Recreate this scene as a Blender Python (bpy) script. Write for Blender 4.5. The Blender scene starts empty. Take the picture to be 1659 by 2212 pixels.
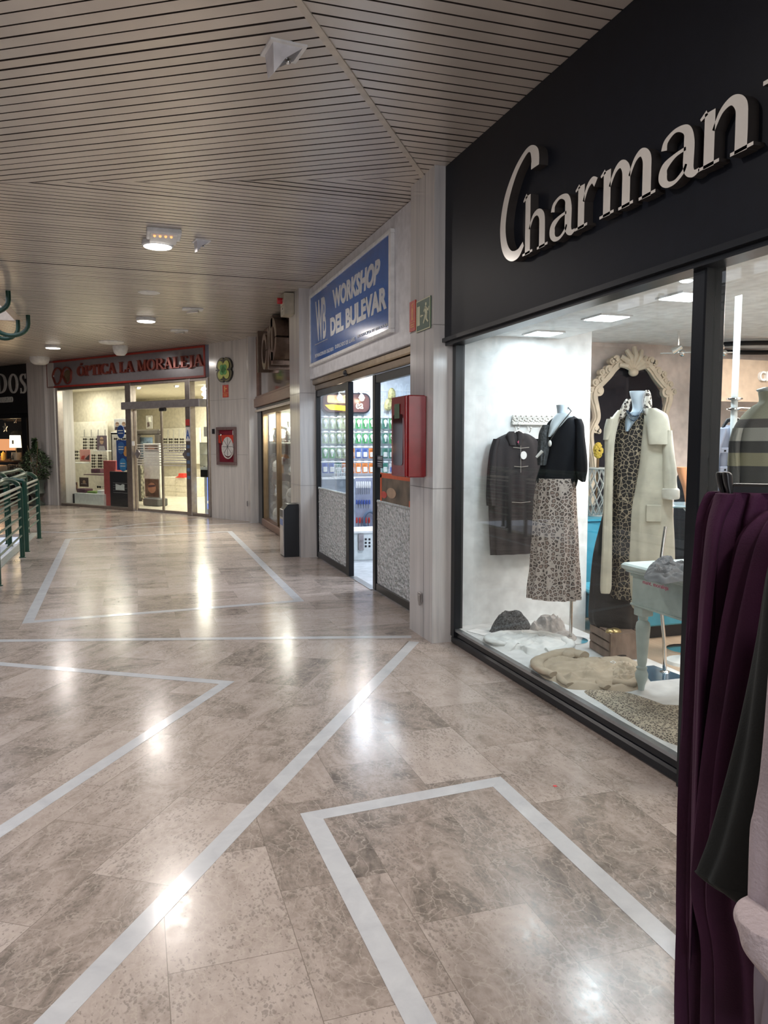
import bpy, bmesh, math, random
from mathutils import Vector, Matrix, noise
from mathutils.geometry import tessellate_polygon
SC = bpy.context.scene
COL = SC.collection
PI = math.pi
# ------------------------------------------------------------------ camera
F, CX, CY, HZ, VPX, EYE = 1680., 829.5, 1106., 958., 288., 1.5
PITCH = math.atan((CY-HZ)/F)
YAW = math.atan((CX-VPX)/(F/math.cos(PITCH)))
cd = bpy.data.cameras.new('camera')
cd.sensor_fit = 'HORIZONTAL'; cd.sensor_width = 36; cd.lens = F/1659*36
cd.clip_start = .05
cam = bpy.data.objects.new('camera', cd); COL.objects.link(cam)
cam.location = (0, 0, EYE); cam.rotation_euler = (PI/2-PITCH, 0, -YAW)
SC.camera = cam
SC.view_settings.view_transform = 'Standard'
SC.view_settings.look = 'None'
SC.view_settings.gamma = 1
SC.view_settings.exposure = 0.1
SC.cycles.use_denoising = True
SC.cycles.max_bounces = 9
SC.cycles.diffuse_bounces = 4
SC.cycles.glossy_bounces = 5
SC.cycles.transmission_bounces = 6
SC.cycles.transparent_max_bounces = 24
SC.cycles.sample_clamp_indirect = 4
SC.cycles.caustics_reflective = False
SC.cycles.caustics_refractive = False
# ------------------------------------------------------------------ world: overcast daylight above the open stairwell
w = bpy.data.worlds.new('sky'); SC.world = w; w.use_nodes = True
w.node_tree.nodes['Background'].inputs[0].default_value = (.80, .86, 1, 1)
w.node_tree.nodes['Background'].inputs[1].default_value = .8
CZ = 3.48

def light(name, kind, loc, power, color=(1, 1, 1), size=.3, size_y=None, rot=(0, 0, 0), spread=None, shape=None, vis=True):
    l = bpy.data.lights.new(name, kind); l.energy = power; l.color = color
    if kind == 'AREA':
        l.size = size
        l.shape = shape or ('RECTANGLE' if size_y else 'DISK')
        if size_y: l.size_y = size_y
        if spread: l.spread = spread
    elif kind in ('POINT', 'SPOT'):
        l.shadow_soft_size = size
    o = bpy.data.objects.new(name, l); COL.objects.link(o)
    o.location = loc; o.rotation_euler = rot
    return o
WARM = (1, .84, .66); NEU = (1, .93, .87); COOL = (.80, .91, 1); 
# daylight through the skylight over the stairwell
light('skylight_daylight', 'AREA', (-3.9, 8.5, 6.9), 300, (.86, .92, 1), 4.2, 10)
# downlights of the corridor (their trims and diffusers are built with the ceiling)
DOWN = [(.28, 8.15), (.245, 13.1), (-1.5, 17.3), (.3, 3.0), (.9, -.6), (-1.6, 2.2), (-4.6, 16.8)]
for x, y in DOWN:
    light('downlight_lamp', 'AREA', (x, y, CZ-.075), 26, NEU, .28)
light('corridor_fill', 'AREA', (-1.0, -4.6, 2.4), 125, (.9, .93, 1), 3.0, 1.8, rot=(PI/2, 0, 0))  # added fill behind the camera, no daylight opening there
# shop interiors: ceiling panels, plus an added fill light
light('display_panel_lamp', 'AREA', (2.85, 5.1, 2.285), 3, COOL, .2, .2)
light('display_panel_lamp', 'AREA', (2.88, 4.35, 2.285), 9, COOL, .2, .2)
light('display_panel_lamp', 'AREA', (2.88, 3.6, 2.285), 8, COOL, .2, .2)
light('boutique_interior_light', 'AREA', (4.7, 4.4, 2.42), 75, (1, .86, .78), 1.2, 1.2)
light('boutique_interior_light', 'AREA', (3.55, 4.0, 2.42), 27, (.88, .94, 1), .7, 1.6)  # fill light added to brighten the interior, no fitting behind it
light('boutique_interior_light', 'AREA', (4.2, 2.0, 2.42), 45, (1, .93, .88), 1.2, 1.2)
light('workshop_ceiling_lamp', 'AREA', (3.3, 10.4, 2.60), 60, (.80, .88, 1), 1.0, .35)
light('workshop_ceiling_lamp', 'AREA', (3.3, 7.8, 2.60), 60, (.80, .88, 1), 1.0, .35)
light('showcase_lamp', 'AREA', (2.62, 13.2, 2.09), 260, (1, .96, .86), .5, 2.6)
# ------------------------------------------------------------------ picture -> place helpers (used to measure the place)
def ray(x, y):
    a = (x-CX)/F; b = -(y-CY)/F
    fy = math.cos(PITCH)+b*math.sin(PITCH); fz = -math.sin(PITCH)+b*math.cos(PITCH)
    c, s = math.cos(YAW), math.sin(YAW)
    return Vector((a*c+fy*s, -a*s+fy*c, fz))
def onz(x, y, z=0.):
    r = ray(x, y); t = (z-EYE)/r.z
    return Vector((r.x*t, r.y*t, z))
def onx(x, y, X):
    r = ray(x, y); t = X/r.x
    return Vector((X, r.y*t, EYE+r.z*t))
class Fr:
    """vertical frame: s runs along e, d towards the viewer's side, z up"""
    def __init__(self, O, e, n=None):
        self.O = Vector((O[0], O[1])); self.e = Vector((e[0], e[1])).normalized()
        self.n = Vector(n) if n else Vector((self.e.y, -self.e.x))
    def W(self, s, d, z):
        p = self.O+self.e*s+self.n*d
        return Vector((p.x, p.y, z))
    def px(self, x, y, d=0.):
        r = ray(x, y); O = self.O+self.n*d
        det = r.x*(-self.e.y)+self.e.x*r.y
        t = (O.x*(-self.e.y)+self.e.x*O.y)/det
        p = Vector((r.x*t, r.y*t))-O
        return p.dot(self.e), EYE+r.z*t
WD = Fr((0, 0), (1, 0), (0, 1))
FR = Fr((0, 0), (0, -1), (-1, 0))            # right-hand wall: s=-y, d=-x
OA = Vector((-1.735, 20.5)); OB = Vector((1.5, 16.2))
FO = Fr(OA, OB-OA)                            # optician's wall
MA = Vector((1.483, 16.05)); MB_ = Vector((2.104, 15.0))
FM = Fr(MA, MB_-MA)                           # marble wall beside it
# ------------------------------------------------------------------ materials
MATS = {}
def nd(nt, t, **k):
    n = nt.nodes.new(t)
    for a, v in k.items(): setattr(n, a, v)
    return n
def ramp(nt, stops, interp='LINEAR'):
    r = nd(nt, 'ShaderNodeValToRGB'); e = r.color_ramp.elements
    r.color_ramp.interpolation = interp
    while len(e) < len(stops): e.new(.5)
    for q, (p, c) in zip(e, stops): q.position = p; q.color = (*c, 1) if len(c) == 3 else c
    return r
def M(name, col=(.5, .5, .5), rough=.5, metal=0., var=.06, scale=12., bump=0., bscale=60., spec=.5, emit=None, es=0., stretch=None, sheen=0., trans=0., coat=0.):
    if name in MATS: return MATS[name]
    m = bpy.data.materials.new(name); m.use_nodes = True; MATS[name] = m
    nt = m.node_tree; b = nt.nodes['Principled BSDF']
    tc = nd(nt, 'ShaderNodeTexCoord'); mp = nd(nt, 'ShaderNodeMapping')
    nt.links.new(tc.outputs['Object'], mp.inputs[0])
    if stretch: mp.inputs['Scale'].default_value = stretch
    n = nd(nt, 'ShaderNodeTexNoise'); n.inputs['Scale'].default_value = scale; n.inputs['Detail'].default_value = 5
    nt.links.new(mp.outputs[0], n.inputs['Vector'])
    lo = tuple(max(0, c*(1-var*2)) for c in col); hi = tuple(min(1, c*(1+var*2)) for c in col)
    r = ramp(nt, [(.3, lo), (.7, hi)]); nt.links.new(n.outputs['Fac'], r.inputs[0])
    nt.links.new(r.outputs[0], b.inputs['Base Color'])
    b.inputs['Roughness'].default_value = rough; b.inputs['Metallic'].default_value = metal
    b.inputs['Specular IOR Level'].default_value = spec
    if sheen: b.inputs['Sheen Weight'].default_value = sheen
    if trans: b.inputs['Transmission Weight'].default_value = trans
    if coat: b.inputs['Coat Weight'].default_value = coat; b.inputs['Coat Roughness'].default_value = .08
    if emit: b.inputs['Emission Color'].default_value = (*emit, 1); b.inputs['Emission Strength'].default_value = es
    if bump:
        n2 = nd(nt, 'ShaderNodeTexNoise'); n2.inputs['Scale'].default_value = bscale; n2.inputs['Detail'].default_value = 3
        nt.links.new(mp.outputs[0], n2.inputs['Vector'])
        bp = nd(nt, 'ShaderNodeBump'); bp.inputs['Strength'].default_value = bump; bp.inputs['Distance'].default_value = .01
        nt.links.new(n2.outputs['Fac'], bp.inputs['Height']); nt.links.new(bp.outputs[0], b.inputs['Normal'])
    return m
def glass_mat(name='clear_glass', tint=(.97, .99, .98), f0=.03, rough=.0):
    if name in MATS: return MATS[name]
    m = bpy.data.materials.new(name); m.use_nodes = True; MATS[name] = m
    nt = m.node_tree; nt.nodes.clear()
    out = nd(nt, 'ShaderNodeOutputMaterial'); mx = nd(nt, 'ShaderNodeMixShader')
    tr = nd(nt, 'ShaderNodeBsdfTransparent'); tr.inputs[0].default_value = (*tint, 1)
    gl = nd(nt, 'ShaderNodeBsdfGlossy'); gl.inputs['Roughness'].default_value = rough
    lw = nd(nt, 'ShaderNodeLayerWeight'); lw.inputs['Blend'].default_value = .5
    p = nd(nt, 'ShaderNodeMath', operation='POWER'); p.inputs[1].default_value = 5
    a = nd(nt, 'ShaderNodeMath', operation='MULTIPLY_ADD'); a.inputs[1].default_value = 1-f0; a.inputs[2].default_value = f0
    nt.links.new(lw.outputs['Facing'], p.inputs[0]); nt.links.new(p.outputs[0], a.inputs[0])
    nt.links.new(a.outputs[0], mx.inputs[0]); nt.links.new(tr.outputs[0], mx.inputs[1]); nt.links.new(gl.outputs[0], mx.inputs[2])
    nt.links.new(mx.outputs[0], out.inputs[0])
    return m
GLASS = glass_mat()
def emis(name, col, s):
    if name in MATS: return MATS[name]
    m = bpy.data.materials.new(name); m.use_nodes = True; MATS[name] = m
    nt = m.node_tree; nt.nodes.clear()
    out = nd(nt, 'ShaderNodeOutputMaterial'); e = nd(nt, 'ShaderNodeEmission')
    e.inputs[0].default_value = (*col, 1); e.inputs[1].default_value = s
    nt.links.new(e.outputs[0], out.inputs[0]); return m
def floor_mat(name, rot, off=(0, 0)):
    m = bpy.data.materials.new(name); m.use_nodes = True
    nt = m.node_tree; L = nt.links.new; b = nt.nodes['Principled BSDF']
    tc = nd(nt, 'ShaderNodeTexCoord'); mp = nd(nt, 'ShaderNodeMapping')
    mp.inputs['Rotation'].default_value = (0, 0, rot); mp.inputs['Location'].default_value = (off[0], off[1], 0)
    L(tc.outputs['Object'], mp.inputs[0])
    br = nd(nt, 'ShaderNodeTexBrick'); br.offset = .5; br.inputs['Scale'].default_value = 1
    br.inputs['Brick Width'].default_value = .62; br.inputs['Row Height'].default_value = .378
    br.inputs['Mortar Size'].default_value = .0011; br.inputs['Mortar Smooth'].default_value = 0
    br.inputs['Color1'].default_value = (0, 0, 0, 1); br.inputs['Color2'].default_value = (1, 1, 1, 1)
    br.inputs['Mortar'].default_value = (.5, .5, .5, 1)
    L(mp.outputs[0], br.inputs['Vector'])
    # every slab is cut from another place of the stone
    sh = nd(nt, 'ShaderNodeVectorMath', operation='SCALE'); sh.inputs['Scale'].default_value = 37
    L(br.outputs['Color'], sh.inputs[0])
    ad = nd(nt, 'ShaderNodeVectorMath', operation='ADD'); L(mp.outputs[0], ad.inputs[0]); L(sh.outputs[0], ad.inputs[1])
    n1 = nd(nt, 'ShaderNodeTexNoise'); n1.inputs['Scale'].default_value = 3.2; n1.inputs['Detail'].default_value = 9; n1.inputs['Roughness'].default_value = .68; n1.inputs['Distortion'].default_value = .9
    mp2 = nd(nt, 'ShaderNodeMapping'); mp2.inputs['Scale'].default_value = (1, 1.9, 1); mp2.inputs['Rotation'].default_value = (0, 0, .5)
    L(ad.outputs[0], mp2.inputs[0]); L(mp2.outputs[0], n1.inputs['Vector'])
    n2 = nd(nt, 'ShaderNodeTexNoise'); n2.inputs['Scale'].default_value = 34; n2.inputs['Detail'].default_value = 6; n2.inputs['Roughness'].default_value = .7
    L(ad.outputs[0], n2.inputs['Vector'])
    # tone = noise + slab tint
    t1 = nd(nt, 'ShaderNodeMath', operation='MULTIPLY_ADD'); t1.inputs[1].default_value = .38; L(br.outputs['Color'], t1.inputs[0])
    t0 = nd(nt, 'ShaderNodeMath', operation='MULTIPLY_ADD'); t0.inputs[1].default_value = 1.25; t0.inputs[2].default_value = -.23
    L(n1.outputs['Fac'], t0.inputs[0]); L(t0.outputs[0], t1.inputs[2])
    t2 = nd(nt, 'ShaderNodeMath', operation='MULTIPLY_ADD'); t2.inputs[1].default_value = .42; t2.inputs[2].default_value = -.19; L(n2.outputs['Fac'], t2.inputs[0])
    t3 = nd(nt, 'ShaderNodeMath', operation='ADD'); L(t1.outputs[0], t3.inputs[0]); L(t2.outputs[0], t3.inputs[1])
    r = ramp(nt, [(.12, (.105, .086, .072)), (.29, (.19, .156, .130)), (.44, (.305, .248, .211)), (.60, (.415, .34, .295)), (.86, (.52, .435, .385))])
    L(t3.outputs[0], r.inputs[0])
    # dark fossil flecks
    vo = nd(nt, 'ShaderNodeTexVoronoi'); vo.inputs['Scale'].default_value = 46; wv = nd(nt, 'ShaderNodeMixRGB'); wv.inputs[0].default_value = .07; L(mp2.outputs[0], wv.inputs[1]); L(n2.outputs['Color'], wv.inputs[2]); L(wv.outputs[0], vo.inputs['Vector'])
    n3 = nd(nt, 'ShaderNodeTexNoise'); n3.inputs['Scale'].default_value = 4.5; n3.inputs['Detail'].default_value = 4; L(ad.outputs[0], n3.inputs['Vector'])
    sub = nd(nt, 'ShaderNodeMath', operation='MULTIPLY_ADD'); sub.inputs[1].default_value = -1.15; sub.inputs[2].default_value = .80; L(n3.outputs['Fac'], sub.inputs[0])
    fl = nd(nt, 'ShaderNodeMath', operation='LESS_THAN'); L(vo.outputs['Distance'], fl.inputs[0]); L(sub.outputs[0], fl.inputs[1])
    fl.operation = 'SUBTRACT'; fr_ = ramp(nt, [(.0, (1, 1, 1)), (.12, (0, 0, 0))]); L(fl.outputs[0], fr_.inputs[0])
    mm = nd(nt, 'ShaderNodeMath', operation='MULTIPLY'); mm.inputs[1].default_value = .5; L(fr_.outputs[0], mm.inputs[0])
    m1 = nd(nt, 'ShaderNodeMixRGB', blend_type='MIX'); L(mm.outputs[0], m1.inputs[0]); L(r.outputs[0], m1.inputs[1]); m1.inputs[2].default_value = (.17, .145, .125, 1)
    # pale and dark veins
    nv = nd(nt, 'ShaderNodeTexNoise'); nv.inputs['Scale'].default_value = 2.6; nv.inputs['Detail'].default_value = 6; nv.inputs['Distortion'].default_value = 1.6; L(mp2.outputs[0], nv.inputs['Vector'])
    av = nd(nt, 'ShaderNodeMath', operation='SUBTRACT'); av.inputs[1].default_value = .5; L(nv.outputs['Fac'], av.inputs[0])
    ab = nd(nt, 'ShaderNodeMath', operation='ABSOLUTE'); L(av.outputs[0], ab.inputs[0])
    rv = ramp(nt, [(0, (.22, .22, .22)), (.010, (0, 0, 0))]); L(ab.outputs[0], rv.inputs[0])
    m2 = nd(nt, 'ShaderNodeMixRGB'); L(rv.outputs[0], m2.inputs[0]); L(m1.outputs[0], m2.inputs[1]); m2.inputs[2].default_value = (.66, .56, .49, 1)
    # cream network of a broken stone, only in some places
    ve = nd(nt, 'ShaderNodeTexVoronoi', feature='DISTANCE_TO_EDGE'); ve.inputs['Scale'].default_value = 9
    wn = nd(nt, 'ShaderNodeTexNoise'); wn.inputs['Scale'].default_value = 5; wn.inputs['Detail'].default_value = 5; L(ad.outputs[0], wn.inputs['Vector'])
    we = nd(nt, 'ShaderNodeMixRGB'); we.inputs[0].default_value = .35; L(mp2.outputs[0], we.inputs[1]); L(wn.outputs['Color'], we.inputs[2]); L(we.outputs[0], ve.inputs['Vector'])
    re_ = ramp(nt, [(0, (.5, .5, .5)), (.035, (0, 0, 0))]); L(ve.outputs['Distance'], re_.inputs[0])
    rm = ramp(nt, [(.48, (0, 0, 0)), (.62, (1, 1, 1))]); L(n1.outputs['Fac'], rm.inputs[0]); 
    inv = nd(nt, 'ShaderNodeMath', operation='SUBTRACT'); inv.inputs[0].default_value = 1; L(rm.outputs[0], inv.inputs[1])
    ml = nd(nt, 'ShaderNodeMath', operation='MULTIPLY'); L(re_.outputs[0], ml.inputs[0]); L(inv.outputs[0], ml.inputs[1])
    m2b = nd(nt, 'ShaderNodeMixRGB'); L(ml.outputs[0], m2b.inputs[0]); L(m2.outputs[0], m2b.inputs[1]); m2b.inputs[2].default_value = (.56, .48, .41, 1); m2 = m2b
    # joint
    m3 = nd(nt, 'ShaderNodeMixRGB'); L(br.outputs['Fac'], m3.inputs[0]); L(m2.outputs[0], m3.inputs[1]); m3.inputs[2].default_value = (.22, .18, .15, 1)
    L(m3.outputs[0], b.inputs['Base Color'])
    b.inputs['Roughness'].default_value = .14
    rr = ramp(nt, [(.3, (.14, .14, .14)), (.7, (.26, .26, .26))]); L(n2.outputs['Fac'], rr.inputs[0]); L(rr.outputs[0], b.inputs['Roughness'])
    bp = nd(nt, 'ShaderNodeBump'); bp.inputs['Strength'].default_value = .05; bp.inputs['Distance'].default_value = .004
    nb = nd(nt, 'ShaderNodeTexNoise'); nb.inputs['Scale'].default_value = 9; L(tc.outputs['Object'], nb.inputs['Vector'])
    L(nb.outputs['Fac'], bp.inputs['Height']); L(bp.outputs[0], b.inputs['Normal'])
    b.inputs['Specular IOR Level'].default_value = .6
    return m
def marble_mat(name, col=(.55, .53, .52), vein=(.38, .38, .39), stretch=(9, 9, .5), rough=.16):
    m = M(name, col, rough, var=0); nt = m.node_tree; L = nt.links.new; b = nt.nodes['Principled BSDF']
    tc = nd(nt, 'ShaderNodeTexCoord'); mp = nd(nt, 'ShaderNodeMapping'); mp.inputs['Scale'].default_value = stretch
    L(tc.outputs['Object'], mp.inputs[0])
    n = nd(nt, 'ShaderNodeTexNoise'); n.inputs['Scale'].default_value = 1.6; n.inputs['Detail'].default_value = 8; n.inputs['Roughness'].default_value = .62; n.inputs['Distortion'].default_value = .5
    L(mp.outputs[0], n.inputs['Vector'])
    r = ramp(nt, [(.28, vein), (.45, tuple((a*.4+c*.6) for a, c in zip(vein, col))), (.6, col), (.8, tuple(min(1, c*1.12) for c in col))])
    L(n.outputs['Fac'], r.inputs[0]); L(r.outputs[0], b.inputs['Base Color'])
    return m
def leopard(name, base, ring, heart, scale, edge=False, net=False):
    m = M(name, base, .75, var=0); nt = m.node_tree; L = nt.links.new; b = nt.nodes['Principled BSDF']
    tc = nd(nt, 'ShaderNodeTexCoord'); mp = nd(nt, 'ShaderNodeMapping'); L(tc.outputs['Object'], mp.inputs[0])
    n = nd(nt, 'ShaderNodeTexNoise'); n.inputs['Scale'].default_value = scale*1.3; L(mp.outputs[0], n.inputs['Vector'])
    mx = nd(nt, 'ShaderNodeMixRGB'); mx.inputs[0].default_value = .25/scale; L(mp.outputs[0], mx.inputs[1]); L(n.outputs['Color'], mx.inputs[2])
    v = nd(nt, 'ShaderNodeTexVoronoi', feature='DISTANCE_TO_EDGE' if (edge or net) else 'F1'); v.inputs['Scale'].default_value = scale; v.inputs['Randomness'].default_value = .8
    L(mx.outputs[0], v.inputs['Vector'])
    if net: r = ramp(nt, [(0, base), (.12, base), (.15, ring), (.25, ring), (.30, heart)])
    elif edge: r = ramp(nt, [(0, base), (.03, base), (.075, ring), (.34, ring), (.5, heart)])
    else: r = ramp(nt, [(0, heart), (.24, heart), (.30, ring), (.43, ring), (.50, base)])
    L(v.outputs['Distance'], r.inputs[0]); L(r.outputs[0], b.inputs['Base Color'])
    return m
def wood_mat(name, a, b_, rough=.5, stretch=(2, 2, 14)):
    m = M(name, a, rough, var=0); nt = m.node_tree; L = nt.links.new; b = nt.nodes['Principled BSDF']
    tc = nd(nt, 'ShaderNodeTexCoord'); mp = nd(nt, 'ShaderNodeMapping'); mp.inputs['Scale'].default_value = stretch; L(tc.outputs['Object'], mp.inputs[0])
    n = nd(nt, 'ShaderNodeTexNoise'); n.inputs['Scale'].default_value = 3; n.inputs['Detail'].default_value = 7; n.inputs['Distortion'].default_value = .6; L(mp.outputs[0], n.inputs['Vector'])
    r = ramp(nt, [(.3, a), (.7, b_)]); L(n.outputs['Fac'], r.inputs[0]); L(r.outputs[0], b.inputs['Base Color']); return m
# ------------------------------------------------------------------ mesh builder
class B:
    def __init__(self): self.v = []; self.f = []; self.mi = []; self.cur = 0
    def add(self, vs, fs):
        o = len(self.v); self.v += [Vector(p) for p in vs]
        self.f += [tuple(i+o for i in f) for f in fs]; self.mi += [self.cur]*len(fs); return self
    def box(self, fr, s0, s1, d0, d1, z0, z1, tilt=0.):
        P = [fr.W(s, d, z) for z in (z0, z1) for s, d in ((s0, d0), (s1, d0), (s1, d1), (s0, d1))]
        return self.add(P, [(0, 3, 2, 1), (4, 5, 6, 7), (0, 1, 5, 4), (1, 2, 6, 5), (2, 3, 7, 6), (3, 0, 4, 7)])
    def bev(self, fr, s0, s1, d0, d1, z0, z1, r=.01):
        """box with chamfered vertical and horizontal edges"""
        vs = []; 
        L = [(z0, r), (z0+r, 0), (z1-r, 0), (z1, r)]
        for z, k in L:
            a0, a1, b0, b1 = s0+k, s1-k, d0+(k if d1 > d0 else -k), d1-(k if d1 > d0 else -k)
            rr = r if d1 > d0 else -r
            for s, d in ((a0+r, b0), (a1-r, b0), (a1, b0+rr), (a1, b1-rr), (a1-r, b1), (a0+r, b1), (a0, b1-rr), (a0, b0+rr)): vs.append(fr.W(s, d, z))
        fs = [tuple(range(7, -1, -1)), tuple(range(24, 32))]
        for k in range(3):
            for i in range(8): fs.append((k*8+i, k*8+(i+1) % 8, (k+1)*8+(i+1) % 8, (k+1)*8+i))
        return self.add(vs, fs)
    def prism(self, fr, poly, d0, d1):
        """poly of (s,z) extruded from d0 to d1"""
        n = len(poly)
        tr = tessellate_polygon([[Vector((a, b, 0)) for a, b in poly]])
        vs = [fr.W(a, d0, b) for a, b in poly]+[fr.W(a, d1, b) for a, b in poly]
        fs = [tuple(t) for t in tr]+[tuple(i+n for i in reversed(t)) for t in tr]
        fs += [(i, (i+1) % n, n+(i+1) % n, n+i) for i in range(n)]
        return self.add(vs, fs)
    def slab(self, poly, z0, z1):
        n = len(poly); tr = tessellate_polygon([[Vector((p[0], p[1], 0)) for p in poly]])
        vs = [(p[0], p[1], z0) for p in poly]+[(p[0], p[1], z1) for p in poly]
        fs = [tuple(t) for t in tr]+[tuple(i+n for i in reversed(t)) for t in tr]
        fs += [(i, (i+1) % n, n+(i+1) % n, n+i) for i in range(n)]
        return self.add(vs, fs)
    def tube(self, pts, r, seg=10, closed=False, caps=True):
        pts = [Vector(p) for p in pts]; n = len(pts); rs = r if isinstance(r, (list, tuple)) else [r]*n
        vs = []; up = None
        for i, p in enumerate(pts):
            a = pts[(i-1) % n] if (closed or i > 0) else p; b = pts[(i+1) % n] if (closed or i < n-1) else p
            t = (b-a).normalized() if (b-a).length > 1e-9 else Vector((0, 0, 1))
            if up is None: up = Vector((0, 0, 1)) if abs(t.z) < .9 else Vector((1, 0, 0))
            x = up.cross(t)
            if x.length < 1e-6: x = Vector((1, 0, 0)).cross(t)
            x.normalize(); y = t.cross(x).normalized(); up = y
            for k in range(seg):
                an = 2*PI*k/seg; vs.append(p+(x*math.cos(an)+y*math.sin(an))*rs[i])
        fs = []
        for i in range(n if closed else n-1):
            j = (i+1) % n
            for k in range(seg): fs.append((i*seg+k, i*seg+(k+1) % seg, j*seg+(k+1) % seg, j*seg+k))
        if caps and not closed: fs += [tuple(range(seg-1, -1, -1)), tuple((n-1)*seg+k for k in range(seg))]
        return self.add(vs, fs)
    def lathe(self, c, prof, seg=24, sx=1., sy=1.):
        c = Vector(c); vs = []
        for r, z in prof:
            for k in range(seg):
                a = 2*PI*k/seg; vs.append((c.x+r*sx*math.cos(a), c.y+r*sy*math.sin(a), c.z+z))
        fs = []; n = len(prof)
        for i in range(n-1):
            for k in range(seg): fs.append((i*seg+k, i*seg+(k+1) % seg, (i+1)*seg+(k+1) % seg, (i+1)*seg+k))
        fs += [tuple(range(seg-1, -1, -1)), tuple((n-1)*seg+k for k in range(seg))]
        return self.add(vs, fs)
    def ball(self, c, r, seg=14, rings=9):
        rr = r if isinstance(r, (tuple, list)) else (r, r, r)
        vs = []; 
        for i in range(1, rings):
            t = PI*i/rings
            for k in range(seg):
                a = 2*PI*k/seg; vs.append((c[0]+rr[0]*math.sin(t)*math.cos(a), c[1]+rr[1]*math.sin(t)*math.sin(a), c[2]+rr[2]*math.cos(t)))
        fs = []
        for i in range(rings-2):
            for k in range(seg): fs.append((i*seg+k, (i+1)*seg+k, (i+1)*seg+(k+1) % seg, i*seg+(k+1) % seg))
        t = len(vs); vs += [(c[0], c[1], c[2]+rr[2]), (c[0], c[1], c[2]-rr[2])]
        for k in range(seg):
            fs.append((t, k, (k+1) % seg)); fs.append((t+1, (rings-2)*seg+(k+1) % seg, (rings-2)*seg+k))
        return self.add(vs, fs)
    def disc(self, fr, s, z, d0, d1, rs, rz, seg=24, a0=0):
        return self.prism(fr, [(s+rs*math.cos(a0+2*PI*k/seg), z+rz*math.sin(a0+2*PI*k/seg)) for k in range(seg)], d0, d1)
    def loft(self, rings, caps=True):
        n = len(rings[0]); vs = [p for r in rings for p in r]; fs = []
        for i in range(len(rings)-1):
            for k in range(n): fs.append((i*n+k, i*n+(k+1) % n, (i+1)*n+(k+1) % n, (i+1)*n+k))
        if caps: fs += [tuple(range(n-1, -1, -1)), tuple((len(rings)-1)*n+k for k in range(n))]
        return self.add(vs, fs)
    def cloth(self, fr, rows, dep, folds=0, amp=0., d=0., M_=36, N=72, seed=0, tw=1., world=False, sharp=1.):
        """garment-like body: rows of (pixel y, x left, x right) or, with world, (z, s left, s right); dep = half depth"""
        R = []
        for r in rows:
            if world: z, a, b = r[0], r[1], r[2]
            else:
                a, z1 = fr.px(r[1], r[0], d); b, z2 = fr.px(r[2], r[0], d); z = (z1+z2)/2
            dd = r[3] if len(r) > 3 else (dep if not callable(dep) else dep(z))
            R.append((z, (a+b)/2, (b-a)/2, dd))
        rings = []
        nR = len(R)-1
        for i in range(M_+1):
            t = i/M_*nR; k = min(int(t), nR-1); u = t-k
            p0, p1, p2, p3 = R[max(k-1, 0)], R[k], R[k+1], R[min(k+2, nR)]
            q = []
            for c in range(4):
                h = .5*((2*p1[c])+(-p0[c]+p2[c])*u+(2*p0[c]-5*p1[c]+4*p2[c]-p3[c])*u*u+(-p0[c]+3*p1[c]-3*p2[c]+p3[c])*u**3)
                q.append(h)
            z, c0, hw, dd = q[0], q[1], abs(q[2]), abs(q[3]); f = i/M_
            ring = []
            for j in range(N):
                a = 2*PI*j/N; cs, sn = math.cos(a), math.sin(a)
                am = amp*(f**tw)
                w_ = math.sin(folds*a+seed+noise.noise(Vector((seed, f*2.5, cs)))*2.6) if folds else 0
                ns = noise.noise(Vector((cs*1.7+seed, sn*1.7, z*5)))
                rr = 1+(am*w_+.25*amp*ns)/max(hw, .02)
                rd = 1+(am*w_*.8+.5*amp*ns)/max(dd, .02)*.7
                ring.append(fr.W(c0+hw*cs*rr, d+dd*sn*rd, z+.0*ns))
            rings.append(ring)
        return self.loft(rings)
    def pile(self, outline, z0, h, seed=0, na=120, nr=34, fr_=6., rough=.35, edge=.012):
        """crumpled cloth lying on a surface: outline of (x,y)"""
        P = [Vector(p) for p in outline]; n = len(P)
        c = sum(P, Vector((0, 0)))/n
        ang = []
        per = [(P[(i+1) % n]-P[i]).length for i in range(n)]; T = sum(per)
        bd = []
        for k in range(na):
            t = T*k/na; i = 0
            while t > per[i]: t -= per[i]; i = (i+1) % n
            u = t/per[i]; p0, p1, p2, p3 = P[i-1], P[i], P[(i+1) % n], P[(i+2) % n]
            bd.append(.5*((2*p1)+(-p0+p2)*u+(2*p0-5*p1+4*p2-p3)*u*u+(-p0+3*p1-3*p2+p3)*u**3))
        vs = []; 
        for i in range(nr+1):
            f = i/nr
            for k in range(na):
                p = c+(bd[k]-c)*f
                q = Vector((p.x*fr_+seed*7.3, p.y*fr_, seed))
                q = q+Vector((noise.noise(q*.8), noise.noise(q*.8+Vector((9, 0, 0))), 0))*.7
                rid = max(0, 1-abs(noise.noise(q))*2.2)
                rid2 = max(0, 1-abs(noise.noise(q*1.9+Vector((5, 1, 0))))*2.2)
                env = (1-f**4)
                z = z0+edge*min(1, (1-f)*8)+h*env*((1-rough)*(1-f*f)**.5+rough*(.75*rid+.3*rid2))
                if i == nr: z = z0
                vs.append((p.x, p.y, z))
        fs = []
        for i in range(nr):
            for k in range(na):
                if i == 0: 
                    continue
                fs.append((i*na+k, (i+1)*na+k, (i+1)*na+(k+1) % na, i*na+(k+1) % na))
        fs.append(tuple(range(na, 2*na))); fs.append(tuple(nr*na+k for k in range(na-1, -1, -1)))
        return self.add(vs, fs)
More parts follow.
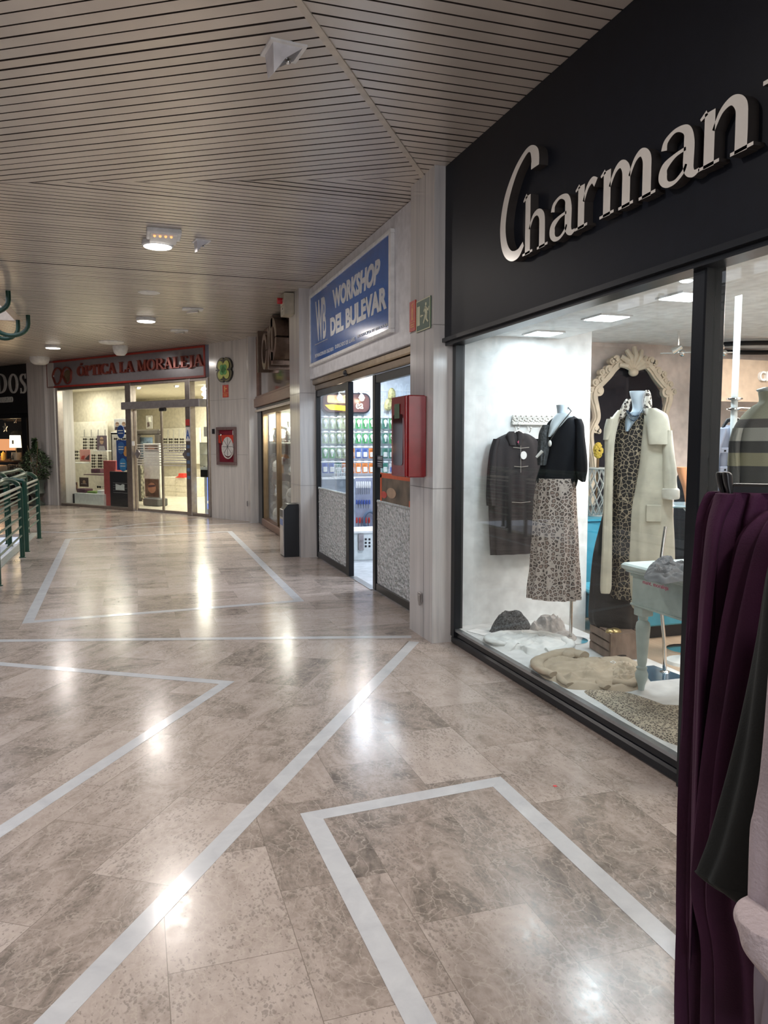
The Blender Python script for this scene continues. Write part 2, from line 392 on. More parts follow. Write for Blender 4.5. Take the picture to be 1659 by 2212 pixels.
    def build(self, name, mat, parent=None, smooth=False, origin=None, auto=None):
        me = bpy.data.meshes.new(name)
        if parent is not None: org = WO[parent.name]
        else:
            if origin is None:
                xs = [v.x for v in self.v]; ys = [v.y for v in self.v]; zs = [v.z for v in self.v]
                origin = Vector(((min(xs)+max(xs))/2, (min(ys)+max(ys))/2, min(zs)))
            org = Vector(origin)
        me.from_pydata([v-org for v in self.v], [], self.f)
        ms = mat if isinstance(mat, (list, tuple)) else [mat]
        for m in ms: me.materials.append(m)
        if len(ms) > 1: me.polygons.foreach_set('material_index', self.mi)
        bm = bmesh.new(); bm.from_mesh(me); bmesh.ops.recalc_face_normals(bm, faces=bm.faces); bm.to_mesh(me); bm.free()
        if smooth:
            me.polygons.foreach_set('use_smooth', [True]*len(me.polygons))
            if smooth != 2:
                try: me.set_sharp_from_angle(angle=math.radians(40))
                except Exception: pass
        me.update()
        o = bpy.data.objects.new(name, me); COL.objects.link(o)
        if parent is not None: o.parent = parent
        else: o.location = org
        WO[o.name] = org
        return o
WO = {}
def tag(o, label=None, cat=None, group=None, kind=None):
    if label: o['label'] = label
    if cat: o['category'] = cat
    if group: o['group'] = group
    if kind: o['kind'] = kind
    return o
def thing(name, loc, label, cat, group=None):
    o = bpy.data.objects.new(name, None); COL.objects.link(o); o.location = loc; o.empty_display_size = .1
    WO[o.name] = Vector(loc); return tag(o, label, cat, group)
def struct(o): o['kind'] = 'structure'; return o
def clone(o, loc, label=None, group=None, rz=None, parent=None, scale=None):
    c = o.copy(); COL.objects.link(c)
    if parent is None:
        c.location = loc
        if rz is not None: c.rotation_euler = (0, 0, rz)
        if scale is not None: c.scale = (scale,)*3
        if label: c['label'] = label
        if group: c['group'] = group
    else: c.parent = parent
    for ch in [x for x in COL.objects if x.parent == o]: clone(ch, None, parent=c)
    return c
# ------------------------------------------------------------------ lettering
def text(body, fr, s0, s1, z0, z1, d0, d1, fat=0., shear=0., slant=0., name='lettering', mat=None, parent=None):
    c = bpy.data.curves.new('t', 'FONT'); c.body = body; c.size = 1; c.extrude = .5; c.offset = fat; c.shear = shear; c.resolution_u = 4
    o = bpy.data.objects.new('t', c); COL.objects.link(o)
    dg = bpy.context.evaluated_depsgraph_get(); me = bpy.data.meshes.new_from_object(o.evaluated_get(dg))
    bpy.data.objects.remove(o); 
    X = [v.co.x for v in me.vertices]; Y = [v.co.y for v in me.vertices]
    x0, x1, y0, y1 = min(X), max(X), min(Y), max(Y)
    b = B()
    b.add([fr.W(s0+(v.co.x-x0)/(x1-x0)*(s1-s0), d0+(v.co.z+.5)*(d1-d0), z0+(v.co.y-y0)/(y1-y0)*(z1-z0)+slant*(v.co.x-x0)/(x1-x0)) for v in me.vertices], [tuple(p.vertices) for p in me.polygons])
    bpy.data.meshes.remove(me)
    return b.build(name, mat, parent)
def spline(pts, n=8):
    out = []; m = len(pts)-1
    for i in range(m):
        p0, p1, p2, p3 = pts[max(i-1, 0)], pts[i], pts[i+1], pts[min(i+2, m)]
        for j in range(n):
            u = j/n; out.append(tuple(.5*((2*p1[c])+(-p0[c]+p2[c])*u+(2*p0[c]-5*p1[c]+4*p2[c]-p3[c])*u*u+(-p0[c]+3*p1[c]-3*p2[c]+p3[c])*u**3) for c in range(len(p1))))
    out.append(tuple(pts[-1])); return out
def stroke(b, fr, pts, d0, d1, T, n=8, two=False):
    """variable-width stroke: pts (x,y,w) in letter space, T maps to (s,z)"""
    q = spline(pts, n) if len(pts) > 2 else [tuple(p) for p in pts]
    L, R = [], []
    for i, p in enumerate(q):
        a = q[max(i-1, 0)]; c = q[min(i+1, len(q)-1)]
        dx, dy = c[0]-a[0], c[1]-a[1]; l = math.hypot(dx, dy) or 1
        nx, ny = -dy/l, dx/l; h = p[2]/2
        L.append(T(p[0]+nx*h, p[1]+ny*h)); R.append(T(p[0]-nx*h, p[1]-ny*h))
    m = len(q)
    vs = [fr.W(s, d, z) for d in (d0, d1) for s, z in L+R]
    fs = []; K = 2*m
    for i in range(m-1):
        fs += [(i, i+1, m+i+1, m+i), (K+i, K+m+i, K+m+i+1, K+i+1), (i, K+i, K+i+1, i+1), (m+i, m+i+1, K+m+i+1, K+m+i)]
    fs += [(0, m, K+m, K), (m-1, K+m-1, K+2*m-1, 2*m-1)]
    b.add(vs, fs)
    if two:
        k0 = len(b.mi)-len(fs)
        for j in range(len(fs)): b.mi[k0+j] = 0 if (j < 4*(m-1) and j % 4 == 1) else 1
# roman capitals: strokes in a box 1 high; value = (advance, strokes)
th, tk = .07, .17
def sf(x, y, w=.36): return [(x-w/2, y, .05), (x+w/2, y, .05)]
def ell(cx, cy, rx, ry, a0, a1, t0=th, t1=tk, n=14):
    o = []
    for i in range(n+1):
        a = math.radians(a0+(a1-a0)*i/n); o.append((cx+rx*math.cos(a), cy+ry*math.sin(a), t0+(t1-t0)*abs(math.cos(a))**1.5))
    return o
ROM = {
 'O': (.86, [ell(.43, .5, .33, .46, 0, 360)]),
 'Ó': (.86, [ell(.43, .5, .33, .46, 0, 360), [(.42, 1.08, .05), (.56, 1.28, .12)]]),
 'P': (.74, [[(.2, 0, tk), (.2, 1, tk)], sf(.2, .025), sf(.17, .975, .3), [(.2, .96, .06), (.42, .96, .07), (.62, .86, .14), (.66, .73, .17), (.6, .58, .13), (.42, .49, .06), (.22, .49, .05)]]),
 'T': (.74, [[(.37, 0, tk), (.37, 1, tk)], sf(.37, .025), [(.04, .97, .06), (.70, .97, .06)], [(.06, .98, .05), (.04, .76, .03)], [(.68, .98, .05), (.70, .76, .03)]]),
 'I': (.38, [[(.19, 0, tk), (.19, 1, tk)], sf(.19, .025, .34), sf(.19, .975, .34)]),
 'C': (.80, [ell(.45, .5, .36, .47, 48, 312), [(.70, .98, .04), (.69, .72, .06)], [(.70, .02, .04), (.69, .25, .05)]]),
 'A': (.82, [[(.12, .02, .06), (.39, .98, .07)], [(.40, 1.0, tk), (.70, .02, tk)], [(.22, .33, .055), (.58, .33, .055)], sf(.12, .025, .26), sf(.70, .025, .34)]),
 'L': (.70, [[(.2, 0, tk), (.2, 1, tk)], sf(.2, .975), [(.05, .03, .06), (.62, .03, .06)], [(.62, .02, .05), (.66, .28, .03)]]),
 'M': (1.02, [[(.14, .02, .06), (.16, .98, .07)], [(.18, 1, tk), (.50, .05, .14)], [(.50, .02, .05), (.82, .98, .06)], [(.86, 0, tk), (.84, 1, tk)], sf(.14, .025, .26), sf(.87, .025, .32), sf(.10, .975, .2), sf(.90, .975, .2)]),
 'R': (.82, [[(.2, 0, tk), (.2, 1, tk)], sf(.2, .025), sf(.17, .975, .3), [(.2, .96, .06), (.42, .96, .07), (.60, .87, .14), (.63, .74, .17), (.58, .60, .13), (.42, .51, .06), (.22, .51, .05)], [(.40, .5, .13), (.74, .02, .15)], sf(.74, .025, .2)]),
 'E': (.74, [[(.2, 0, tk), (.2, 1, tk)], [(.05, .97, .06), (.62, .97, .06)], [(.05, .03, .06), (.64, .03, .06)], [(.2, .51, .05), (.50, .51, .05)], [(.62, .98, .05), (.63, .78, .03)], [(.64, .02, .05), (.67, .26, .03)], [(.50, .60, .04), (.50, .42, .04)]]),
 'J': (.50, [[(.30, 1, tk), (.30, .2, tk), (.26, .02, .14), (.12, -.12, .07), (.02, -.08, .09)], sf(.30, .975, .34)]),
 'D': (.86, [[(.2, 0, tk), (.2, 1, tk)], [(.05, .97, .06), (.36, .97, .06), (.62, .86, .12), (.74, .62, .17), (.74, .38, .17), (.62, .14, .12), (.36, .03, .06), (.05, .03, .06)]]),
 'S': (.66, [[(.54, .78, .05), (.50, .92, .05), (.34, .975, .06), (.16, .90, .12), (.13, .74, .16), (.28, .57, .17), (.46, .42, .17), (.52, .24, .16), (.44, .08, .11), (.28, .025, .06), (.13, .08, .05), (.09, .26, .05)], [(.56, 1, .03), (.54, .74, .05)], [(.08, 0, .03), (.10, .28, .05)]]),
 ' ': (.36, []),
}
def roman(body, fr, s0, s1, z0, z1, d0, d1, name, mat, parent, weight=1., each=True):
    W = sum(ROM[c][0] for c in body); k = (s1-s0)/W; x = 0; H = z1-z0; out = []
    b = B()
    for c in body:
        adv, st = ROM[c]
        for s_ in st:
            stroke(b, fr, [(p[0], p[1], p[2]*weight) for p in s_], d0, d1, (lambda X: (lambda a, q: (s0+(X+a)*k, z0+q*H)))(x), 4)
        x += adv
        if each and st: out.append(b.build(name, mat, parent)); b = B()
    if not each: out.append(b.build(name, mat, parent))
    return out
# ================================================================== SETTING
def rot2(p, a): return (p[0]*math.cos(a)-p[1]*math.sin(a), p[0]*math.sin(a)+p[1]*math.cos(a))
MARBLE_A = floor_mat('polished_brown_marble', PI/2, (.0, -.053))
MARBLE_B = floor_mat('polished_brown_marble_turned', math.radians(32+90), (.1, .12))
MARBLE_C = floor_mat('polished_brown_marble_far', 0)
INLAY = marble_mat('white_marble_inlay', (.60, .60, .61), (.50, .50, .52), (5, 5, 5), .15)
WALLM = marble_mat('grey_white_wall_marble', (.64, .615, .60), (.45, .44, .445), (8, 8, .45), .14)
def floor_poly(poly, m, z=0):
    b = B(); b.slab(poly, z-.05, z); o = b.build('floor', m, origin=(0, 0, 0)); return struct(o)
P0 = (-5.6, -6.0); P1 = (2.03, 5.5)          # diagonal inlay
floor_poly([(2.34, -6), P0, P1, (2.34, 5.42)], MARBLE_A)
floor_poly([P0, (-9, -6), (-9, 8.72), (-3.6, 7.15), (-1.57, 6.55), P1], MARBLE_B)
floor_poly([P1, (-1.57, 6.55), (-1.57, 14.12), (2.34, 15.0), (2.34, 5.42)], MARBLE_C)
floor_poly([(-1.57, 6.55), (-3.6, 7.15), (-3.6, 8.6), (-1.57, 8.6)], MARBLE_C)
floor_poly([(-3.6, 7.15), (-9, 8.72), (-9, 30.1), (-3.6, 22.9)], MARBLE_C)
FOb = FO.W(5.6, .0, 0)
floor_poly([(-1.57, 14.12), (-3.6, 14.12), (-3.6, 22.9), (FOb.x, FOb.y), (2.34, 15.4), (2.34, 15.0)], MARBLE_C)
ti = [0]
def inlay(pts, w=None, poly=None):
    b = B()
    if poly: b.slab(poly, -.01, .0014)
    else:
        (x0, y0), (x1, y1) = pts; d = Vector((x1-x0, y1-y0)).normalized(); n = Vector((-d.y, d.x))*w/2
        b.slab([(x0-n.x, y0-n.y), (x1-n.x, y1-n.y), (x1+n.x, y1+n.y), (x0+n.x, y0+n.y)], -.01, .0014)
    ti[0] += 1; o = b.build('trim_%d' % ti[0], INLAY); return struct(o)
def path(pts, w, closed=False):
    """mitred inlay path"""
    P = [Vector(p) for p in pts]; n = len(P); Ls, Rs = [], []
    for i in range(n):
        a = P[i-1] if (i > 0 or closed) else None; c = P[(i+1) % n] if (i < n-1 or closed) else None
        d0 = (P[i]-a).normalized() if a is not None else None; d1 = (c-P[i]).normalized() if c is not None else None
        if d0 is None: d0 = d1
        if d1 is None: d1 = d0
        n0 = Vector((-d0.y, d0.x)); n1 = Vector((-d1.y, d1.x)); m_ = (n0+n1).normalized(); k = w/2/max(.3, m_.dot(n0))
        Ls.append(P[i]+m_*k); Rs.append(P[i]-m_*k)
    for i in range(n if closed else n-1):
        j = (i+1) % n
        inlay(None, poly=[tuple(Ls[i]), tuple(Ls[j]), tuple(Rs[j]), tuple(Rs[i])])
path([(-4.0, -3.6), (1.99, 5.45)], .078)
path([(-1.57, 6.60), (2.02, 5.60)], .070)
path([(1.50, -1.5), (1.50, 3.03), (.645, 2.965), (.67, 1.77), (.70, -.5)], .078)
path([(-.98, 5.80), (.52, 4.855), (-.56, 3.17), (-1.95, .9)], .070)
path([(-.885, 7.06), (1.47, 7.235), (1.53, 13.4), (-1.02, 13.1)], .085, closed=True)
path([(-1.57, 14.35), (-1.0, 14.0), (.05, 15.15), (1.35, 15.9)], .07)
path([(-1.2, 14.45), (2.2, 14.75)], .06)
# small red sticker on the floor
b = B(); p = onz(1199, 1698); b.disc(WD, 0, 0, 0, 0, 0, 0) if 0 else None
b.slab([(p.x+.012*math.cos(a*PI/5)*(1 if a % 2 else .5), p.y+.012*math.sin(a*PI/5)*(1 if a % 2 else .5)) for a in range(10)], 0, .001)
tag(b.build('confetti_star', M('red_foil', (.75, .05, .06), .4)), 'tiny red star-shaped scrap on the brown marble floor', 'scrap')
# ------------------------------------------------------------------ stairwell
WHITE_P = M('white_paint', (.78, .78, .78), .55)
STAIRW = M('white_terrazzo_steps', (.72, .73, .76), .35)
KERB = M('grey_green_stone_kerb', (.36, .37, .33), .4)
b = B(); b.box(WD, -1.66, -1.56, 8.6, 14.12, -.06, .012); struct(b.build('trim_kerb', KERB))
b = B(); b.box(WD, -1.74, -1.66, 8.6, 14.12, -2.6, -.03); struct(b.build('wall_stairwell_right', WHITE_P))
b = B(); b.box(WD, -3.62, -3.54, 8.6, 14.12, -2.6, -.0); struct(b.build('wall_stairwell_left', WHITE_P))
b = B(); b.box(WD, -3.6, -1.6, 8.5, 8.6, -2.6, -.05); struct(b.build('wall_stairwell_near', WHITE_P))
b = B(); b.box(WD, -3.54, -1.74, 8.6, 14.1, -2.7, -2.6); struct(b.build('floor_lower', STAIRW))
st = thing('staircase', (-2.64, 12, -2.6), 'white stone staircase descending beside the green railings', 'stairs')
for i in range(15):
    b = B(); y1 = 14.1-i*.29; b.box(WD, -3.535, -1.745, y1-.29, y1, -2.595, -.165*(i+1)+.0)
    b.build('step', STAIRW, st)
# ------------------------------------------------------------------ ceiling of metal slats
SLAT = M('beige_enamelled_slat', (.66, .60, .54), .28, .30, var=.04, scale=2.5, spec=.6)
SLAT_SHADE = M('slat_side_painted_shade', (.055, .042, .035), .6)  # groove shade painted onto the slat sides as dark brown
DARK = M('dark_void', (.028, .024, .02), .9)
def clip(poly, n, c, keep=1):
    out = []
    for i in range(len(poly)):
        a, b_ = poly[i], poly[(i+1) % len(poly)]
        da = (a[0]*n[0]+a[1]*n[1]-c)*keep; db = (b_[0]*n[0]+b_[1]*n[1]-c)*keep
        if da >= 0: out.append(a)
        if (da >= 0) != (db >= 0):
            t = da/(da-db); out.append((a[0]+(b_[0]-a[0])*t, a[1]+(b_[1]-a[1])*t))
    return out
rnd = random.Random(4)
def slats(poly, ang, pitch=.0925, gap=.0125, sag=1.):
    a = math.radians(ang); e = (math.cos(a), math.sin(a)); n = (-e[1], e[0])
    pr = [p[0]*n[0]+p[1]*n[1] for p in poly]; lo, hi = min(pr), max(pr)
    b = B(); k = math.floor(lo/pitch)
    while k*pitch < hi:
        q = clip(clip(poly, n, k*pitch+gap/2), n, (k+1)*pitch-gap/2, -1); k += 1
        if len(q) < 3: continue
        tilt = rnd.gauss(0, .006)*sag+(rnd.choice((-1, 1))*.045 if rnd.random() < .05 else 0)
        dz = abs(rnd.gauss(0, .001))
        mid = (k-.5)*pitch
        vs = [(p[0], p[1], CZ-dz+tilt*((p[0]*n[0]+p[1]*n[1])-mid)) for p in q]
        m = len(q)
        b.cur = 0; b.add(vs, [tuple(range(m))])
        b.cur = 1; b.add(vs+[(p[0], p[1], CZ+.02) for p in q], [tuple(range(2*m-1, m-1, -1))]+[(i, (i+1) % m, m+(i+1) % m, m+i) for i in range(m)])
    o = b.build('ceiling', [SLAT, SLAT_SHADE], origin=(0, 0, 0)); struct(o)
    b = B(); b.slab(poly, CZ+.035, CZ+.3); struct(b.build('ceiling', DARK))
J0 = (-4.2, -3.7); J1 = (2.14, 5.66); JX = (-1.65, 6.98); XL = -1.65
slats([(2.30, -6), (-5.6, -6), J0, J1, (2.30, 5.68)], 0)
slats([J0, (-5.6, -6), (-9, -6), (-9, 2.9), (-1.65, 2.9), JX, J1], -32)
slats([J1, JX, (XL, 13.9), (2.30, 14.85), (2.30, 5.68)], 1.0)
slats([(2.30, 14.85), (XL, 13.9), (-9, 13.9), (-9, 30.1), (2.3, 15.1)], 52)
# beige joint bar between the two slat fields
b = B(); d = (Vector(J1)-Vector(J0)).normalized(); n = Vector((-d.y, d.x))*.019
b.slab([(J0[0]-n.x, J0[1]-n.y), (J1[0]-n.x, J1[1]-n.y), (J1[0]+n.x, J1[1]+n.y), (J0[0]+n.x, J0[1]+n.y)], CZ-.007, CZ+.02)
struct(b.build('trim_ceiling_joint', M('beige_joint_bar', (.62, .56, .48), .4)))
BEAM = M('beige_painted_beam', (.60, .50, .42), .45)
b = B(); b.box(WD, -1.75, -1.645, 2.9, 13.9, CZ-.02, CZ+.32); struct(b.build('trim_ceiling_edge', BEAM))
b = B(); b.box(WD, -6, -1.645, 13.88, 13.98, CZ-.02, CZ+.32); struct(b.build('trim_ceiling_edge_far', BEAM))
b = B(); b.box(WD, -6, -1.645, 2.85, 2.95, CZ-.02, CZ+.32); struct(b.build('trim_ceiling_edge_near', BEAM))
# ------------------------------------------------------------------ upper level round the opening (seen in the glass)
PLW = M('pale_plaster', (.66, .67, .70), .8)
b = B(); b.box(WD, -6.1, -6.0, 1, 16, CZ-.0, 4.35); b.box(WD, -6.1, -6.0, 1, 16, 5.6, 7.1); struct(b.build('wall_upper_left', PLW))
b = B(); b.box(WD, -6, -1.2, 15.9, 16, 3.8, 7.1); struct(b.build('wall_upper_far', PLW))
b = B(); b.box(WD, -6, -1.2, .9, 1.0, 3.8, 7.1); struct(b.build('wall_upper_near', PLW))
b = B(); b.box(WD, -1.3, -1.2, 1, 16, 3.8, 7.1); struct(b.build('wall_upper_right', PLW))
DAYL = emis('daylit_pane', (.80, .87, 1.0), 2.6)
for k in range(7):
    y0 = 1.4+k*2.05; fr_ = B(); 
    for (a, c, e, g) in ((y0, y0+1.95, 4.35, 4.43), (y0, y0+1.95, 5.52, 5.6), (y0, y0+.07, 4.43, 5.52), (y0+1.88, y0+1.95, 4.43, 5.52), (y0+.94, y0+1.0, 4.43, 5.52)):
        fr_.box(WD, -6.08, -6.0, a, c, e, g)
    o = fr_.build('window_%d' % (k+1), M('grey_window_frame', (.3, .3, .32), .5)); struct(o)
    g = B(); g.box(WD, -6.07, -6.06, y0, y0+1.95, 4.38, 5.58); g.build('pane', DAYL, o)
GREENP = M('dark_green_paint', (.006, .045, .028), .28, spec=.45, var=.03)
GRN2 = M('grey_green_steel_bar', (.085, .13, .10), .32, var=.03)
g = thing('gallery_railing', (-5.5, 8, CZ), 'dark green tubular railing of the upper level beyond the stairwell opening', 'railing')
for zz in (3.72, 3.86, 4.0, 4.14, 4.32):
    b = B(); b.tube([(-5.5, 2, zz), (-5.5, 15, zz)], .02, 8); b.build('rail', GREENP, g, True)
for yy in [2.2+1.6*i for i in range(9)]:
    b = B(); b.tube([(-5.5, yy, CZ+.02), (-5.5, yy, 4.4), (-5.53, yy, 4.47), (-5.62, yy, 4.47)], .026, 8); b.build('post', GREENP, g, True)
b = B(); b.box(WD, -6.0, -5.2, 1, 15.9, CZ-.05, CZ+.02); struct(b.build('floor_upper', BEAM))
pl = thing('planter_box', (-5.3, 11.5, CZ+.02), 'long beige planter box with grassy plants on the upper level', 'planter')
b = B(); b.bev(WD, -5.42, -5.2, 9.6, 13.6, CZ+.02, CZ+.3, .01); b.build('box', M('beige_planter', (.55, .50, .42), .6), pl)
b = B(); rr = random.Random(2)
for i in range(260):
    y = rr.uniform(9.65, 13.55); x = rr.uniform(-5.40, -5.23); h = rr.uniform(.1, .32); a = rr.uniform(0, 6.28); l = rr.uniform(.03, .14); z = CZ+.29
    b.add([(x-.006, y, z), (x+.006, y, z), (x+l*.5*math.cos(a)+.006, y+l*.5*math.sin(a), z+h*.7), (x+l*math.cos(a), y+l*math.sin(a), z+h), (x+l*.5*math.cos(a)-.004, y+l*.5*math.sin(a)+.004, z+h*.7)], [(0, 1, 2, 3, 4)])
tag(b.build('foliage', M('grass_green', (.16, .20, .08), .6), pl), kind='stuff')
# ------------------------------------------------------------------ walls
def wall(name, fr, s0, s1, d0, d1, z0=0, z1=CZ+.06, m=None):
    b = B(); b.box(fr, s0, s1, d0, d1, z0, z1); return struct(b.build(name, m or WALLM))
JOINT = M('dark_marble_joint', (.25, .24, .23), .6)
# near pillar
o = wall('wall_pillar_near', WD, 2.10, 2.34, 5.36, 5.86)
for z in (1.165, 2.36): b = B(); b.box(WD, 2.098, 2.35, 5.358, 5.87, z, z+.004); b.build('joint', JOINT, o)
b = B(); b.box(WD, 2.0985, 2.12, 5.545, 5.548, 0, CZ); b.build('joint', JOINT, o)
# pillar behind the bin
o = wall('wall_pillar_bin', WD, 2.065, 2.34, 10.0, 10.66)
for z in (.95, 2.15): b = B(); b.box(WD, 2.063, 2.35, 9.998, 10.67, z, z+.004); b.build('joint', JOINT, o)
# wall beside the optician
o = wall('wall_marble_far', FM, 0, 1.19, -.3, 0)
for z in (1.28, 2.35): b = B(); b.box(FM, 0, 1.19, -.01, .0015, z, z+.005); b.build('joint', JOINT, o)
wall('wall_marble_return', WD, 2.08, 2.30, 14.74, 15.02)
wall('wall_optician_jamb_left', FO, -.26, .05, -.4, .10)
wall('wall_column_left', FO, -1.0, -.26, -.4, .16)
# corridor walls out of the frame
b = B(); b.box(WD, 2.34, 2.5, -6, 1.0, 0, CZ); struct(b.build('wall_right_near', PLW))
b = B(); b.box(WD, -9, 2.5, -6.1, -6.0, 0, CZ); struct(b.build('wall_back', M('shopfront_grey', (.16, .16, .17), .7)))
b = B(); b.box(WD, -9.1, -9, -6, 30, -.05, 4); struct(b.build('wall_left', M('shopfront_brown_grey', (.07, .065, .06), .7)))
# ------------------------------------------------------------------ downlights
DISC = emis('lit_downlight_diffuser', (1, .93, .84), 9)
RIM = M('white_plastic', (.80, .80, .80), .4)
names = ['round lit downlight hung under a square bracket, nearest of the lit ceiling lamps', 'round lit downlight flush in the slats, middle of the lit ceiling lamps', 'round lit downlight flush in the slats in front of the black shop sign',
         'round downlight out above the clothes rack', 'round downlight out above the corridor behind the camera', 'round downlight near the left of the near corridor', 'round downlight in front of the left shop']
for i, (x, y) in enumerate(DOWN):
    t = thing('ceiling_downlight', (x, y, CZ), names[i], 'ceiling light', 'round ceiling downlights')
    r_ = .15 if i == 0 else .155
    b = B(); b.lathe((x, y, CZ-.055), [(r_*.9, .0), (r_, .012), (r_, .03), (r_*.96, .06)], 32); b.build('trim_ring', RIM, t, True)
    b = B(); b.lathe((x, y, CZ-.066), [(r_*.55, 0), (r_*.86, .006), (r_*.9, .012)], 32); b.build('diffuser', DISC, t, True)
    if i == 0:
        b = B(); b.bev(WD, x-.11, x+.20, y-.52, y-.22, CZ-.045, CZ+.0, .006); b.bev(WD, x-.08, x+.17, y-.49, y-.1, CZ-.05, CZ-.03, .004); b.build('bracket', RIM, t)
        
        for k in range(4): b = B(); b.ball((x-.04+.05*k, y-.42, CZ-.056), .012); b.build('indicator_lamp', emis('amber_lamp', (1, .35, .12), 2.0), t)
# ------------------------------------------------------------------ other ceiling fittings
def wedge_light(x, y, sz, rz, label, group):
    t = thing('emergency_light', (x, y, CZ), label, 'emergency light', group)
    def R(px_, py_): q = rot2((px_*sz, py_*sz), rz); return (x+q[0], y+q[1])
    b = B(); h = sz*.06
    A_ = [R(-.5, -.5), R(.5, -.5), R(.5, .5), R(-.5, .5)]
    b.slab(A_, CZ-h, CZ+.0); b.build('base_plate', RIM, t)
    b = B()
    q = [R(-.40, -.38), R(.40, -.38), R(.40, .38), R(-.40, .38)]
    tp = [R(-.34, -.22), R(-.05, -.30), R(-.05, .26), R(-.34, .34)]
    zt = CZ-.58*sz
    zz = [zt-.16*sz, zt+.22*sz, zt+.22*sz, zt-.10*sz]
    vs = [(p[0], p[1], CZ-h) for p in q]+[(p[0], p[1], z) for p, z in zip(tp, zz)]
    b.add(vs, [(0, 1, 5, 4), (2, 3, 7, 6), (3, 0, 4, 7), (4, 5, 6, 7), (0, 3, 2, 1)]); b.build('housing', M('white_grey_plastic', (.66, .65, .68), .45), t)
    b = B(); b.add([vs[1], vs[2], vs[6], vs[5], Vector(vs[1])+Vector((0, 0, .01)), Vector(vs[2])+Vector((0, 0, .01))], [(0, 1, 2, 3), (0, 4, 5, 1)]); b.build('lens', M('grey_clear_lens', (.16, .16, .17), .15, spec=.8), t)
    b = B(); c = (Vector(vs[5])+Vector(vs[6])+Vector(vs[1])*.6+Vector(vs[2])*.6)/3.2; b.ball(c+Vector((.0, 0, -.01)), sz*.07); b.tube([c+Vector((0, 0, -.01)), c+Vector((sz*.1, sz*.1, .02))], sz*.03, 8); b.build('lamp', M('chrome', (.8, .8, .8), .12, 1.), t, True)
    return t
wedge_light(.775, 4.07, .19, .12, 'pyramid-shaped emergency light close to the slanted ceiling joint', 'wedge emergency lights')
wedge_light(.69, 8.02, .15, .2, 'small white wedge-shaped emergency light right of the bracketed downlight', 'wedge emergency lights')
for x, y, lb in ((.885, 12.0, 'slim emergency fitting with a bare tube, farther right than the round smoke alarm plate'), (.82, 14.3, 'slim emergency fitting with a bare tube, nearer the marble wall with the clover emblem')):
    t = thing('emergency_fitting', (x, y, CZ), lb, 'emergency light', 'slim emergency fittings')
    b = B(); b.bev(WD, x-.15, x+.15, y-.1, y+.1, CZ-.02, CZ, .004); b.build('base_plate', RIM, t)
    b = B(); b.tube([(x-.07, y+.08, CZ-.045), (x+.08, y-.08, CZ-.045)], .016, 8); b.build('tube', M('chrome', (.8, .8, .8), .12, 1.), t, True)
for x, y, r_, h, lb, nm in ((.25, 10.9, .14, .015, 'flat round white cover plate between the two nearest lit downlights', 'cover_plate'), (-.36, 16.3, .24, .045, 'wide flat white smoke detector above the optician sign', 'smoke_detector'), (-.2, 16.95, .15, .19, 'white dome camera hanging above the optician sign', 'dome_camera'), (-2.0, 19.7, .22, .17, 'white dome fitting above the column by the black shop sign', 'dome_camera')):
    b = B(); b.lathe((x, y, CZ-h), [(r_*.55, 0), (r_*.85, h*.25), (r_, h*.7), (r_, h)], 28); tag(b.build(nm, RIM, None, True, origin=(x, y, CZ)), lb, 'ceiling fitting')
# ================================================================== CLOTHES SHOP ON THE RIGHT
BLK = M('black_satin_paint', (.008, .009, .012), .30, var=.02, bump=.03, bscale=200, spec=.3)
BLKM = M('black_matt_panel', (.006, .0075, .013), .45, var=.05, bump=.04, bscale=300, spec=.18)
CHROME = M('mirror_steel', (.72, .70, .68), .12, 1., var=.01)
LSD = M('dark_letter_return', (.035, .03, .028), .4)
LTS = M('brushed_silver_letter', (.86, .83, .79), .2, .35, var=.02)
WHITE = M('white_wall_paint', (.82, .84, .85), .7, bump=.03, bscale=90)
WARMW = M('white_wall_with_warm_light', (.76, .67, .63), .75, bump=.02)  # white wall tinted pink, the warm lamp light put into its colour
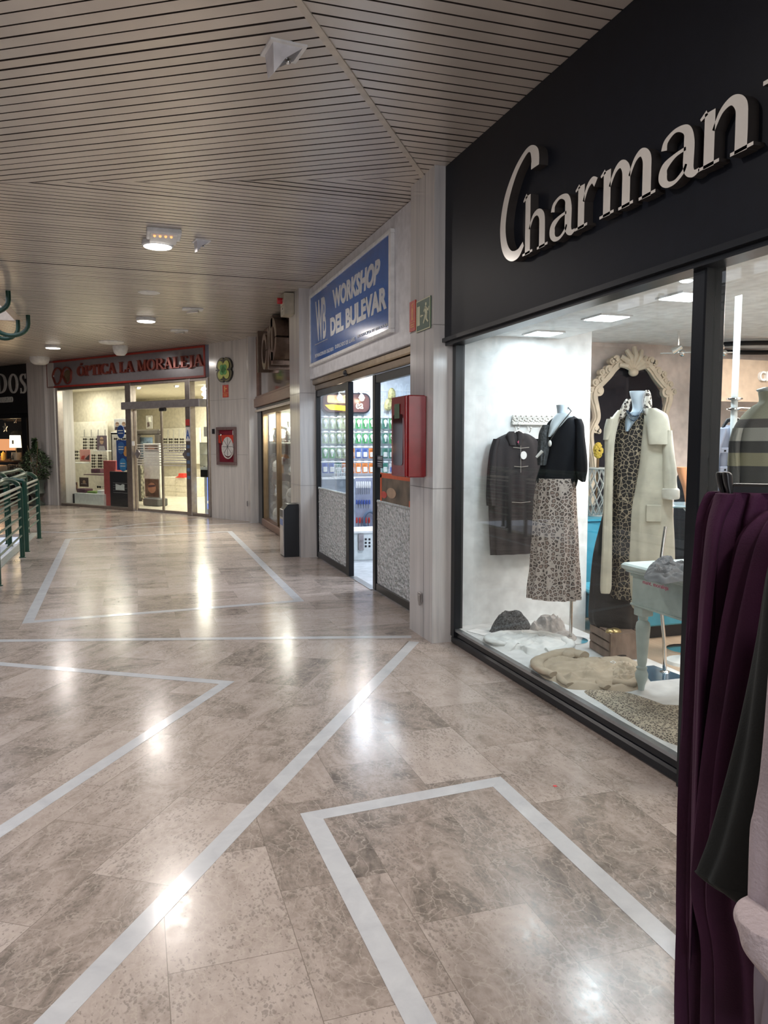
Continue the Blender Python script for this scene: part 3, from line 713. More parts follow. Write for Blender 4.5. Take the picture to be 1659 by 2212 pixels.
# fascia and glazing
fs = thing('shop_fascia', (2.26, 3.2, 2.25), 'large matt black fascia with raised silver script lettering above the clothes shop window', 'shop sign')
b = B(); b.box(FR, -5.358, -1.0, -2.298, -2.185, 2.262, CZ-.003); b.build('panel', BLKM, fs)
b = B(); b.box(FR, -5.358, -1.0, -2.298, -2.165, 2.235, 2.262); b.box(FR, -5.358, -1.0, -2.30, -2.19, 2.21, 2.235); b.build('lower_moulding', BLK, fs)
LT = lambda x0, k=.229: (lambda X, Y: (x0+X*k, 2.558+Y*.214))
sfh = lambda x, y, w_=.34: [(x-w_/2, y, .06), (x+w_/2, y+.02, .06)]
t1, t2 = .07, .25
GL = {
 'h': [[(.25, 0, t2), (.25, 1.5, t2)], sfh(.25, .03, .5), [(.02, 1.40, .05), (.20, 1.52, .12)], [(.33, .62, .07), (.52, .88, .10), (.75, .93, .16), (.93, .78, .25), (.96, .5, .27), (.96, 0, .27)], sfh(.98, .03, .5)],
 'a': [[(.18, .72, .17), (.24, .88, .12), (.50, .98, .08), (.78, .88, .18), (.86, .62, .27), (.86, .2, .27), (.98, .03, .14), (1.14, .05, .06)], [(.78, .55, .07), (.50, .52, .08), (.22, .40, .19), (.17, .22, .24), (.28, .06, .13), (.50, .03, .08), (.72, .14, .08), (.80, .26, .06)]],
 'r': [[(.25, 0, t2), (.25, .97, t2)], sfh(.25, .03, .5), [(.02, .90, .05), (.18, .98, .10)], [(.34, .58, .07), (.48, .84, .10), (.66, .95, .14), (.80, .86, .20)]],
 'm': [[(.25, 0, t2), (.25, .97, t2)], sfh(.25, .03, .5), [(.02, .90, .05), (.18, .98, .10)],
       [(.34, .60, .07), (.52, .86, .10), (.72, .94, .16), (.88, .78, .25), (.90, .5, .26), (.90, 0, .26)], sfh(.90, .03, .48),
       [(1.0, .60, .07), (1.17, .86, .10), (1.37, .94, .16), (1.53, .78, .25), (1.55, .5, .26), (1.55, 0, .26)], sfh(1.57, .03, .5)],
 'n': [[(.25, 0, t2), (.25, .97, t2)], sfh(.25, .03, .5), [(.02, .90, .05), (.18, .98, .10)], [(.34, .60, .07), (.52, .86, .10), (.76, .94, .16), (.95, .78, .25), (.98, .5, .27), (.98, 0, .27)], sfh(1.0, .03, .5)],
 't': [[(.35, 1.22, .05), (.34, .9, .24), (.34, .2, .25), (.46, .04, .13), (.66, .08, .05)], [(.05, .92, .07), (.66, .92, .07)]],
}
for ch, y0 in (('h', 4.075), ('a', 3.785), ('r', 3.525), ('m', 3.305), ('a', 2.880), ('n', 2.625), ('t', 2.315)):
    b = B()
    for st_ in GL[ch]: stroke(b, FR, st_, -2.185, -2.135, LT(-y0), 7, True)
    b.build('letter', [LTS, LSD], fs)
b = B()
cs, cz = -4.345, 2.565
Cp = [(.515, .345, .02), (.50, .42, .045), (.47, .50, .05), (.40, .56, .035), (.33, .552, .045), (.22, .48, .075), (.12, .36, .095), (.085, .24, .10), (.12, .13, .09), (.20, .055, .065), (.32, .03, .05), (.40, .05, .035)]
Cp = [(.505, .44, .105), (.50, .50, .10), (.44, .555, .035), (.35, .545, .035), (.22, .48, .05), (.10, .36, .075), (.05, .22, .085), (.08, .10, .08), (.17, .03, .06), (.28, .02, .05), (.36, .06, .03)]
stroke(b, FR, Cp, -2.185, -2.13, lambda x, y: (cs+x*.84-.015, cz+y), 8, True); b.build('letter', [LTS, LSD], fs)
# window frame, glass, base
o = thing('shop_window_frame', (2.27, 3.2, 0), 'black framed display window with a thick black bottom rail, in front of the mannequins', 'shop window')
b = B(); b.bev(FR, -5.345, -1.0, -2.36, -2.245, 0, .058, .012); b.bev(FR, -5.345, -1.0, -2.33, -2.262, .052, .105, .01); b.build('bottom_rail', BLK, o)
b = B(); b.box(FR, -5.335, -5.275, -2.31, -2.24, .06, 2.24); b.build('side_post', BLK, o)
b = B(); b.bev(FR, -2.748, -2.668, -2.33, -2.225, .0, 2.24, .006); b.build('middle_post', BLK, o)
b = B(); b.box(FR, -1.08, -1.0, -2.33, -2.225, .0, 2.24); b.build('side_post', BLK, o)
b = B(); b.box(FR, -5.345, -1.0, -2.285, -2.25, .10, .118); b.build('sill_strip', M('grey_aluminium', (.35, .36, .37), .3, .8), o)
b = B(); b.box(FR, -5.28, -2.745, -2.278, -2.268, .117, 2.236); b.build('glass_pane', GLASS, o)
b = B(); b.box(FR, -2.668, -1.08, -2.278, -2.268, .117, 2.236); b.build('glass_pane', GLASS, o)
for (s0, s1, z0, z1, cc, nm) in ():
    pass
q0 = onx(1386, 1256, 2.26); q1 = onx(1441, 1277, 2.26)
TM = M('dark_red_vinyl', (.30, .05, .09), .5)
t_ = text('mant. moraleja', FR, -q0.y, -q1.y, q1.z-.003, q1.z+.022, -2.2675, -2.266, name='decal_lettering', mat=TM, parent=o, slant=.0)
# shell
b = B(); b.box(WD, 2.34, 3.42, 5.36, 5.48, 0, 2.6); struct(b.build('wall_boutique_left', WHITE))
b = B(); b.box(WD, 3.36, 3.42, 5.48, 6.4, 0, 2.6); struct(b.build('wall_boutique_recess', WHITE))
b = B(); b.box(WD, 3.36, 8.0, 6.4, 6.5, 0, 2.6); struct(b.build('wall_boutique_back', WARMW))
b = B(); b.box(WD, 7.9, 8.0, 1.0, 6.4, 0, 2.6); struct(b.build('wall_boutique_right', WARMW))
b = B(); b.box(WD, 2.36, 8.0, .9, 1.0, 0, 2.6); struct(b.build('wall_boutique_near', WHITE))
b = B(); b.box(WD, 2.30, 3.15, 1.0, 5.36, 2.30, 2.6); struct(b.build('ceiling_display', WHITE))
b = B(); b.box(WD, 3.15, 7.9, 1.0, 6.4, 2.44, 2.6); struct(b.build('ceiling_boutique', WHITE))
b = B(); b.box(WD, 3.12, 7.9, 1.0, 6.4, -.05, .0); struct(b.build('floor_boutique', wood_mat('light_oak_floor', (.36, .26, .18), (.46, .35, .25), .35, (10, 1.2, 1))))
b = B(); b.box(WD, 2.285, 3.12, 1.0, 5.36, -.05, .12); struct(b.build('floor_display', M('pale_grey_platform', (.62, .63, .63), .55)))
PAN = emis('led_panel', (.84, .93, 1), 12)
for i, (x, y, lb) in enumerate(((2.85, 5.1, 'farthest'), (2.88, 4.35, 'middle'), (2.88, 3.6, 'nearest'))):
    t = thing('led_panel', (x, y, 2.3), 'square lit ceiling panel over the display window, %s of the three' % lb, 'ceiling light', 'square panels over the display window')
    b = B(); b.box(WD, x-.115, x+.115, y-.115, y+.115, 2.290, 2.30); b.build('frame', RIM, t)
    b = B(); b.box(WD, x-.1, x+.1, y-.1, y+.1, 2.287, 2.292); b.build('diffuser', PAN, t)
# small downlights in the display ceiling
for x, y, lb in ((2.62, 3.28, 'tiny round spotlight in the display ceiling above the nearest square panel'), ):
    b = B(); b.lathe((x, y, 2.293), [(.02, 0), (.03, .004), (.03, .007)], 16); tag(b.build('recessed_spotlight', PAN, None, origin=(x, y, 2.3)), lb, 'spotlight')
# ------------------------------------------------------------------ carved coat hook rail with the dark jacket
D0 = 5.35
F5 = Fr((0, D0), (1, 0)); 
t = thing('coat_hook_rail', F5.W(2.9, 0, 1.65), 'white carved wooden rail with hooks on the white display wall', 'hook rail')
CARV = M('distressed_white_wood', (.70, .69, .66), .6, bump=.5, bscale=40)
s0, z1 = F5.px(1105, 893); s1, z0 = F5.px(1206, 919)
b = B(); b.bev(F5, s0, s1, 0, .02, z0, z0+.02, .004); b.box(F5, s0+.005, s1-.005, 0, .012, z0+.02, z1-.012)
b.build('board', CARV, t)
b = B(); rr = random.Random(8)
for k in range(9):
    cx_ = s0+.028+k*(s1-s0-.05)/8
    for sg in (1, -1):
        pts = [F5.W(cx_+sg*(.004+.0021*j)*math.cos(j*.75)*1.5, .016, (z0+z1)/2+.006+(.004+.0024*j)*math.sin(j*.75)*1.5+(.01 if sg > 0 else -.006)) for j in range(9)]
        b.tube(pts, .004, 6)
b.build('carving', M('carved_white', (.72, .71, .68), .55), t, True)
for x in (1113, 1140, 1168, 1192):
    s, z = F5.px(x, 921); b = B(); b.tube([F5.W(s, .0, z), F5.W(s, .015, z-.03), F5.W(s, .03, z-.045), F5.W(s, .045, z-.035), F5.W(s, .05, z-.015)], .004, 6); b.ball(F5.W(s, .05, z-.012), .008); b.build('hook', CARV, t, True)
DJK = M('dark_plum_cloth', (.013, .009, .012), .66, bump=.3, bscale=250)
t = thing('jacket', F5.W(2.72, .05, .7), 'long dark plum jacket hanging from the carved hook rail', 'jacket')
b = B(); b.cloth(F5, [(934, 1104, 1122), (938, 1092, 1142), (950, 1070, 1160), (965, 1061, 1168), (1000, 1058, 1172), (1060, 1056, 1173), (1130, 1058, 1176), (1196, 1061, 1180)], .035, 12, .012, d=.05, seed=3); b.build('body', DJK, t, True)
b = B(); b.cloth(F5, [(948, 1066, 1080), (975, 1058, 1074), (1020, 1053, 1070), (1070, 1051, 1068), (1092, 1052, 1068)], .028, 5, .006, d=.065, seed=5); b.build('sleeve', DJK, t, True)
b = B(); b.cloth(F5, [(948, 1158, 1172), (975, 1162, 1178), (1020, 1166, 1182), (1085, 1168, 1184)], .028, 5, .006, d=.05, seed=6); b.build('sleeve', DJK, t, True)
b = B(); b.cloth(F5, [(932, 1100, 1112), (940, 1094, 1110), (962, 1100, 1114)], .012, d=.085); b.cloth(F5, [(932, 1114, 1126), (942, 1117, 1132), (962, 1116, 1126)], .012, d=.085); b.build('collar', DJK, t, True)
s, z = F5.px(1118, 983); b = B(); b.disc(F5, s, z, .095, .099, .026, .03); b.build('price_tag', M('white_card', (.8, .8, .8), .6), t)
b = B(); s, z = F5.px(1108, 955); b.prism(F5, [(s+.014*(1 if k % 2 else .4)*math.cos(k*PI/5), z+.014*(1 if k % 2 else .4)*math.sin(k*PI/5)) for k in range(10)], .09, .095); b.build('star_brooch', M('pink_cloth', (.75, .12, .25), .5), t)
b = B(); b.tube([F5.W(F5.px(1113, y)[0], .088, F5.px(1113, y)[1]) for y in (940, 955, 970, 1000, 1020)], .003, 6); b.build('chain', M('bright_metal', (.8, .8, .8), .2, 1.), t, True)
for y, w_ in ((968, 34), (1008, 30), (1084, 40)):
    b = B(); pts = [F5.W(F5.px(1113+dx*w_/2, y)[0], .094, F5.px(1113, y)[1]+.006*abs(dx)) for dx in (-1, -.5, 0, .5, 1)]; b.tube(pts, .0022, 5); b.build('piping', M('bright_metal', (.8, .8, .8), .2, 1.), t, True)
t2_ = tag(None, '') if 0 else None
h = thing('clothes_hanger', F5.W(2.71, .03, 1.6), 'thin metal hanger inside the dark plum jacket', 'hanger')
b = B(); s, z = F5.px(1113, 930); b.tube([F5.W(s, .03, z+.045), F5.W(s+.015, .03, z+.052), F5.W(s+.02, .03, z+.035), F5.W(s, .04, z+.02), F5.W(s, .05, z)], .003, 6); b.build('hook', CHROME, h, True)
b = B(); b.tube([F5.W(s-.16, .05, z-.085), F5.W(s, .05, z), F5.W(s+.17, .05, z-.085)], .006, 8); b.build('arms', CHROME, h, True)
# ------------------------------------------------------------------ mannequins
def face(C):
    d = Vector((C[0], C[1])).normalized(); return Fr(C, (d.y, -d.x))
BUST = M('pale_grey_mannequin', (.46, .52, .58), .45)
FG = face((2.86, 4.70))
KN = M('black_fine_knit', (.005, .006, .009), .75, bump=.15, bscale=400, spec=.2)
LEO = leopard('leopard_print_satin', (.50, .43, .39), (.05, .038, .038), (.30, .22, .185), 36, net=True)
t = thing('mannequin', (2.86, 4.70, .12), 'headless mannequin in a black wide-sleeved top and long leopard print skirt', 'mannequin', 'window mannequins')
b = B(); b.cloth(FG, [(875, 1201, 1228), (888, 1203, 1229), (898, 1202, 1234), (910, 1192, 1248), (930, 1186, 1250), (980, 1188, 1240)], .055, d=0, M_=20); b.build('bust', BUST, t, True)
b = B(); b.cloth(FG, [(893, 1203, 1236), (901, 1196, 1238), (914, 1189, 1226), (928, 1185, 1208), (944, 1183, 1190)], .062, d=.052, M_=20); b.build('chest', M('white_mannequin_skin', (.62, .70, .76), .4), t, True)
b = B(); b.cloth(FG, [(899, 1202, 1240), (906, 1190, 1250), (916, 1181, 1257), (935, 1177, 1258), (965, 1176, 1254), (1000, 1168, 1250), (1025, 1161, 1248), (1040, 1158, 1246), (1050, 1164, 1243)], .105, 9, .008, d=0, seed=2); b.build('top', KN, t, True)
b = B(); b.cloth(FG, [(905, 1238, 1256), (920, 1240, 1262), (945, 1240, 1264), (985, 1240, 1268), (1015, 1240, 1269), (1032, 1247, 1266), (1040, 1256, 1264)], .07, 5, .008, d=.03, seed=4); b.build('sleeve', KN, t, True)
b = B(); b.cloth(FG, [(918, 1172, 1186), (935, 1165, 1184), (955, 1163, 1186), (985, 1162, 1184), (1005, 1164, 1180)], .05, 7, .01, d=.05, seed=6); b.build('sleeve', M('grey_lace', (.06, .065, .07), .8, bump=.8, bscale=120, var=.3, scale=60), t, True)
b = B(); b.cloth(FG, [(1033, 1160, 1242), (1050, 1157, 1243), (1080, 1154, 1244), (1150, 1150, 1247), (1220, 1145, 1250), (1262, 1142, 1251), (1292, 1141, 1252)], .12, 11, .016, d=0, M_=44, N=120, seed=1); b.build('skirt', LEO, t, True)
b = B(); pts = [FG.W(*(lambda q: (q[0], dd, q[1]))(FG.px(x, y, dd))) for x, y, dd in ((1227, 880, .02), (1234, 888, .09), (1222, 903, .125), (1210, 918, .13), (1198, 936, .135), (1188, 952, .13))]
b.tube(pts, .004, 6); b.build('necklace', M('dark_cord', (.03, .03, .03), .5), t, True)
b = B(); q = FG.px(1188, 958, .13); b.ball(FG.W(q[0], .135, q[1]), (.012, .012, .022)); q = FG.px(1165, 981, .13); b.tube([FG.W(q[0]-.02, .12, q[1]-.022), FG.W(q[0]+.02, .12, q[1]+.022)], [.008, .012], 8); b.build('pendant', M('milky_crystal', (.7, .7, .68), .2), t, True)
b = B(); b.tube([(2.89, 4.71, .13), (2.89, 4.71, .9)], .011, 12); b.build('pole', CHROME, t, True)
b = B(); b.lathe((2.89, 4.71, .12), [(.12, 0), (.12, .006), (.02, .014)], 28); b.build('stand_base', CHROME, t, True)
# second one
C2 = (2.985, 4.33); FG2 = face(C2)
WOOL = M('cream_wool_cloth', (.58, .545, .44), .85, sheen=.3, bump=.2, bscale=350)
WOOLD = M('cream_wool_lining', (.50, .46, .37), .9)
LEO2 = leopard('dark_leopard_print', (.34, .28, .20), (.009, .007, .007), (.03, .018, .015), 38, True)
SEQ = M('black_sequin_cloth', (.012, .011, .012), .45, bump=.4, bscale=200)
t = thing('mannequin', (C2[0], C2[1], .29), 'headless mannequin in a long cream coat and dark leopard dress', 'mannequin', 'window mannequins')
b = B(); b.cloth(FG2, [(845, 1360, 1394), (849, 1360, 1393), (870, 1365, 1390), (888, 1364, 1394), (905, 1345, 1408), (940, 1335, 1410)], .05, d=.02, M_=20); b.build('bust', BUST, t, True)
b = B(); b.cloth(FG2, [(890, 1364, 1386), (900, 1352, 1382), (915, 1349, 1370), (932, 1350, 1358)], .06, d=.065, M_=16); b.build('chest', M('blue_grey_mannequin_skin', (.36, .46, .56), .4), t, True)
b = B(); b.cloth(FG2, [(893, 1346, 1398), (905, 1334, 1402), (930, 1322, 1404), (970, 1318, 1400), (1030, 1317, 1392), (1080, 1316, 1384), (1150, 1318, 1380), (1220, 1319, 1378), (1290, 1320, 1378)], .095, 9, .008, d=0, seed=9); b.build('dress', LEO2, t, True)
b = B(); b.cloth(FG2, [(1040, 1322, 1362), (1120, 1300, 1374), (1200, 1282, 1377), (1280, 1275, 1378), (1340, 1273, 1378), (1362, 1290, 1377), (1370, 1305, 1376)], .07, 9, .01, d=-.07, seed=11); b.build('sequin_skirt', SEQ, t, True)
b = B(); b.cloth(FG2, [(900, 1318, 1440), (960, 1308, 1448), (1060, 1304, 1450), (1180, 1300, 1452), (1270, 1300, 1446), (1284, 1302, 1440)], .03, 8, .008, d=-.11, seed=12); ct = b.build('coat', WOOL, t, True)
b = B(); b.cloth(FG2, [(886, 1334, 1350), (900, 1323, 1342), (925, 1309, 1333), (960, 1306, 1327), (1020, 1306, 1324), (1100, 1302, 1322), (1200, 1299, 1321), (1265, 1297, 1320), (1281, 1299, 1316)], .03, 3, .006, d=.085, seed=13); b.build('front_panel', WOOL, ct, True)
b = B(); b.cloth(FG2, [(884, 1394, 1420), (900, 1392, 1440), (940, 1388, 1446), (1000, 1382, 1448), (1060, 1372, 1450), (1115, 1361, 1453), (1200, 1358, 1456), (1270, 1361, 1454), (1290, 1363, 1436), (1312, 1368, 1398), (1318, 1380, 1390)], .045, 6, .010, d=.07, M_=50, seed=14); b.build('front_panel', WOOL, ct, True)
b = B(); b.cloth(FG2, [(882, 1398, 1418), (895, 1396, 1440), (915, 1398, 1446), (940, 1399, 1449), (958, 1401, 1449), (960, 1402, 1448)], .035, 2, .004, d=.115, seed=15); b.build('cape_collar', WOOL, ct, True)
b = B(); b.cloth(FG2, [(905, 1310, 1330), (925, 1305, 1328), (950, 1303, 1316)], .03, d=.09, seed=16); b.build('cape_collar', WOOL, ct, True)
b = B(); b.cloth(FG2, [(930, 1436, 1452), (960, 1430, 1455), (1000, 1430, 1460), (1035, 1431, 1463), (1062, 1432, 1464)], .05, 4, .006, d=.09, seed=17); sl = b.build('sleeve', WOOL, ct, True)
b = B(); b.cloth(FG2, [(1054, 1431, 1464), (1058, 1428, 1468), (1068, 1428, 1469), (1076, 1429, 1468), (1078, 1432, 1464)], .062, 3, .003, d=.09, seed=18); b.build('cuff', M('cream_wool_cuff', (.66, .63, .55), .85), sl, True)
s0, z1 = FG2.px(1396, 1090, .12); s1, z0 = FG2.px(1428, 1128, .12); b = B(); b.bev(FG2, s0, s1, .112, .124, z0, z1, .004); b.build('pocket', WOOL, ct)
for rows, dd, sd in (([(843, 1394, 1402), (852, 1393, 1406), (872, 1390, 1408), (892, 1390, 1406), (898, 1396, 1402)], .07, 20), ([(862, 1352, 1364), (872, 1345, 1362), (890, 1338, 1356), (905, 1336, 1346)], .09, 21)):
    b = B(); b.cloth(FG2, rows, .03, 3, .003, d=dd, seed=sd); b.build('collar', leopard('leopard_collar', (.55, .50, .44), (.02, .016, .016), (.2, .16, .13), 50), t, True)
for k, (x0, x1, yb) in enumerate(((1352, 1386, 905), (1354, 1388, 895))):
    pts = []
    for j in range(9):
        u = j/8; x = x0+(x1-x0)*u; y = 886+(yb-886)*math.sin(u*PI)+4*math.sin(u*PI)
        q = FG2.px(x, y, .135); pts.append(FG2.W(q[0], .105+.03*math.sin(u*PI), q[1]))
    b = B(); b.tube(pts, .005, 6); b.build('necklace', M('blue_black_beads', (.04, .06, .09), .2), t, True)
# crate
WOODC = wood_mat('weathered_crate_wood', (.17, .115, .085), (.27, .19, .145), .7, (6, 6, 2))
a_ = Vector((2.863, 4.196)); FC = Fr(a_, Vector((3.083, 4.160))-a_)   # front face runs to the right
t = thing('wooden_crate', (2.95, 4.33, .12), 'small brown slatted wooden crate on the display platform', 'crate')
W_, L_, z0, zt = .223, .30, .12, .292
for (s, d) in ((.0, -.02), (W_-.02, -.02), (0, -L_), (W_-.02, -L_)):
    b = B(); b.box(FC, s, s+.02, d, d+.02, z0, zt); b.build('corner_post', WOODC, t)
for d in (.0, -L_-.008): b = B(); b.box(FC, 0, W_, d, d+.008, z0+.002, zt-.002); b.build('end_panel', WOODC, t)
for k in range(3):
    for s in (-.008, W_):
        b = B(); b.box(FC, s, s+.008, -L_, 0, z0+.004+k*.058, z0+.05+k*.058); b.build('slat', WOODC, t)
b = B(); b.box(FC, 0.01, W_-.01, -L_+.01, -.01, z0, z0+.01); b.box(FC, .02, W_-.02, -L_+.02, -.02, zt-.03, zt-.006); b.build('boards', WOODC, t)
b = B(); b.prism(FC, [(.075+.035*math.cos(a*PI/6)*1.0, z0+.028+.007*math.sin(a*PI/6)) for a in range(12)], .0075, .0095); b.build('hand_slot', M('dark_slot', (.03, .02, .015), .8), t)
b = B(); p = FC.W(.055, -.06, zt-.005); b.ball(p, (.05, .035, .028)); b.ball(FC.W(.02, -.05, zt), (.03, .03, .022))
tag(b.build('shoe', M('gold_leather', (.55, .42, .20), .3, .8), None, True), 'gold pointed shoe tip peeping out on the wooden crate', 'shoe')
# clothes laid on the platform
Z = .1205
def P2(*a): return [tuple(onz(x, y, .12)[:2]) for x, y in a]
def laid(name, outline, h, mat, label, cat, seed, **k):
    b = B(); b.pile(outline, Z, h, seed, **k); return tag(b.build(name, mat, None, True), label, cat, 'clothes laid out on the window platform')
c = onz(1104, 1364, .12); laid('tweed_cap', [(c.x+.165*math.cos(a)-.02*math.sin(a), c.y+.10*math.sin(a)) for a in [i*PI/7 for i in range(14)]], .15, M('black_white_tweed', (.07, .075, .08), .9, var=.6, scale=90, bump=.8, bscale=110), 'dark speckled knitted bundle at the left end of the window platform', 'knitwear', 3, rough=.3, fr_=12)
c = onz(1190, 1366, .12); laid('knitted_scarf', [(c.x+(.125+(.06 if 5 < i < 9 else 0))*math.cos(a), c.y+(.085)*math.sin(a)) for i, a in enumerate([i*PI/7 for i in range(14)])], .13, M('mottled_beige_cloth', (.46, .43, .41), .9, var=.12, scale=25, bump=.5), 'mottled beige ruffled scarf bundle beside the dark speckled bundle', 'scarf', 5, rough=.5, fr_=13)
b = B(); b.pile(P2((1195, 1368), (1222, 1368), (1247, 1380), (1240, 1388), (1205, 1382)), Z, .03, 8, rough=.6); tag(b.build('scarf_end', M('mottled_beige_cloth'), None, True), 'flat beige scarf end lying right of the mottled bundle', 'scarf', 'clothes laid out on the window platform')
SWW = M('white_fine_knit', (.70, .71, .70), .85, bump=.15, bscale=300)
swt = laid('sweater', P2((1045, 1384), (1050, 1377), (1085, 1371), (1130, 1366), (1160, 1368), (1200, 1380), (1228, 1384), (1240, 1400), (1232, 1410), (1205, 1418), (1165, 1418), (1140, 1414), (1128, 1405), (1112, 1403), (1098, 1407), (1070, 1398)), .045, SWW, 'white sweater laid out flat in the display window', 'sweater', 1, rough=.8, fr_=9)
CAM = M('camel_fine_knit', (.40, .33, .245), .9, bump=.15, bscale=300)
o = laid('sweater', P2((1158, 1430), (1175, 1422), (1215, 1423), (1238, 1426), (1262, 1422), (1310, 1428), (1345, 1430), (1380, 1448), (1392, 1470), (1388, 1485), (1360, 1494), (1330, 1494), (1290, 1491), (1240, 1490), (1214, 1484), (1200, 1474), (1176, 1466), (1158, 1448)), .05, CAM, 'camel brown sweater laid out flat in front of the wooden crate', 'sweater', 7, rough=.85, fr_=7)
b = B(); b.pile(P2((1212, 1424), (1228, 1418), (1245, 1418), (1247, 1424), (1232, 1432), (1215, 1430)), Z+.03, .03, 3); b.build('sleeve_end', CAM, o, True)
b = B(); b.pile(P2((1320, 1455), (1345, 1440), (1375, 1452), (1388, 1478), (1350, 1488), (1328, 1480)), Z+.02, .035, 9, rough=.9, fr_=18); b.build('rolled_sleeve', CAM, o, True)
def sleeve(path_, r0, r1, m, nm='sleeve', flat=.6, z=Z):
    q = [onz(x, y, .12) for x, y in path_]; q = [Vector(p[:]) for p in spline([tuple(v) for v in q], 6)]
    b = B(); n_ = len(q); b.tube([(p.x, p.y, 0) for p in q], [r0+(r1-r0)*i/(n_-1)+.006*noise.noise(Vector((i*.6, r0*50, 0))) for i in range(n_)], 16)
    b.v = [Vector((v.x, v.y, z+max(r0, r1)*flat+v.z*flat+.006*noise.noise(Vector((v.x*30, v.y*30, v.z*30))))) for v in b.v]
    return b.build(nm, m, o, True)
sleeve([(1262, 1428), (1225, 1420), (1180, 1430), (1160, 1440), (1166, 1456), (1195, 1468)], .05, .032, CAM)
sleeve([(1300, 1440), (1340, 1436), (1376, 1450), (1384, 1470), (1362, 1486), (1325, 1482)], .045, .03, CAM)
sleeve([(1305, 1450), (1290, 1465), (1296, 1484), (1312, 1492)], .02, .026, CAM, 'hem_fold')
sleeve([(1215, 1440), (1206, 1458), (1214, 1476), (1232, 1486)], .018, .026, CAM, 'hem_fold')
_o = o; o = swt
sleeve([(1130, 1374), (1090, 1374), (1056, 1382), (1060, 1392), (1095, 1400)], .035, .026, SWW)
sleeve([(1165, 1376), (1205, 1384), (1232, 1398), (1218, 1410), (1180, 1414)], .04, .028, SWW)
sleeve([(1120, 1376), (1122, 1390), (1132, 1404)], .02, .022, SWW, 'hem_fold')
sleeve([(1150, 1376), (1166, 1392), (1160, 1408)], .018, .024, SWW, 'hem_fold')
o = _o
b = B(); pts = [onz(x, y, .185) for x, y in ((1318, 1430), (1324, 1428), (1330, 1431), (1326, 1433))]; b.tube(pts, .003, 5, closed=True); b.build('tag_cord', M('white_card'), o, True)
laid('leopard_scarf', P2((1262, 1494), (1300, 1490), (1350, 1495), (1395, 1508), (1440, 1524), (1492, 1534), (1492, 1612), (1455, 1608), (1410, 1588), (1345, 1550), (1300, 1520)), .014, leopard('small_leopard_print', (.42, .36, .27), (.03, .025, .02), (.14, .10, .07), 60, net=True), 'flat small-print leopard scarf nearest the black middle post', 'scarf', 12, rough=.7, edge=.006, fr_=9)
b = B(); b.slab(P2((1008, 1364), (1030, 1359), (1072, 1370), (1062, 1378)), Z, Z+.004); tag(b.build('paper_sheet', M('white_card'), None), 'white paper sheet lying at the left corner of the window platform', 'paper')
b = B(); b.slab(P2((1383, 1441), (1412, 1438), (1484, 1464), (1405, 1472)), .1202, .1225); tag(b.build('base_plate', M('blue_grey_mirror', (.10, .20, .30), .1, .6)), 'blue-grey shiny square plate under the chrome leg', 'plate')
# ------------------------------------------------------------------ mint table with grey cloth
MINT = M('mint_painted_wood', (.44, .52, .50), .45, bump=.05)
t = thing('painted_table', (2.85, 3.35, .12), 'pale mint painted table with turned legs at the right of the display window', 'table')
x0, x1, y0, y1 = 2.61, 3.08, 3.00, 3.70
b = B(); b.bev(WD, x0-.02, x1+.02, y0-.02, y1+.02, .80, .835, .010); b.bev(WD, x0, x1, y0, y1, .785, .80, .004); b.build('tabletop', M('pale_mint_top', (.56, .64, .63), .35), t)
b = B(); b.box(WD, x0+.03, x1-.03, y0+.03, y1-.03, .60, .785); b.box(WD, x0+.02, x1-.02, y0+.02, y1-.02, .765, .785); b.box(WD, x0+.022, x1-.022, y0+.022, y1-.022, .60, .61); b.build('apron', MINT, t)
prof = [(.016, 0), (.02, .03), (.024, .045), (.034, .07), (.036, .095), (.026, .118), (.03, .124), (.03, .132), (.022, .14), (.026, .16), (.036, .30), (.040, .36), (.036, .385), (.022, .40), (.026, .408), (.026, .418), (.030, .43), (.03, .44)]
for (lx, ly) in ((x0+.07, y1-.08), (x1-.07, y1-.08), (x0+.07, y0+.08), (x1-.07, y0+.08)):
    b = B(); b.lathe((lx, ly, .12), prof, 20); b.bev(WD, lx-.038, lx+.038, ly-.038, ly+.038, .545, .62, .004); b.build('leg', MINT, t, True)
    sg = 1 if lx < 2.8 else -1
    b = B(); b.prism(Fr((0, ly), (1, 0)), [(lx+sg*.03, .61), (lx+sg*.12, .61), (lx+sg*.10, .585), (lx+sg*.06, .575), (lx+sg*.035, .55)], -.012, .012); b.build('bracket', MINT, t)
b = B(); z_ = .836
b.pile([tuple(onz(x, y, .835)[:2]) for x, y in ((1392, 1250), (1400, 1228), (1425, 1210), (1450, 1208), (1462, 1222), (1500, 1225), (1500, 1250), (1460, 1258), (1436, 1262), (1418, 1258))], z_, .04, 4, rough=.8, fr_=14); tag(b.build('cloth', M('dark_grey_felt', (.09, .09, .095), .9), None, True), 'dark grey felt cloth folded on the mint table', 'cloth')
b = B(); b.tube([(3.03, 3.87, .125), (3.02, 3.87, .30), (2.99, 3.89, .62), (3.0, 3.9, .80), (3.04, 3.92, 1.0)], [.013, .011, .01, .01, .01], 12)
b.lathe((3.03, 3.87, .1225), [(.03, 0), (.026, .006), (.014, .01)], 16); tag(b.build('display_stand', CHROME, None, True), 'bent chrome stand rod rising from the blue-grey plate behind the mint table', 'stand')
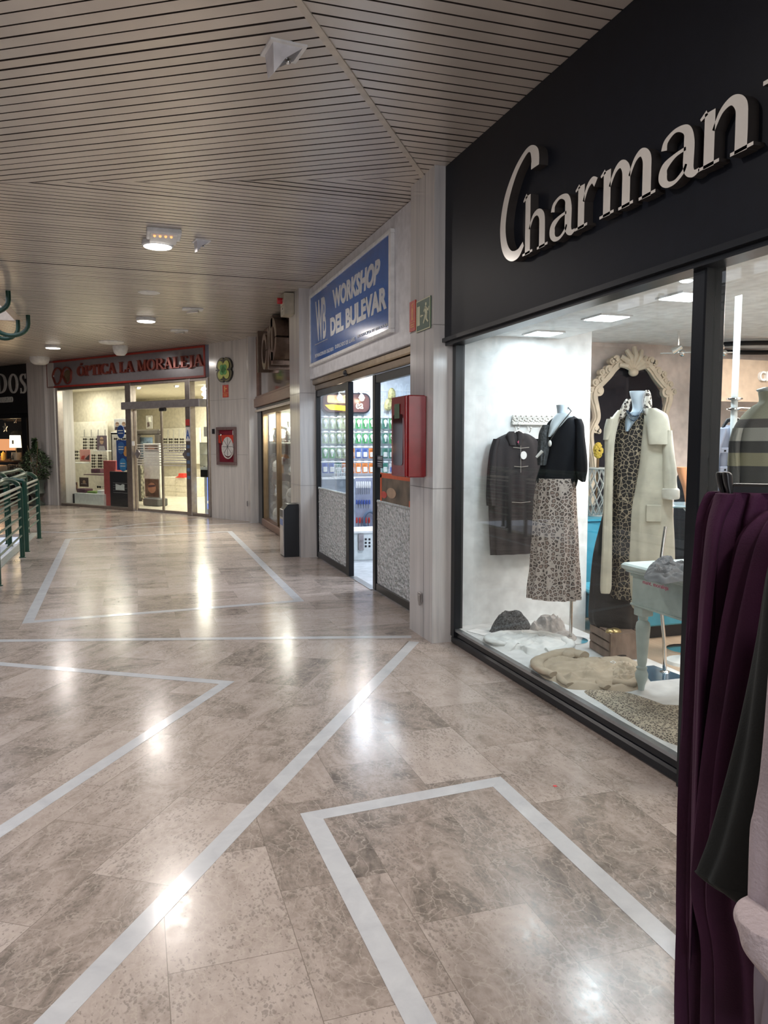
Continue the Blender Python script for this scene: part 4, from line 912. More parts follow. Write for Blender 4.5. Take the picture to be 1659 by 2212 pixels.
# ------------------------------------------------------------------ behind: mirror, blue cabinet, vase, bust
BLU = M('turquoise_blue_lacquer', (.045, .30, .44), .3)
t = thing('blue_cabinet', (3.5, 6.0, 0), 'tall turquoise cabinet behind the leopard skirt', 'cabinet')
b = B(); b.bev(WD, 3.45, 4.3, 5.75, 6.2, 0.0, .84, .01); b.build('body', BLU, t)
b = B(); b.box(WD, 3.43, 4.32, 5.73, 6.22, .84, .86); b.build('top', BLU, t)
b = B(); b.box(WD, 3.52, 3.88, 5.742, 5.75, .08, .76); b.build('door', BLU, t); b = B(); b.box(WD, 3.9, 4.25, 5.742, 5.75, .08, .76); b.build('door', BLU, t)
t = thing('blue_bench', (4.3, 5.1, 0), 'low turquoise bench behind the wooden crate', 'bench')
b = B(); b.bev(WD, 3.44, 5.6, 4.95, 5.5, .10, .30, .012); b.build('base', BLU, t)
b = B(); b.bev(WD, 3.42, 5.62, 4.93, 5.55, .30, .36, .02); b.build('seat', M('light_turquoise_pad', (.08, .42, .58), .4), t)
b = B(); b.box(WD, 3.5, 5.5, 5.0, 5.4, 0, .10); b.build('plinth', BLK, t)
CRM = M('cream_carved_wood', (.62, .54, .43), .5, bump=.12, bscale=30)
FMi = Fr((0, 6.30), (1, 0))
t = thing('ornate_mirror', FMi.W(4.2, 0, .86), 'dark mirror in an ornate cream carved baroque frame behind the mannequins', 'mirror')
def mz(x, y): return FMi.px(960+x/2.765, 700+y/2.765)
left = [(1100, 228, 62), (1040, 232, 66), (1000, 262, 62), (968, 305, 58), (930, 348, 52), (890, 388, 56), (880, 440, 58), (893, 500, 50), (900, 560, 48), (878, 612, 44), (862, 660, 40), (868, 740, 42), (880, 810, 40), (884, 900, 42), (860, 980, 50), (868, 1080, 46)]
b = B()
cx_m = mz(1106, 500)[0]
for sg in (-1, 1):
    pts = []
    for x, y, w_ in left:
        s, z = mz(x, y); s = cx_m-abs(s-cx_m) if sg < 0 else cx_m+abs(s-cx_m); pts.append((s, z, w_*.00127*1.0*1.0))
    stroke(b, FMi, pts, -.0, .045, lambda x, y: (x, y), 5)
    stroke(b, FMi, [(p[0], p[1], p[2]*.5) for p in pts], .045, .062, lambda x, y: (x, y), 5)
b.build('frame', CRM, t)
b = B()
for sg in (-1, 1):
    for x, y, r_ in ((965, 275, .042), (925, 290, .03), (920, 330, .035), (885, 352, .035), (905, 400, .05), (858, 395, .03), (885, 625, .04), (905, 640, .025), (1010, 215, .04), (985, 225, .03)):
        s, z = mz(x, y); s = cx_m+sg*abs(s-cx_m); b.disc(FMi, s, z, .0, .055, r_, r_, 16); b.disc(FMi, s, z, .05, .07, r_*.5, r_*.5, 12)
b.build('scrolls', CRM, t, True)
b = B(); s, z = mz(1106, 265)
for k in range(7):
    a = math.radians(90+(k-3)*27); L1 = .19-.012*abs(k-3)
    b.tube([FMi.W(s, .05, z-.03), FMi.W(s+L1*.6*math.cos(a), .085, z+L1*.6*math.sin(a)), FMi.W(s+L1*math.cos(a), .06, z+L1*math.sin(a))], [.012, .03, .022], 8)
b.ball(FMi.W(s, .06, z-.04), (.05, .04, .04)); b.build('shell_crest', CRM, t, True)
gp = [(mz(x, y)) for x, y in ((1100, 262), (1030, 260), (990, 320), (925, 400), (905, 500), (905, 600), (880, 700), (885, 900), (880, 1090))]
gp = [(cx_m-abs(s-cx_m)+.0, z) for s, z in gp]; poly = gp+[(2*cx_m-s, z) for s, z in reversed(gp[1:])]
b = B(); b.prism(FMi, poly, .0, .012); b.build('mirror_glass', M('dark_mirror', (.05, .05, .065), .05, .7), t)
# woven vessel
vx, vz = FMi.px(1287, 1100, .35); VC = FMi.W(vx, .35, .861)
t = thing('wire_vase', VC, 'tall grey woven wire vessel on the turquoise cabinet', 'vase')
GW = M('grey_willow', (.34, .36, .35), .6)
prf = [(.07, 0), (.10, .08), (.115, .18), (.105, .30), (.075, .38), (.085, .42)]
def pr(h):
    for (r0, a), (r1, c) in zip(prf, prf[1:]):
        if a <= h <= c: return r0+(r1-r0)*(h-a)/(c-a)
    return prf[-1][0]
b = B()
for k in range(12):
    for sg in (1, -1):
        b.tube([(VC.x+pr(h*.42/12)*math.cos(k*PI/6+sg*h*.13), VC.y+pr(h*.42/12)*math.sin(k*PI/6+sg*h*.13), VC.z+h*.42/12) for h in range(13)], .005, 5)
tag(b.build('weave', GW, t, True), kind='stuff')
for h, r_ in ((0.005, .07), (.42, .086)): b = B(); b.tube([(VC.x+r_*math.cos(a*PI/10), VC.y+r_*math.sin(a*PI/10), VC.z+h) for a in range(20)], .01, 8, closed=True); b.build('rim', GW, t, True)
s, z = FMi.px(1292, 973, .4); c = FMi.W(s, .4, z); t = thing('dried_flower', (c.x, c.y, 1.2), 'yellow dried flower head standing out of the woven wire vessel', 'flower')
b = B(); rr = random.Random(3)
for i in range(90):
    a = rr.uniform(0, 6.28); u = rr.uniform(-1, 1); r_ = math.sqrt(max(0, 1-u*u)); b.ball((c.x+.035*r_*math.cos(a), c.y+.03*r_*math.sin(a), c.z+.06*u), .013, 6, 4)
b.build('head', M('mustard_yellow', (.50, .37, .06), .8), t, True)
b = B(); b.tube([(VC.x, VC.y, 1.0), (c.x, c.y, c.z-.05)], [.006, .012], 7); b.build('stem', M('brown_stem', (.16, .10, .05), .7), t, True)
# terracotta bust in black
F4 = face((3.80, 4.62)); t = thing('mannequin', (3.80, 4.62, 0), 'terracotta-skinned bust form in a black v-neck dress, partly behind the black middle post', 'mannequin')
b = B(); b.cloth(F4, [(1009, 1462, 1484), (1016, 1462, 1486), (1030, 1466, 1488), (1050, 1472, 1492), (1075, 1478, 1486), (1088, 1480, 1483)], .09, d=.04, M_=16); b.build('bust', M('terracotta_skin', (.52, .23, .11), .5), t, True)
b = B(); b.cloth(F4, [(1022, 1466, 1510), (1035, 1460, 1522), (1060, 1456, 1530), (1100, 1455, 1534), (1180, 1455, 1534), (1250, 1452, 1536), (1300, 1450, 1540)], .10, 8, .01, d=-.0, seed=30); b.build('dress', M('black_cloth', (.012, .014, .02), .8), t, True)
b = B(); b.tube([(3.80, 4.62, 0), (3.80, 4.62, .6)], .012, 8); b.lathe((3.80, 4.62, 0), [(.14, 0), (.14, .01), (.02, .02)], 20); b.build('stand', CHROME, t, True)
# side table with round glass plate
t = thing('glass_side_table', (3.6, 4.35, 0), 'small white table with a bluish round top, right of the cream coat', 'side table')
q = Fr((0, 4.35), (1, 0)); s, z = q.px(1490, 1088)
b = B(); b.lathe((s, 4.35, z-.02), [(.17, 0), (.18, .008), (.17, .02)], 30); b.build('top', M('blue_grey_glass', (.28, .36, .40), .15), t, True)
b = B(); b.lathe((s, 4.35, 0), [(.13, 0), (.12, .02), (.025, .05), (.02, z-.06), (.05, z-.021)], 20); b.build('pedestal', M('white_lacquer', (.70, .74, .74), .4), t, True)
# right pane: rail, pole, grey-blue jacket, striped sweater
F39 = Fr((0, 3.75), (1, 0))
t = thing('clothes_rail', F39.W(*(F39.px(1586, 880)[0], 0, 0)), 'white pole from floor to ceiling carrying a chrome clothes rail, right of the middle post', 'clothes rail')
s, z = F39.px(1586, 884)
b = B(); b.tube([F39.W(s, 0, 0), F39.W(s, 0, 2.43)], .019, 14); b.build('pole', M('white_lacquer'), t, True)
for y in (862, 884): zz = F39.px(1586, y)[1]; b = B(); b.lathe(F39.W(s, 0, zz), [(.022, -.01), (.045, -.002), (.045, .004), (.022, .012)], 20); b.build('collar_ring', CHROME, t, True)
b = B(); b.tube([F39.W(s, 0, z), F39.W(s+.6, -.1, z)], .013, 12); b.build('rail', CHROME, t, True)
GBJ = M('blue_grey_wool', (.30, .33, .42), .85, bump=.15, bscale=300)
FJ = Fr((0, 3.80), (1, 0))
t = thing('jacket', FJ.W(FJ.px(1560, 1000)[0], 0, 1.0), 'blue-grey wool overshirt with a flap pocket on a black hanger, right of the middle post', 'jacket')
b = B(); b.cloth(FJ, [(918, 1575, 1600), (924, 1560, 1606), (935, 1551, 1612), (980, 1549, 1618), (1040, 1548, 1622), (1120, 1546, 1625), (1180, 1546, 1626)], .05, 7, .008, seed=33); b.build('body', GBJ, t, True)
b = B(); b.cloth(FJ, [(926, 1549, 1566), (945, 1545, 1560), (975, 1533, 1552), (1020, 1524, 1548), (1080, 1520, 1545), (1120, 1520, 1542)], .04, 4, .006, d=.03, seed=34); b.build('sleeve', GBJ, t, True)
for y in (967, 1008):
    s0_, z1_ = FJ.px(1557, y, .07); s1_, z0_ = FJ.px(1578, y+12, .07); b = B(); b.bev(FJ, s0_, s1_, .05, .064, z0_, z1_, .004); p_ = b.build('pocket_flap', GBJ, t); b = B(); b.disc(FJ, (s0_+s1_)/2, z0_+.014, .062, .068, .006, .006, 12); b.build('button', BLK, p_)
b = B(); s, z = FJ.px(1586, 905); b.tube([FJ.W(s-.08, 0, z-.05), FJ.W(s-.05, 0, z-.01), FJ.W(s, 0, z), FJ.W(s+.05, 0, z-.01), FJ.W(s+.08, 0, z-.05)], [.008, .012, .014, .012, .008], 10); b.tube([FJ.W(s, 0, z), FJ.W(s, 0, z+.045), FJ.W(s+.02, -.02, z+.07)], .003, 6)
tag(b.build('clothes_hanger', BLK, None, True), 'black hanger holding the blue-grey overshirt', 'hanger')
F3 = face((2.62, 2.72))
STR = M('striped_knit', (.5, .5, .4), .9, bump=.25, bscale=200); nt = STR.node_tree
tc = nd(nt, 'ShaderNodeTexCoord'); sx = nd(nt, 'ShaderNodeSeparateXYZ'); nt.links.new(tc.outputs['Object'], sx.inputs[0])
mz_ = nd(nt, 'ShaderNodeMath', operation='MULTIPLY_ADD'); mz_.inputs[1].default_value = 1/.9; mz_.inputs[2].default_value = 0
nt.links.new(sx.outputs[2], mz_.inputs[0])
r = ramp(nt, [(0, (.42, .40, .29)), (.20, (.13, .13, .13)), (.30, (.42, .40, .29)), (.40, (.42, .40, .29)), (.50, (.12, .12, .12)), (.56, (.56, .56, .52)), (.63, (.20, .19, .18)), (.68, (.55, .55, .44)), (.9, (.52, .53, .42))], 'CONSTANT')
nt.links.new(mz_.outputs[0], r.inputs[0]); nt.links.new(r.outputs[0], nt.nodes['Principled BSDF'].inputs['Base Color'])
zt = F3.px(1640, 850)[1]; zb = F3.px(1600, 1095)[1]
mz_.inputs[1].default_value = 1/(zt-.12-0); 
# stripe positions measured from the picture
zs = [F3.px(1600, y)[1]-.12 for y in (1100, 1042, 1008, 978, 955, 928, 908)]
H_ = zt-.12
els = r.color_ramp.elements
cols = [(.40, .38, .27), (.115, .115, .115), (.40, .38, .27), (.115, .115, .115), (.50, .50, .46), (.17, .16, .155), (.50, .50, .39)]
vals = [0]+[max(0, v/H_) for v in zs[1:]]
for k in range(7): els[k].position = vals[k]; els[k].color = (*cols[k], 1)
els[7].position = .97; els[7].color = (.5, .5, .39, 1); els[8].position = 1; els[8].color = (.5, .5, .39, 1)
t = thing('mannequin', (2.62, 2.72, .12), 'mannequin in a cream and grey striped roll-neck sweater behind the right glass pane', 'mannequin')
b = B(); b.cloth(F3, [(848, 1637, 1702), (868, 1638, 1702), (878, 1624, 1716), (895, 1606, 1728), (925, 1586, 1736), (980, 1575, 1730), (1040, 1574, 1732), (1095, 1576, 1732)], .13, 8, .008, seed=41); b.build('sweater', STR, t, True)
b = B(); b.cloth(F3, [(925, 1582, 1606), (960, 1574, 1600), (1020, 1573, 1600), (1090, 1575, 1600)], .06, 4, .006, d=.1, seed=42); b.build('sleeve', STR, t, True)
b = B(); b.cloth(F3, [(838, 1644, 1696), (842, 1633, 1706), (848, 1640, 1700)], .09, M_=10); b.build('neck_cap', M('white_lacquer'), t, True)
b = B(); b.cloth(F3, [(1085, 1590, 1715), (1200, 1588, 1718), (1330, 1590, 1716)], .11, 6, .01, seed=44); b.build('skirt', M('dark_grey_felt'), t, True)
b = B(); b.tube([(2.62, 2.72, .12), (2.62, 2.72, .7)], .012, 8); b.lathe((2.62, 2.72, .12), [(.12, 0), (.12, .01), (.02, .02)], 20); b.build('stand', CHROME, t, True)
# track lights and ring track
for x, lb in ((1465, 'left'), (1555, 'right')):
    q = onz(x, 757, 2.28); t = thing('track_spotlight', (q.x, q.y, 2.44), 'chrome spotlight on a clear glass plate, %s of the middle post' % lb, 'spotlight', 'chrome shop spotlights')
    fq = face((q.x, q.y)); b = B(); b.bev(fq, -.14, .10, -.03, .03, 2.255, 2.262, .002); b.build('glass_plate', M('pale_glass', (.55, .58, .58), .1, trans=.5), t)
    b = B(); b.tube([fq.W(0, 0, 2.44 if q.x > 3.15 else 2.3), fq.W(0, 0, 2.26)], .008, 8); b.build('stem', CHROME, t, True)
    b = B(); b.tube([fq.W(-.04, .02, 2.27), fq.W(.03, .04, 2.31)], [.03, .022], 12); b.ball(fq.W(.035, 0, 2.255), .028); b.build('lamp_head', CHROME, t, True)
q = onz(1640, 748, 2.42); b = B(); b.tube([(q.x+.55*math.cos(a*PI/16), q.y+.35*math.sin(a*PI/16), 2.405) for a in range(32)], .022, 8, closed=True); tag(b.build('ring_track', BLK, None, True), 'black oval lighting track under the ceiling of the clothes shop', 'light track')
FS = Fr((0, 5.6), (1, 0)); s0, z1 = FS.px(1560, 775); s1, z0 = FS.px(1720, 870)
t = thing('wall_sign', FS.W((s0+s1)/2, 0, z0), 'warm beige board with raised white capital letters inside the clothes shop', 'sign')
b = B(); b.box(FS, s0, s1, -.04, 0, z0, z1); b.build('board', M('warm_beige_board', (.50, .40, .31), .6), t)
sa, za = FS.px(1637, 802); sb, zb_ = FS.px(1662, 824)
text('CH', FS, sa, sb, zb_, za, .0, .03, fat=.02, name='letters', mat=M('white_card'), parent=t)
# ================================================================== WORKSHOP
def quad_text(body, fr, d0, d1, c, name, mat, parent, fat=0., shear=0., Q=None):
    """lettering stretched over the four picture corners TL, BL, TR, BR measured on the plane"""
    q = Q or [fr.px(x, y, d1) for x, y in c]
    cu = bpy.data.curves.new('t', 'FONT'); cu.body = body; cu.size = 1; cu.extrude = .5; cu.offset = fat; cu.shear = shear; cu.resolution_u = 3
    o = bpy.data.objects.new('t', cu); COL.objects.link(o)
    me = bpy.data.meshes.new_from_object(o.evaluated_get(bpy.context.evaluated_depsgraph_get())); bpy.data.objects.remove(o)
    X = [v.co.x for v in me.vertices]; Y = [v.co.y for v in me.vertices]; x0, x1, y0, y1 = min(X), max(X), min(Y), max(Y)
    vs = []
    for v in me.vertices:
        u = (v.co.x-x0)/(x1-x0); w_ = (v.co.y-y0)/(y1-y0)
        a = [q[1][k]*(1-u)*(1-w_)+q[0][k]*(1-u)*w_+q[3][k]*u*(1-w_)+q[2][k]*u*w_ for k in (0, 1)]
        vs.append(fr.W(a[0], d0+(v.co.z+.5)*(d1-d0), a[1]))
    b = B(); b.add(vs, [tuple(p.vertices) for p in me.polygons]); bpy.data.meshes.remove(me)
    return b.build(name, mat, parent)
SIGNW = M('white_sign_panel', (.72, .72, .76), .35)
BRASS = M('brown_bronze_metal', (.26, .18, .10), .28, .75, var=.1)
BRASS2 = M('dark_bronze_metal', (.17, .11, .06), .3, .7)
t = thing('shop_sign', (2.25, 8.1, 2.33), 'white fascia panel carrying a framed blue sign with white comic lettering', 'shop sign')
b = B(); b.bev(FR, -10.25, -5.862, -2.34, -2.205, 2.325, CZ-.005, .004); b.build('panel', SIGNW, t)
s0, s1, z0, z1 = -9.86, -6.56, 2.470, 3.355
b = B()
for a in ((s0, s1, z0, z0+.035), (s0, s1, z1-.035, z1), (s0, s0+.05, z0+.036, z1-.036), (s1-.06, s1, z0+.036, z1-.036)): b.bev(FR, a[0], a[1], -2.205, -2.165, a[2], a[3], .003)
b.build('sign_frame', M('white_plastic'), t)
b = B(); b.box(FR, s0+.05, s1-.06, -2.205, -2.18, z0+.035, z1-.035); bl = b.build('sign_board', M('glossy_blue', (.018, .125, .46), .15, var=.03, spec=.3), t)
WL = M('white_vinyl_letter', (.62, .64, .68), .3)
zp = lambda x, y: (650+x/6.636, 480+y/6.636)
for body, c, fat in (('WORKSHOP', ((450, 975), (472, 1245), (1140, 500), (1115, 870)), .05), ('DEL BULEVAR', ((408, 1385), (425, 1640), (1215, 905), (1228, 1235)), .05), ('WB', ((205, 1145), (225, 1712), (352, 1050), (360, 1662)), .02),
                     ('REPARACION DE CALZADO', ((203, 1895), (205, 1945), (465, 1785), (468, 1838)), .008), ('DUPLICADO DE LLAVES', ((490, 1760), (492, 1815), (773, 1645), (776, 1700)), .008), ('PRODUCTOS DE BRICOLAJE...', ((808, 1620), (810, 1675), (1268, 1432), (1270, 1482)), .008)):
    quad_text(body, FR, -2.18, -2.176, [zp(*p) for p in c], 'lettering', WL, bl, fat, .12 if fat > .03 else 0)
b = B()
for (x0, y0, x1, y1) in ((188, 1050, 372, 915), (200, 1762, 382, 1672)):
    a = FR.px(*zp(x0, y0), -2.176); c = FR.px(*zp(x1, y1), -2.176); b.tube([FR.W(a[0], -2.177, a[1]), FR.W(c[0], -2.177, c[1])], .004, 4)
b.build('rule_line', WL, bl)
t = thing('door_lintel', (2.28, 8, 2.18), 'brown bronze lintel over the sliding glass doors', 'lintel')
b = B(); b.bev(FR, -10.25, -5.862, -2.34, -2.235, 2.255, 2.325, .012); b.build('upper_moulding', BRASS, t)
b = B(); b.bev(FR, -10.0, -5.862, -2.34, -2.265, 2.185, 2.255, .01); b.build('lower_moulding', BRASS2, t)
b = B(); b.ball((2.24, 8.35, 2.27), (.03, .05, .035)); b.build('sensor', M('black_plastic', (.015, .015, .02), .3), t, True)
# bubbled glass
def bubble_mat():
    m = bpy.data.materials.new('bubbled_glass_film'); m.use_nodes = True; nt = m.node_tree; L = nt.links.new; b = nt.nodes['Principled BSDF']
    tc = nd(nt, 'ShaderNodeTexCoord'); v = nd(nt, 'ShaderNodeTexVoronoi'); v.inputs['Scale'].default_value = 26; L(tc.outputs['Object'], v.inputs['Vector'])
    n = nd(nt, 'ShaderNodeTexNoise'); n.inputs['Scale'].default_value = 45; n.inputs['Detail'].default_value = 3; L(tc.outputs['Object'], n.inputs['Vector'])
    ad = nd(nt, 'ShaderNodeMath', operation='MULTIPLY_ADD'); ad.inputs[1].default_value = .6; L(n.outputs['Fac'], ad.inputs[0]); L(v.outputs['Distance'], ad.inputs[2])
    bp = nd(nt, 'ShaderNodeBump'); bp.inputs['Strength'].default_value = 1; bp.inputs['Distance'].default_value = .035; L(ad.outputs[0], bp.inputs['Height']); L(bp.outputs[0], b.inputs['Normal'])
    r = ramp(nt, [(.25, (.30, .36, .33)), (.42, (.66, .73, .68)), (.6, (1, 1, 1))]); L(ad.outputs[0], r.inputs[0]); L(r.outputs[0], b.inputs['Base Color'])
    b.inputs['Roughness'].default_value = .10; b.inputs['Transmission Weight'].default_value = .3; b.inputs['IOR'].default_value = 1.3; b.inputs['Specular IOR Level'].default_value = .9
    return m
BUB = bubble_mat()
for nm, s0, s1, d, lb, w0, w1 in (('sliding_door', -9.99, -8.36, -2.30, 'left black-framed sliding glass door leaf with bubbled lower half', .06, .13), ('sliding_door', -7.56, -5.87, -2.335, 'right black-framed sliding glass door leaf with poster and bubbled lower half', .09, .06)):
    t = thing(nm, FR.W((s0+s1)/2, d, .01), lb, 'door', 'sliding door leaves'); h = .03
    b = B(); b.bev(FR, s0, s0+w0, d-h, d+h, .01, 2.18, .004); b.build('stile', BLK, t)
    b = B(); b.bev(FR, s1-w1, s1, d-h, d+h, .01, 2.18, .004); b.build('stile', BLK, t)
    b = B(); b.bev(FR, s0+w0, s1-w1, d-h*.8, d+h*.8, .01, .085, .004); b.build('bottom_rail', BLK, t)
    b = B(); b.bev(FR, s0+w0, s1-w1, d-h*.8, d+h*.8, 2.10, 2.18, .004); b.build('top_rail', BLK, t)
    b = B(); b.box(FR, s0+w0, s1-w1, d-.004, d+.004, .085, 2.10); b.build('glass_pane', GLASS, t)
    b = B(); b.box(FR, s0+w0, s1-w1, d+.005, d+.009, .085, .925); b.build('bubbled_film', BUB, t)
    b = B(); rr_ = random.Random(7)
    for i in range(330):
        q_ = rr_.uniform(.005, .017)
        b.ball(FR.W(rr_.uniform(s0+w0+.02, s1-w1-.02), d+.0095, rr_.uniform(.11, .90)), (.006+q_*.4, q_, q_), 10, 7)
    tag(b.build('bubbles', M('clear_drop', (.86, .92, .89), .03, spec=1., trans=.45), t, True), kind='stuff')
    # round drops along the film's upper edge
    b = B(); k = 0; s = s0+w0+.03
    while s < s1-w1-.02: b.ball(FR.W(s, d+.012, .922), (.012, .022, .016), 8, 5); s += .055
    tag(b.build('edge_drops', M('clear_drop'), t, True), kind='stuff')
    if s0 > -8:
        q = [FR.px(x, y, d+.006) for x, y in ((823, 1018), (884, 1093))]
        b = B(); b.box(FR, q[0][0], s1-w1-.005, d+.010, d+.013, .935, 1.215); pp = b.build('poster', M('poster_brown_photo', (.12, .085, .06), .3, var=.4, scale=5), t)
        b = B(); b.box(FR, q[0][0], s1-w1-.005, d+.013, d+.015, 1.165, 1.215); b.box(FR, -6.5, -6.0, d+.013, d+.015, .935, .99); b.box(FR, q[0][0], q[0][0]+.05, d+.013, d+.015, .935, 1.2); b.build('orange_band', M('orange_red_print', (.62, .10, .03), .4), pp)
        b = B(); b.disc(FR, q[0][0]+.35, 1.03, d+.013, d+.016, .14, .05, 16); b.build('print_figure', M('print_skin', (.42, .28, .19), .4), pp)
        b = B(); b.disc(FR, q[0][0]+.12, 1.00, d+.013, d+.016, .09, .035, 16); b.build('print_figure', M('print_red', (.5, .05, .04), .4), pp)
        b = B(); b.box(FR, -7.46, -7.27, d+.010, d+.013, 1.26, 1.38); st_ = b.build('opening_hours_sticker', M('navy_vinyl', (.02, .025, .05), .3), t)
        b = B()
        for z in (1.275, 1.295, 1.32, 1.345, 1.36): b.box(FR, -7.44, -7.29, d+.013, d+.014, z, z+.006)
        b.build('sticker_print', WL, st_)
b = B(); b.box(FR, -8.36, -7.56, -2.36, -2.28, 0, .006); tag(b.build('door_track', M('grey_aluminium'), None), 'metal floor track in the open doorway between the sliding leaves', 'door track')
# shell
WSW = M('cool_white_wall', (.66, .72, .80), .7)
b = B(); b.box(WD, 2.36, 7.0, 11.36, 11.42, 0, 2.7); struct(b.build('wall_workshop_left', WSW))
b = B(); b.box(WD, 7.0, 7.1, 6.4, 11.4, 0, 2.7); struct(b.build('wall_workshop_back', WSW))
b = B(); b.box(WD, 2.34, 2.40, 10.25, 11.36, 0, 2.7); struct(b.build('wall_workshop_front', WSW))
b = B(); b.box(WD, 3.42, 7.0, 6.5, 6.56, 0, 2.7); struct(b.build('wall_workshop_right', WSW))
b = B(); b.box(WD, 2.36, 7.0, 5.87, 11.42, 2.62, 2.7); struct(b.build('ceiling_workshop', WSW))
b = B(); b.box(WD, 2.345, 7.0, 5.87, 11.42, -.05, 0.0); struct(b.build('floor_workshop', M('white_shop_floor', (.6, .62, .64), .25)))
FW = Fr((0, 11.34), (1, 0))
ROUNDL = emis('lit_round_lamp', (1, .90, .82), 18)
q = onz(775, 806, 2.56)
t = thing('ceiling_lamp', (q.x, q.y, 2.62), 'round lit ceiling lamp just inside the open sliding doors', 'ceiling light')
b = B(); b.lathe((q.x, q.y, 2.55), [(.17, 0), (.2, .03), (.2, .07)], 28); b.build('diffuser', ROUNDL, t, True)
b = B(); b.lathe((q.x, q.y, 2.58), [(.205, 0), (.215, .01), (.215, .04)], 28); b.build('rim', RIM, t, True)
# brown and yellow rounded sign
s0, z1 = FW.px(692, 848); s1, z0 = FW.px(797, 894)
def rrect(s0, s1, z0, z1, r, n=5):
    o = []
    for cx_, cz_, a0 in ((s1-r, z1-r, 0), (s0+r, z1-r, 90), (s0+r, z0+r, 180), (s1-r, z0+r, 270)):
        for i in range(n+1): a = math.radians(a0+90*i/n); o.append((cx_+r*math.cos(a), cz_+r*math.sin(a)))
    return o
t = thing('wall_sign', FW.W((s0+s1)/2, .1, z0), 'rounded dark brown and yellow sign lit by two lamps above the light bulb packs', 'sign')
b = B(); b.prism(FW, rrect(s0, s1, z0, z1, .1), .0, .08); b.build('edge', M('black_plastic'), t)
b = B(); b.prism(FW, rrect(s0+.02, s1-.02, z0+.02, z1-.02, .09), .08, .09); bd = b.build('board', M('dark_brown_print', (.07, .035, .035), .3), t)
b = B(); b.prism(FW, [(s0+.04, z0+.12), (s0+.12, z0+.05), (s0+.45, z0+.03), (s0+.45, z0+.10), (s0+.15, z0+.13)], .09, .095); b.build('yellow_band', M('yellow_print', (.75, .52, .03), .4), bd)
b = B(); b.prism(FW, rrect(s0+.08, s0+.46, z0+.15, z1-.04, .03), .09, .095); b.build('pale_panel', M('pale_orange_print', (.75, .45, .25), .4), bd)
a = FW.px(765, 872); c = FW.px(781, 884); text('ea', FW, a[0], c[0], c[1], a[1], .09, .10, fat=.01, name='letters', mat=M('cream_print', (.7, .6, .5), .4), parent=bd)
for x, lb in ((727, 'left'), (774, 'right')):
    s, z = FW.px(x, 861); o = thing('picture_lamp', FW.W(s, .2, z), 'small warm spotlight glaring on the rounded brown sign, the %s one' % lb, 'spotlight', 'sign spotlights')
    b = B(); b.lathe(FW.W(s, .18, z-.02), [(.02, 0), (.05, .02), (.03, .06), (.012, .08)], 16); b.build('head', RIM, o, True)
    b = B(); b.ball(FW.W(s, .19, z-.01), .035); b.build('bulb', emis('hot_lamp', (1, .75, .5), 40), o, True)
    b = B(); b.tube([FW.W(s, .18, z+.05), FW.W(s, .1, z+.09), FW.W(s, .0, z+.09)], .008, 6); b.build('arm', RIM, o, True)
    light('sign_spot', 'POINT', FW.W(s, .24, z-.03), 3, (1, .8, .6), .03)
# mesh grid and rails
t = thing('wire_grid', FW.W(3.6, .02, 1.1), 'white wire grid panel behind the hanging packs', 'wire grid')
b = B()
for k in range(26): b.tube([FW.W(2.62+.1*k, .03, 1.0), FW.W(2.62+.1*k, .03, 2.32)], .003, 4)
for k in range(14): b.tube([FW.W(2.6, .03, 1.0+.1*k), FW.W(5.2, .03, 1.0+.1*k)], .003, 4)
tag(b.build('wires', RIM, t), kind='stuff')
GC = [M('green_pack_card', (.10, .36, .14), .4, var=.2), M('pale_green_card', (.42, .52, .36), .4, var=.15), M('blue_pack_card', (.10, .16, .42), .4, var=.2), M('orange_pack_card', (.70, .22, .05), .4, var=.2), M('white_pack_card', (.62, .62, .6), .4), M('teal_pack_card', (.06, .24, .18), .4, var=.2)]
MILK = M('milky_bulb', (.78, .80, .76), .25)
def pack(ci, bulb, w_=.085, h=.15):
    t = thing('bulb_pack' if bulb else 'blister_pack', (0, 0, 0), 'x', 'pack')
    b = B(); b.box(WD, -w_/2, w_/2, -.002, .002, 0, h); b.build('card', GC[ci], t)
    if bulb:
        b = B(); b.lathe((0, -.03, h*.18), [(.012, 0), (.014, .03), (.03, .06), (.032, .08), (.022, .10), (.004, .11)], 12); b.build('bulb', MILK, t, True)
    else:
        b = B(); b.bev(WD, -w_*.35, w_*.35, -.03, -.002, h*.12, h*.62, .006); b.build('blister', GC[4] if ci != 4 else GC[2], t)
    b = B(); b.box(WD, -.03, .03, -.05, -.046, h+.012, h+.035); b.box(WD, -.003, .003, -.048, .0, h+.014, h+.018); b.build('price_tag', M('white_card'), t)
    return t
protos = {}
def place(ci, bulb, loc, label, group, w_=.085, h=.15):
    k = (ci, bulb)
    if k not in protos:
        t = pack(ci, bulb, w_, h); protos[k] = t; t.location = loc; t['label'] = label; t['group'] = group; return t
    return clone(protos[k], loc, label, group)
ORD = ['first', 'second', 'third', 'fourth', 'fifth', 'sixth', 'seventh', 'eighth', 'ninth', 'tenth', 'eleventh', 'twelfth', 'thirteenth', 'fourteenth', 'fifteenth']
rows = [(926, 'top', [1, 1, 1, 1, 1, 0, 0, 0, 0, 5, 0, 5]), (958, 'second', [1, 1, 1, 1, 1, 0, 0, 0, 5, 5, 0, 5]), (990, 'third', [0, 0, 1, 1, 3, 2, 2, 3, 5, 5, 5, 5]), (1022, 'fourth', [2, 2, 5, 3, 3, 3, 3, 3, 4, 5, 4, 4])]
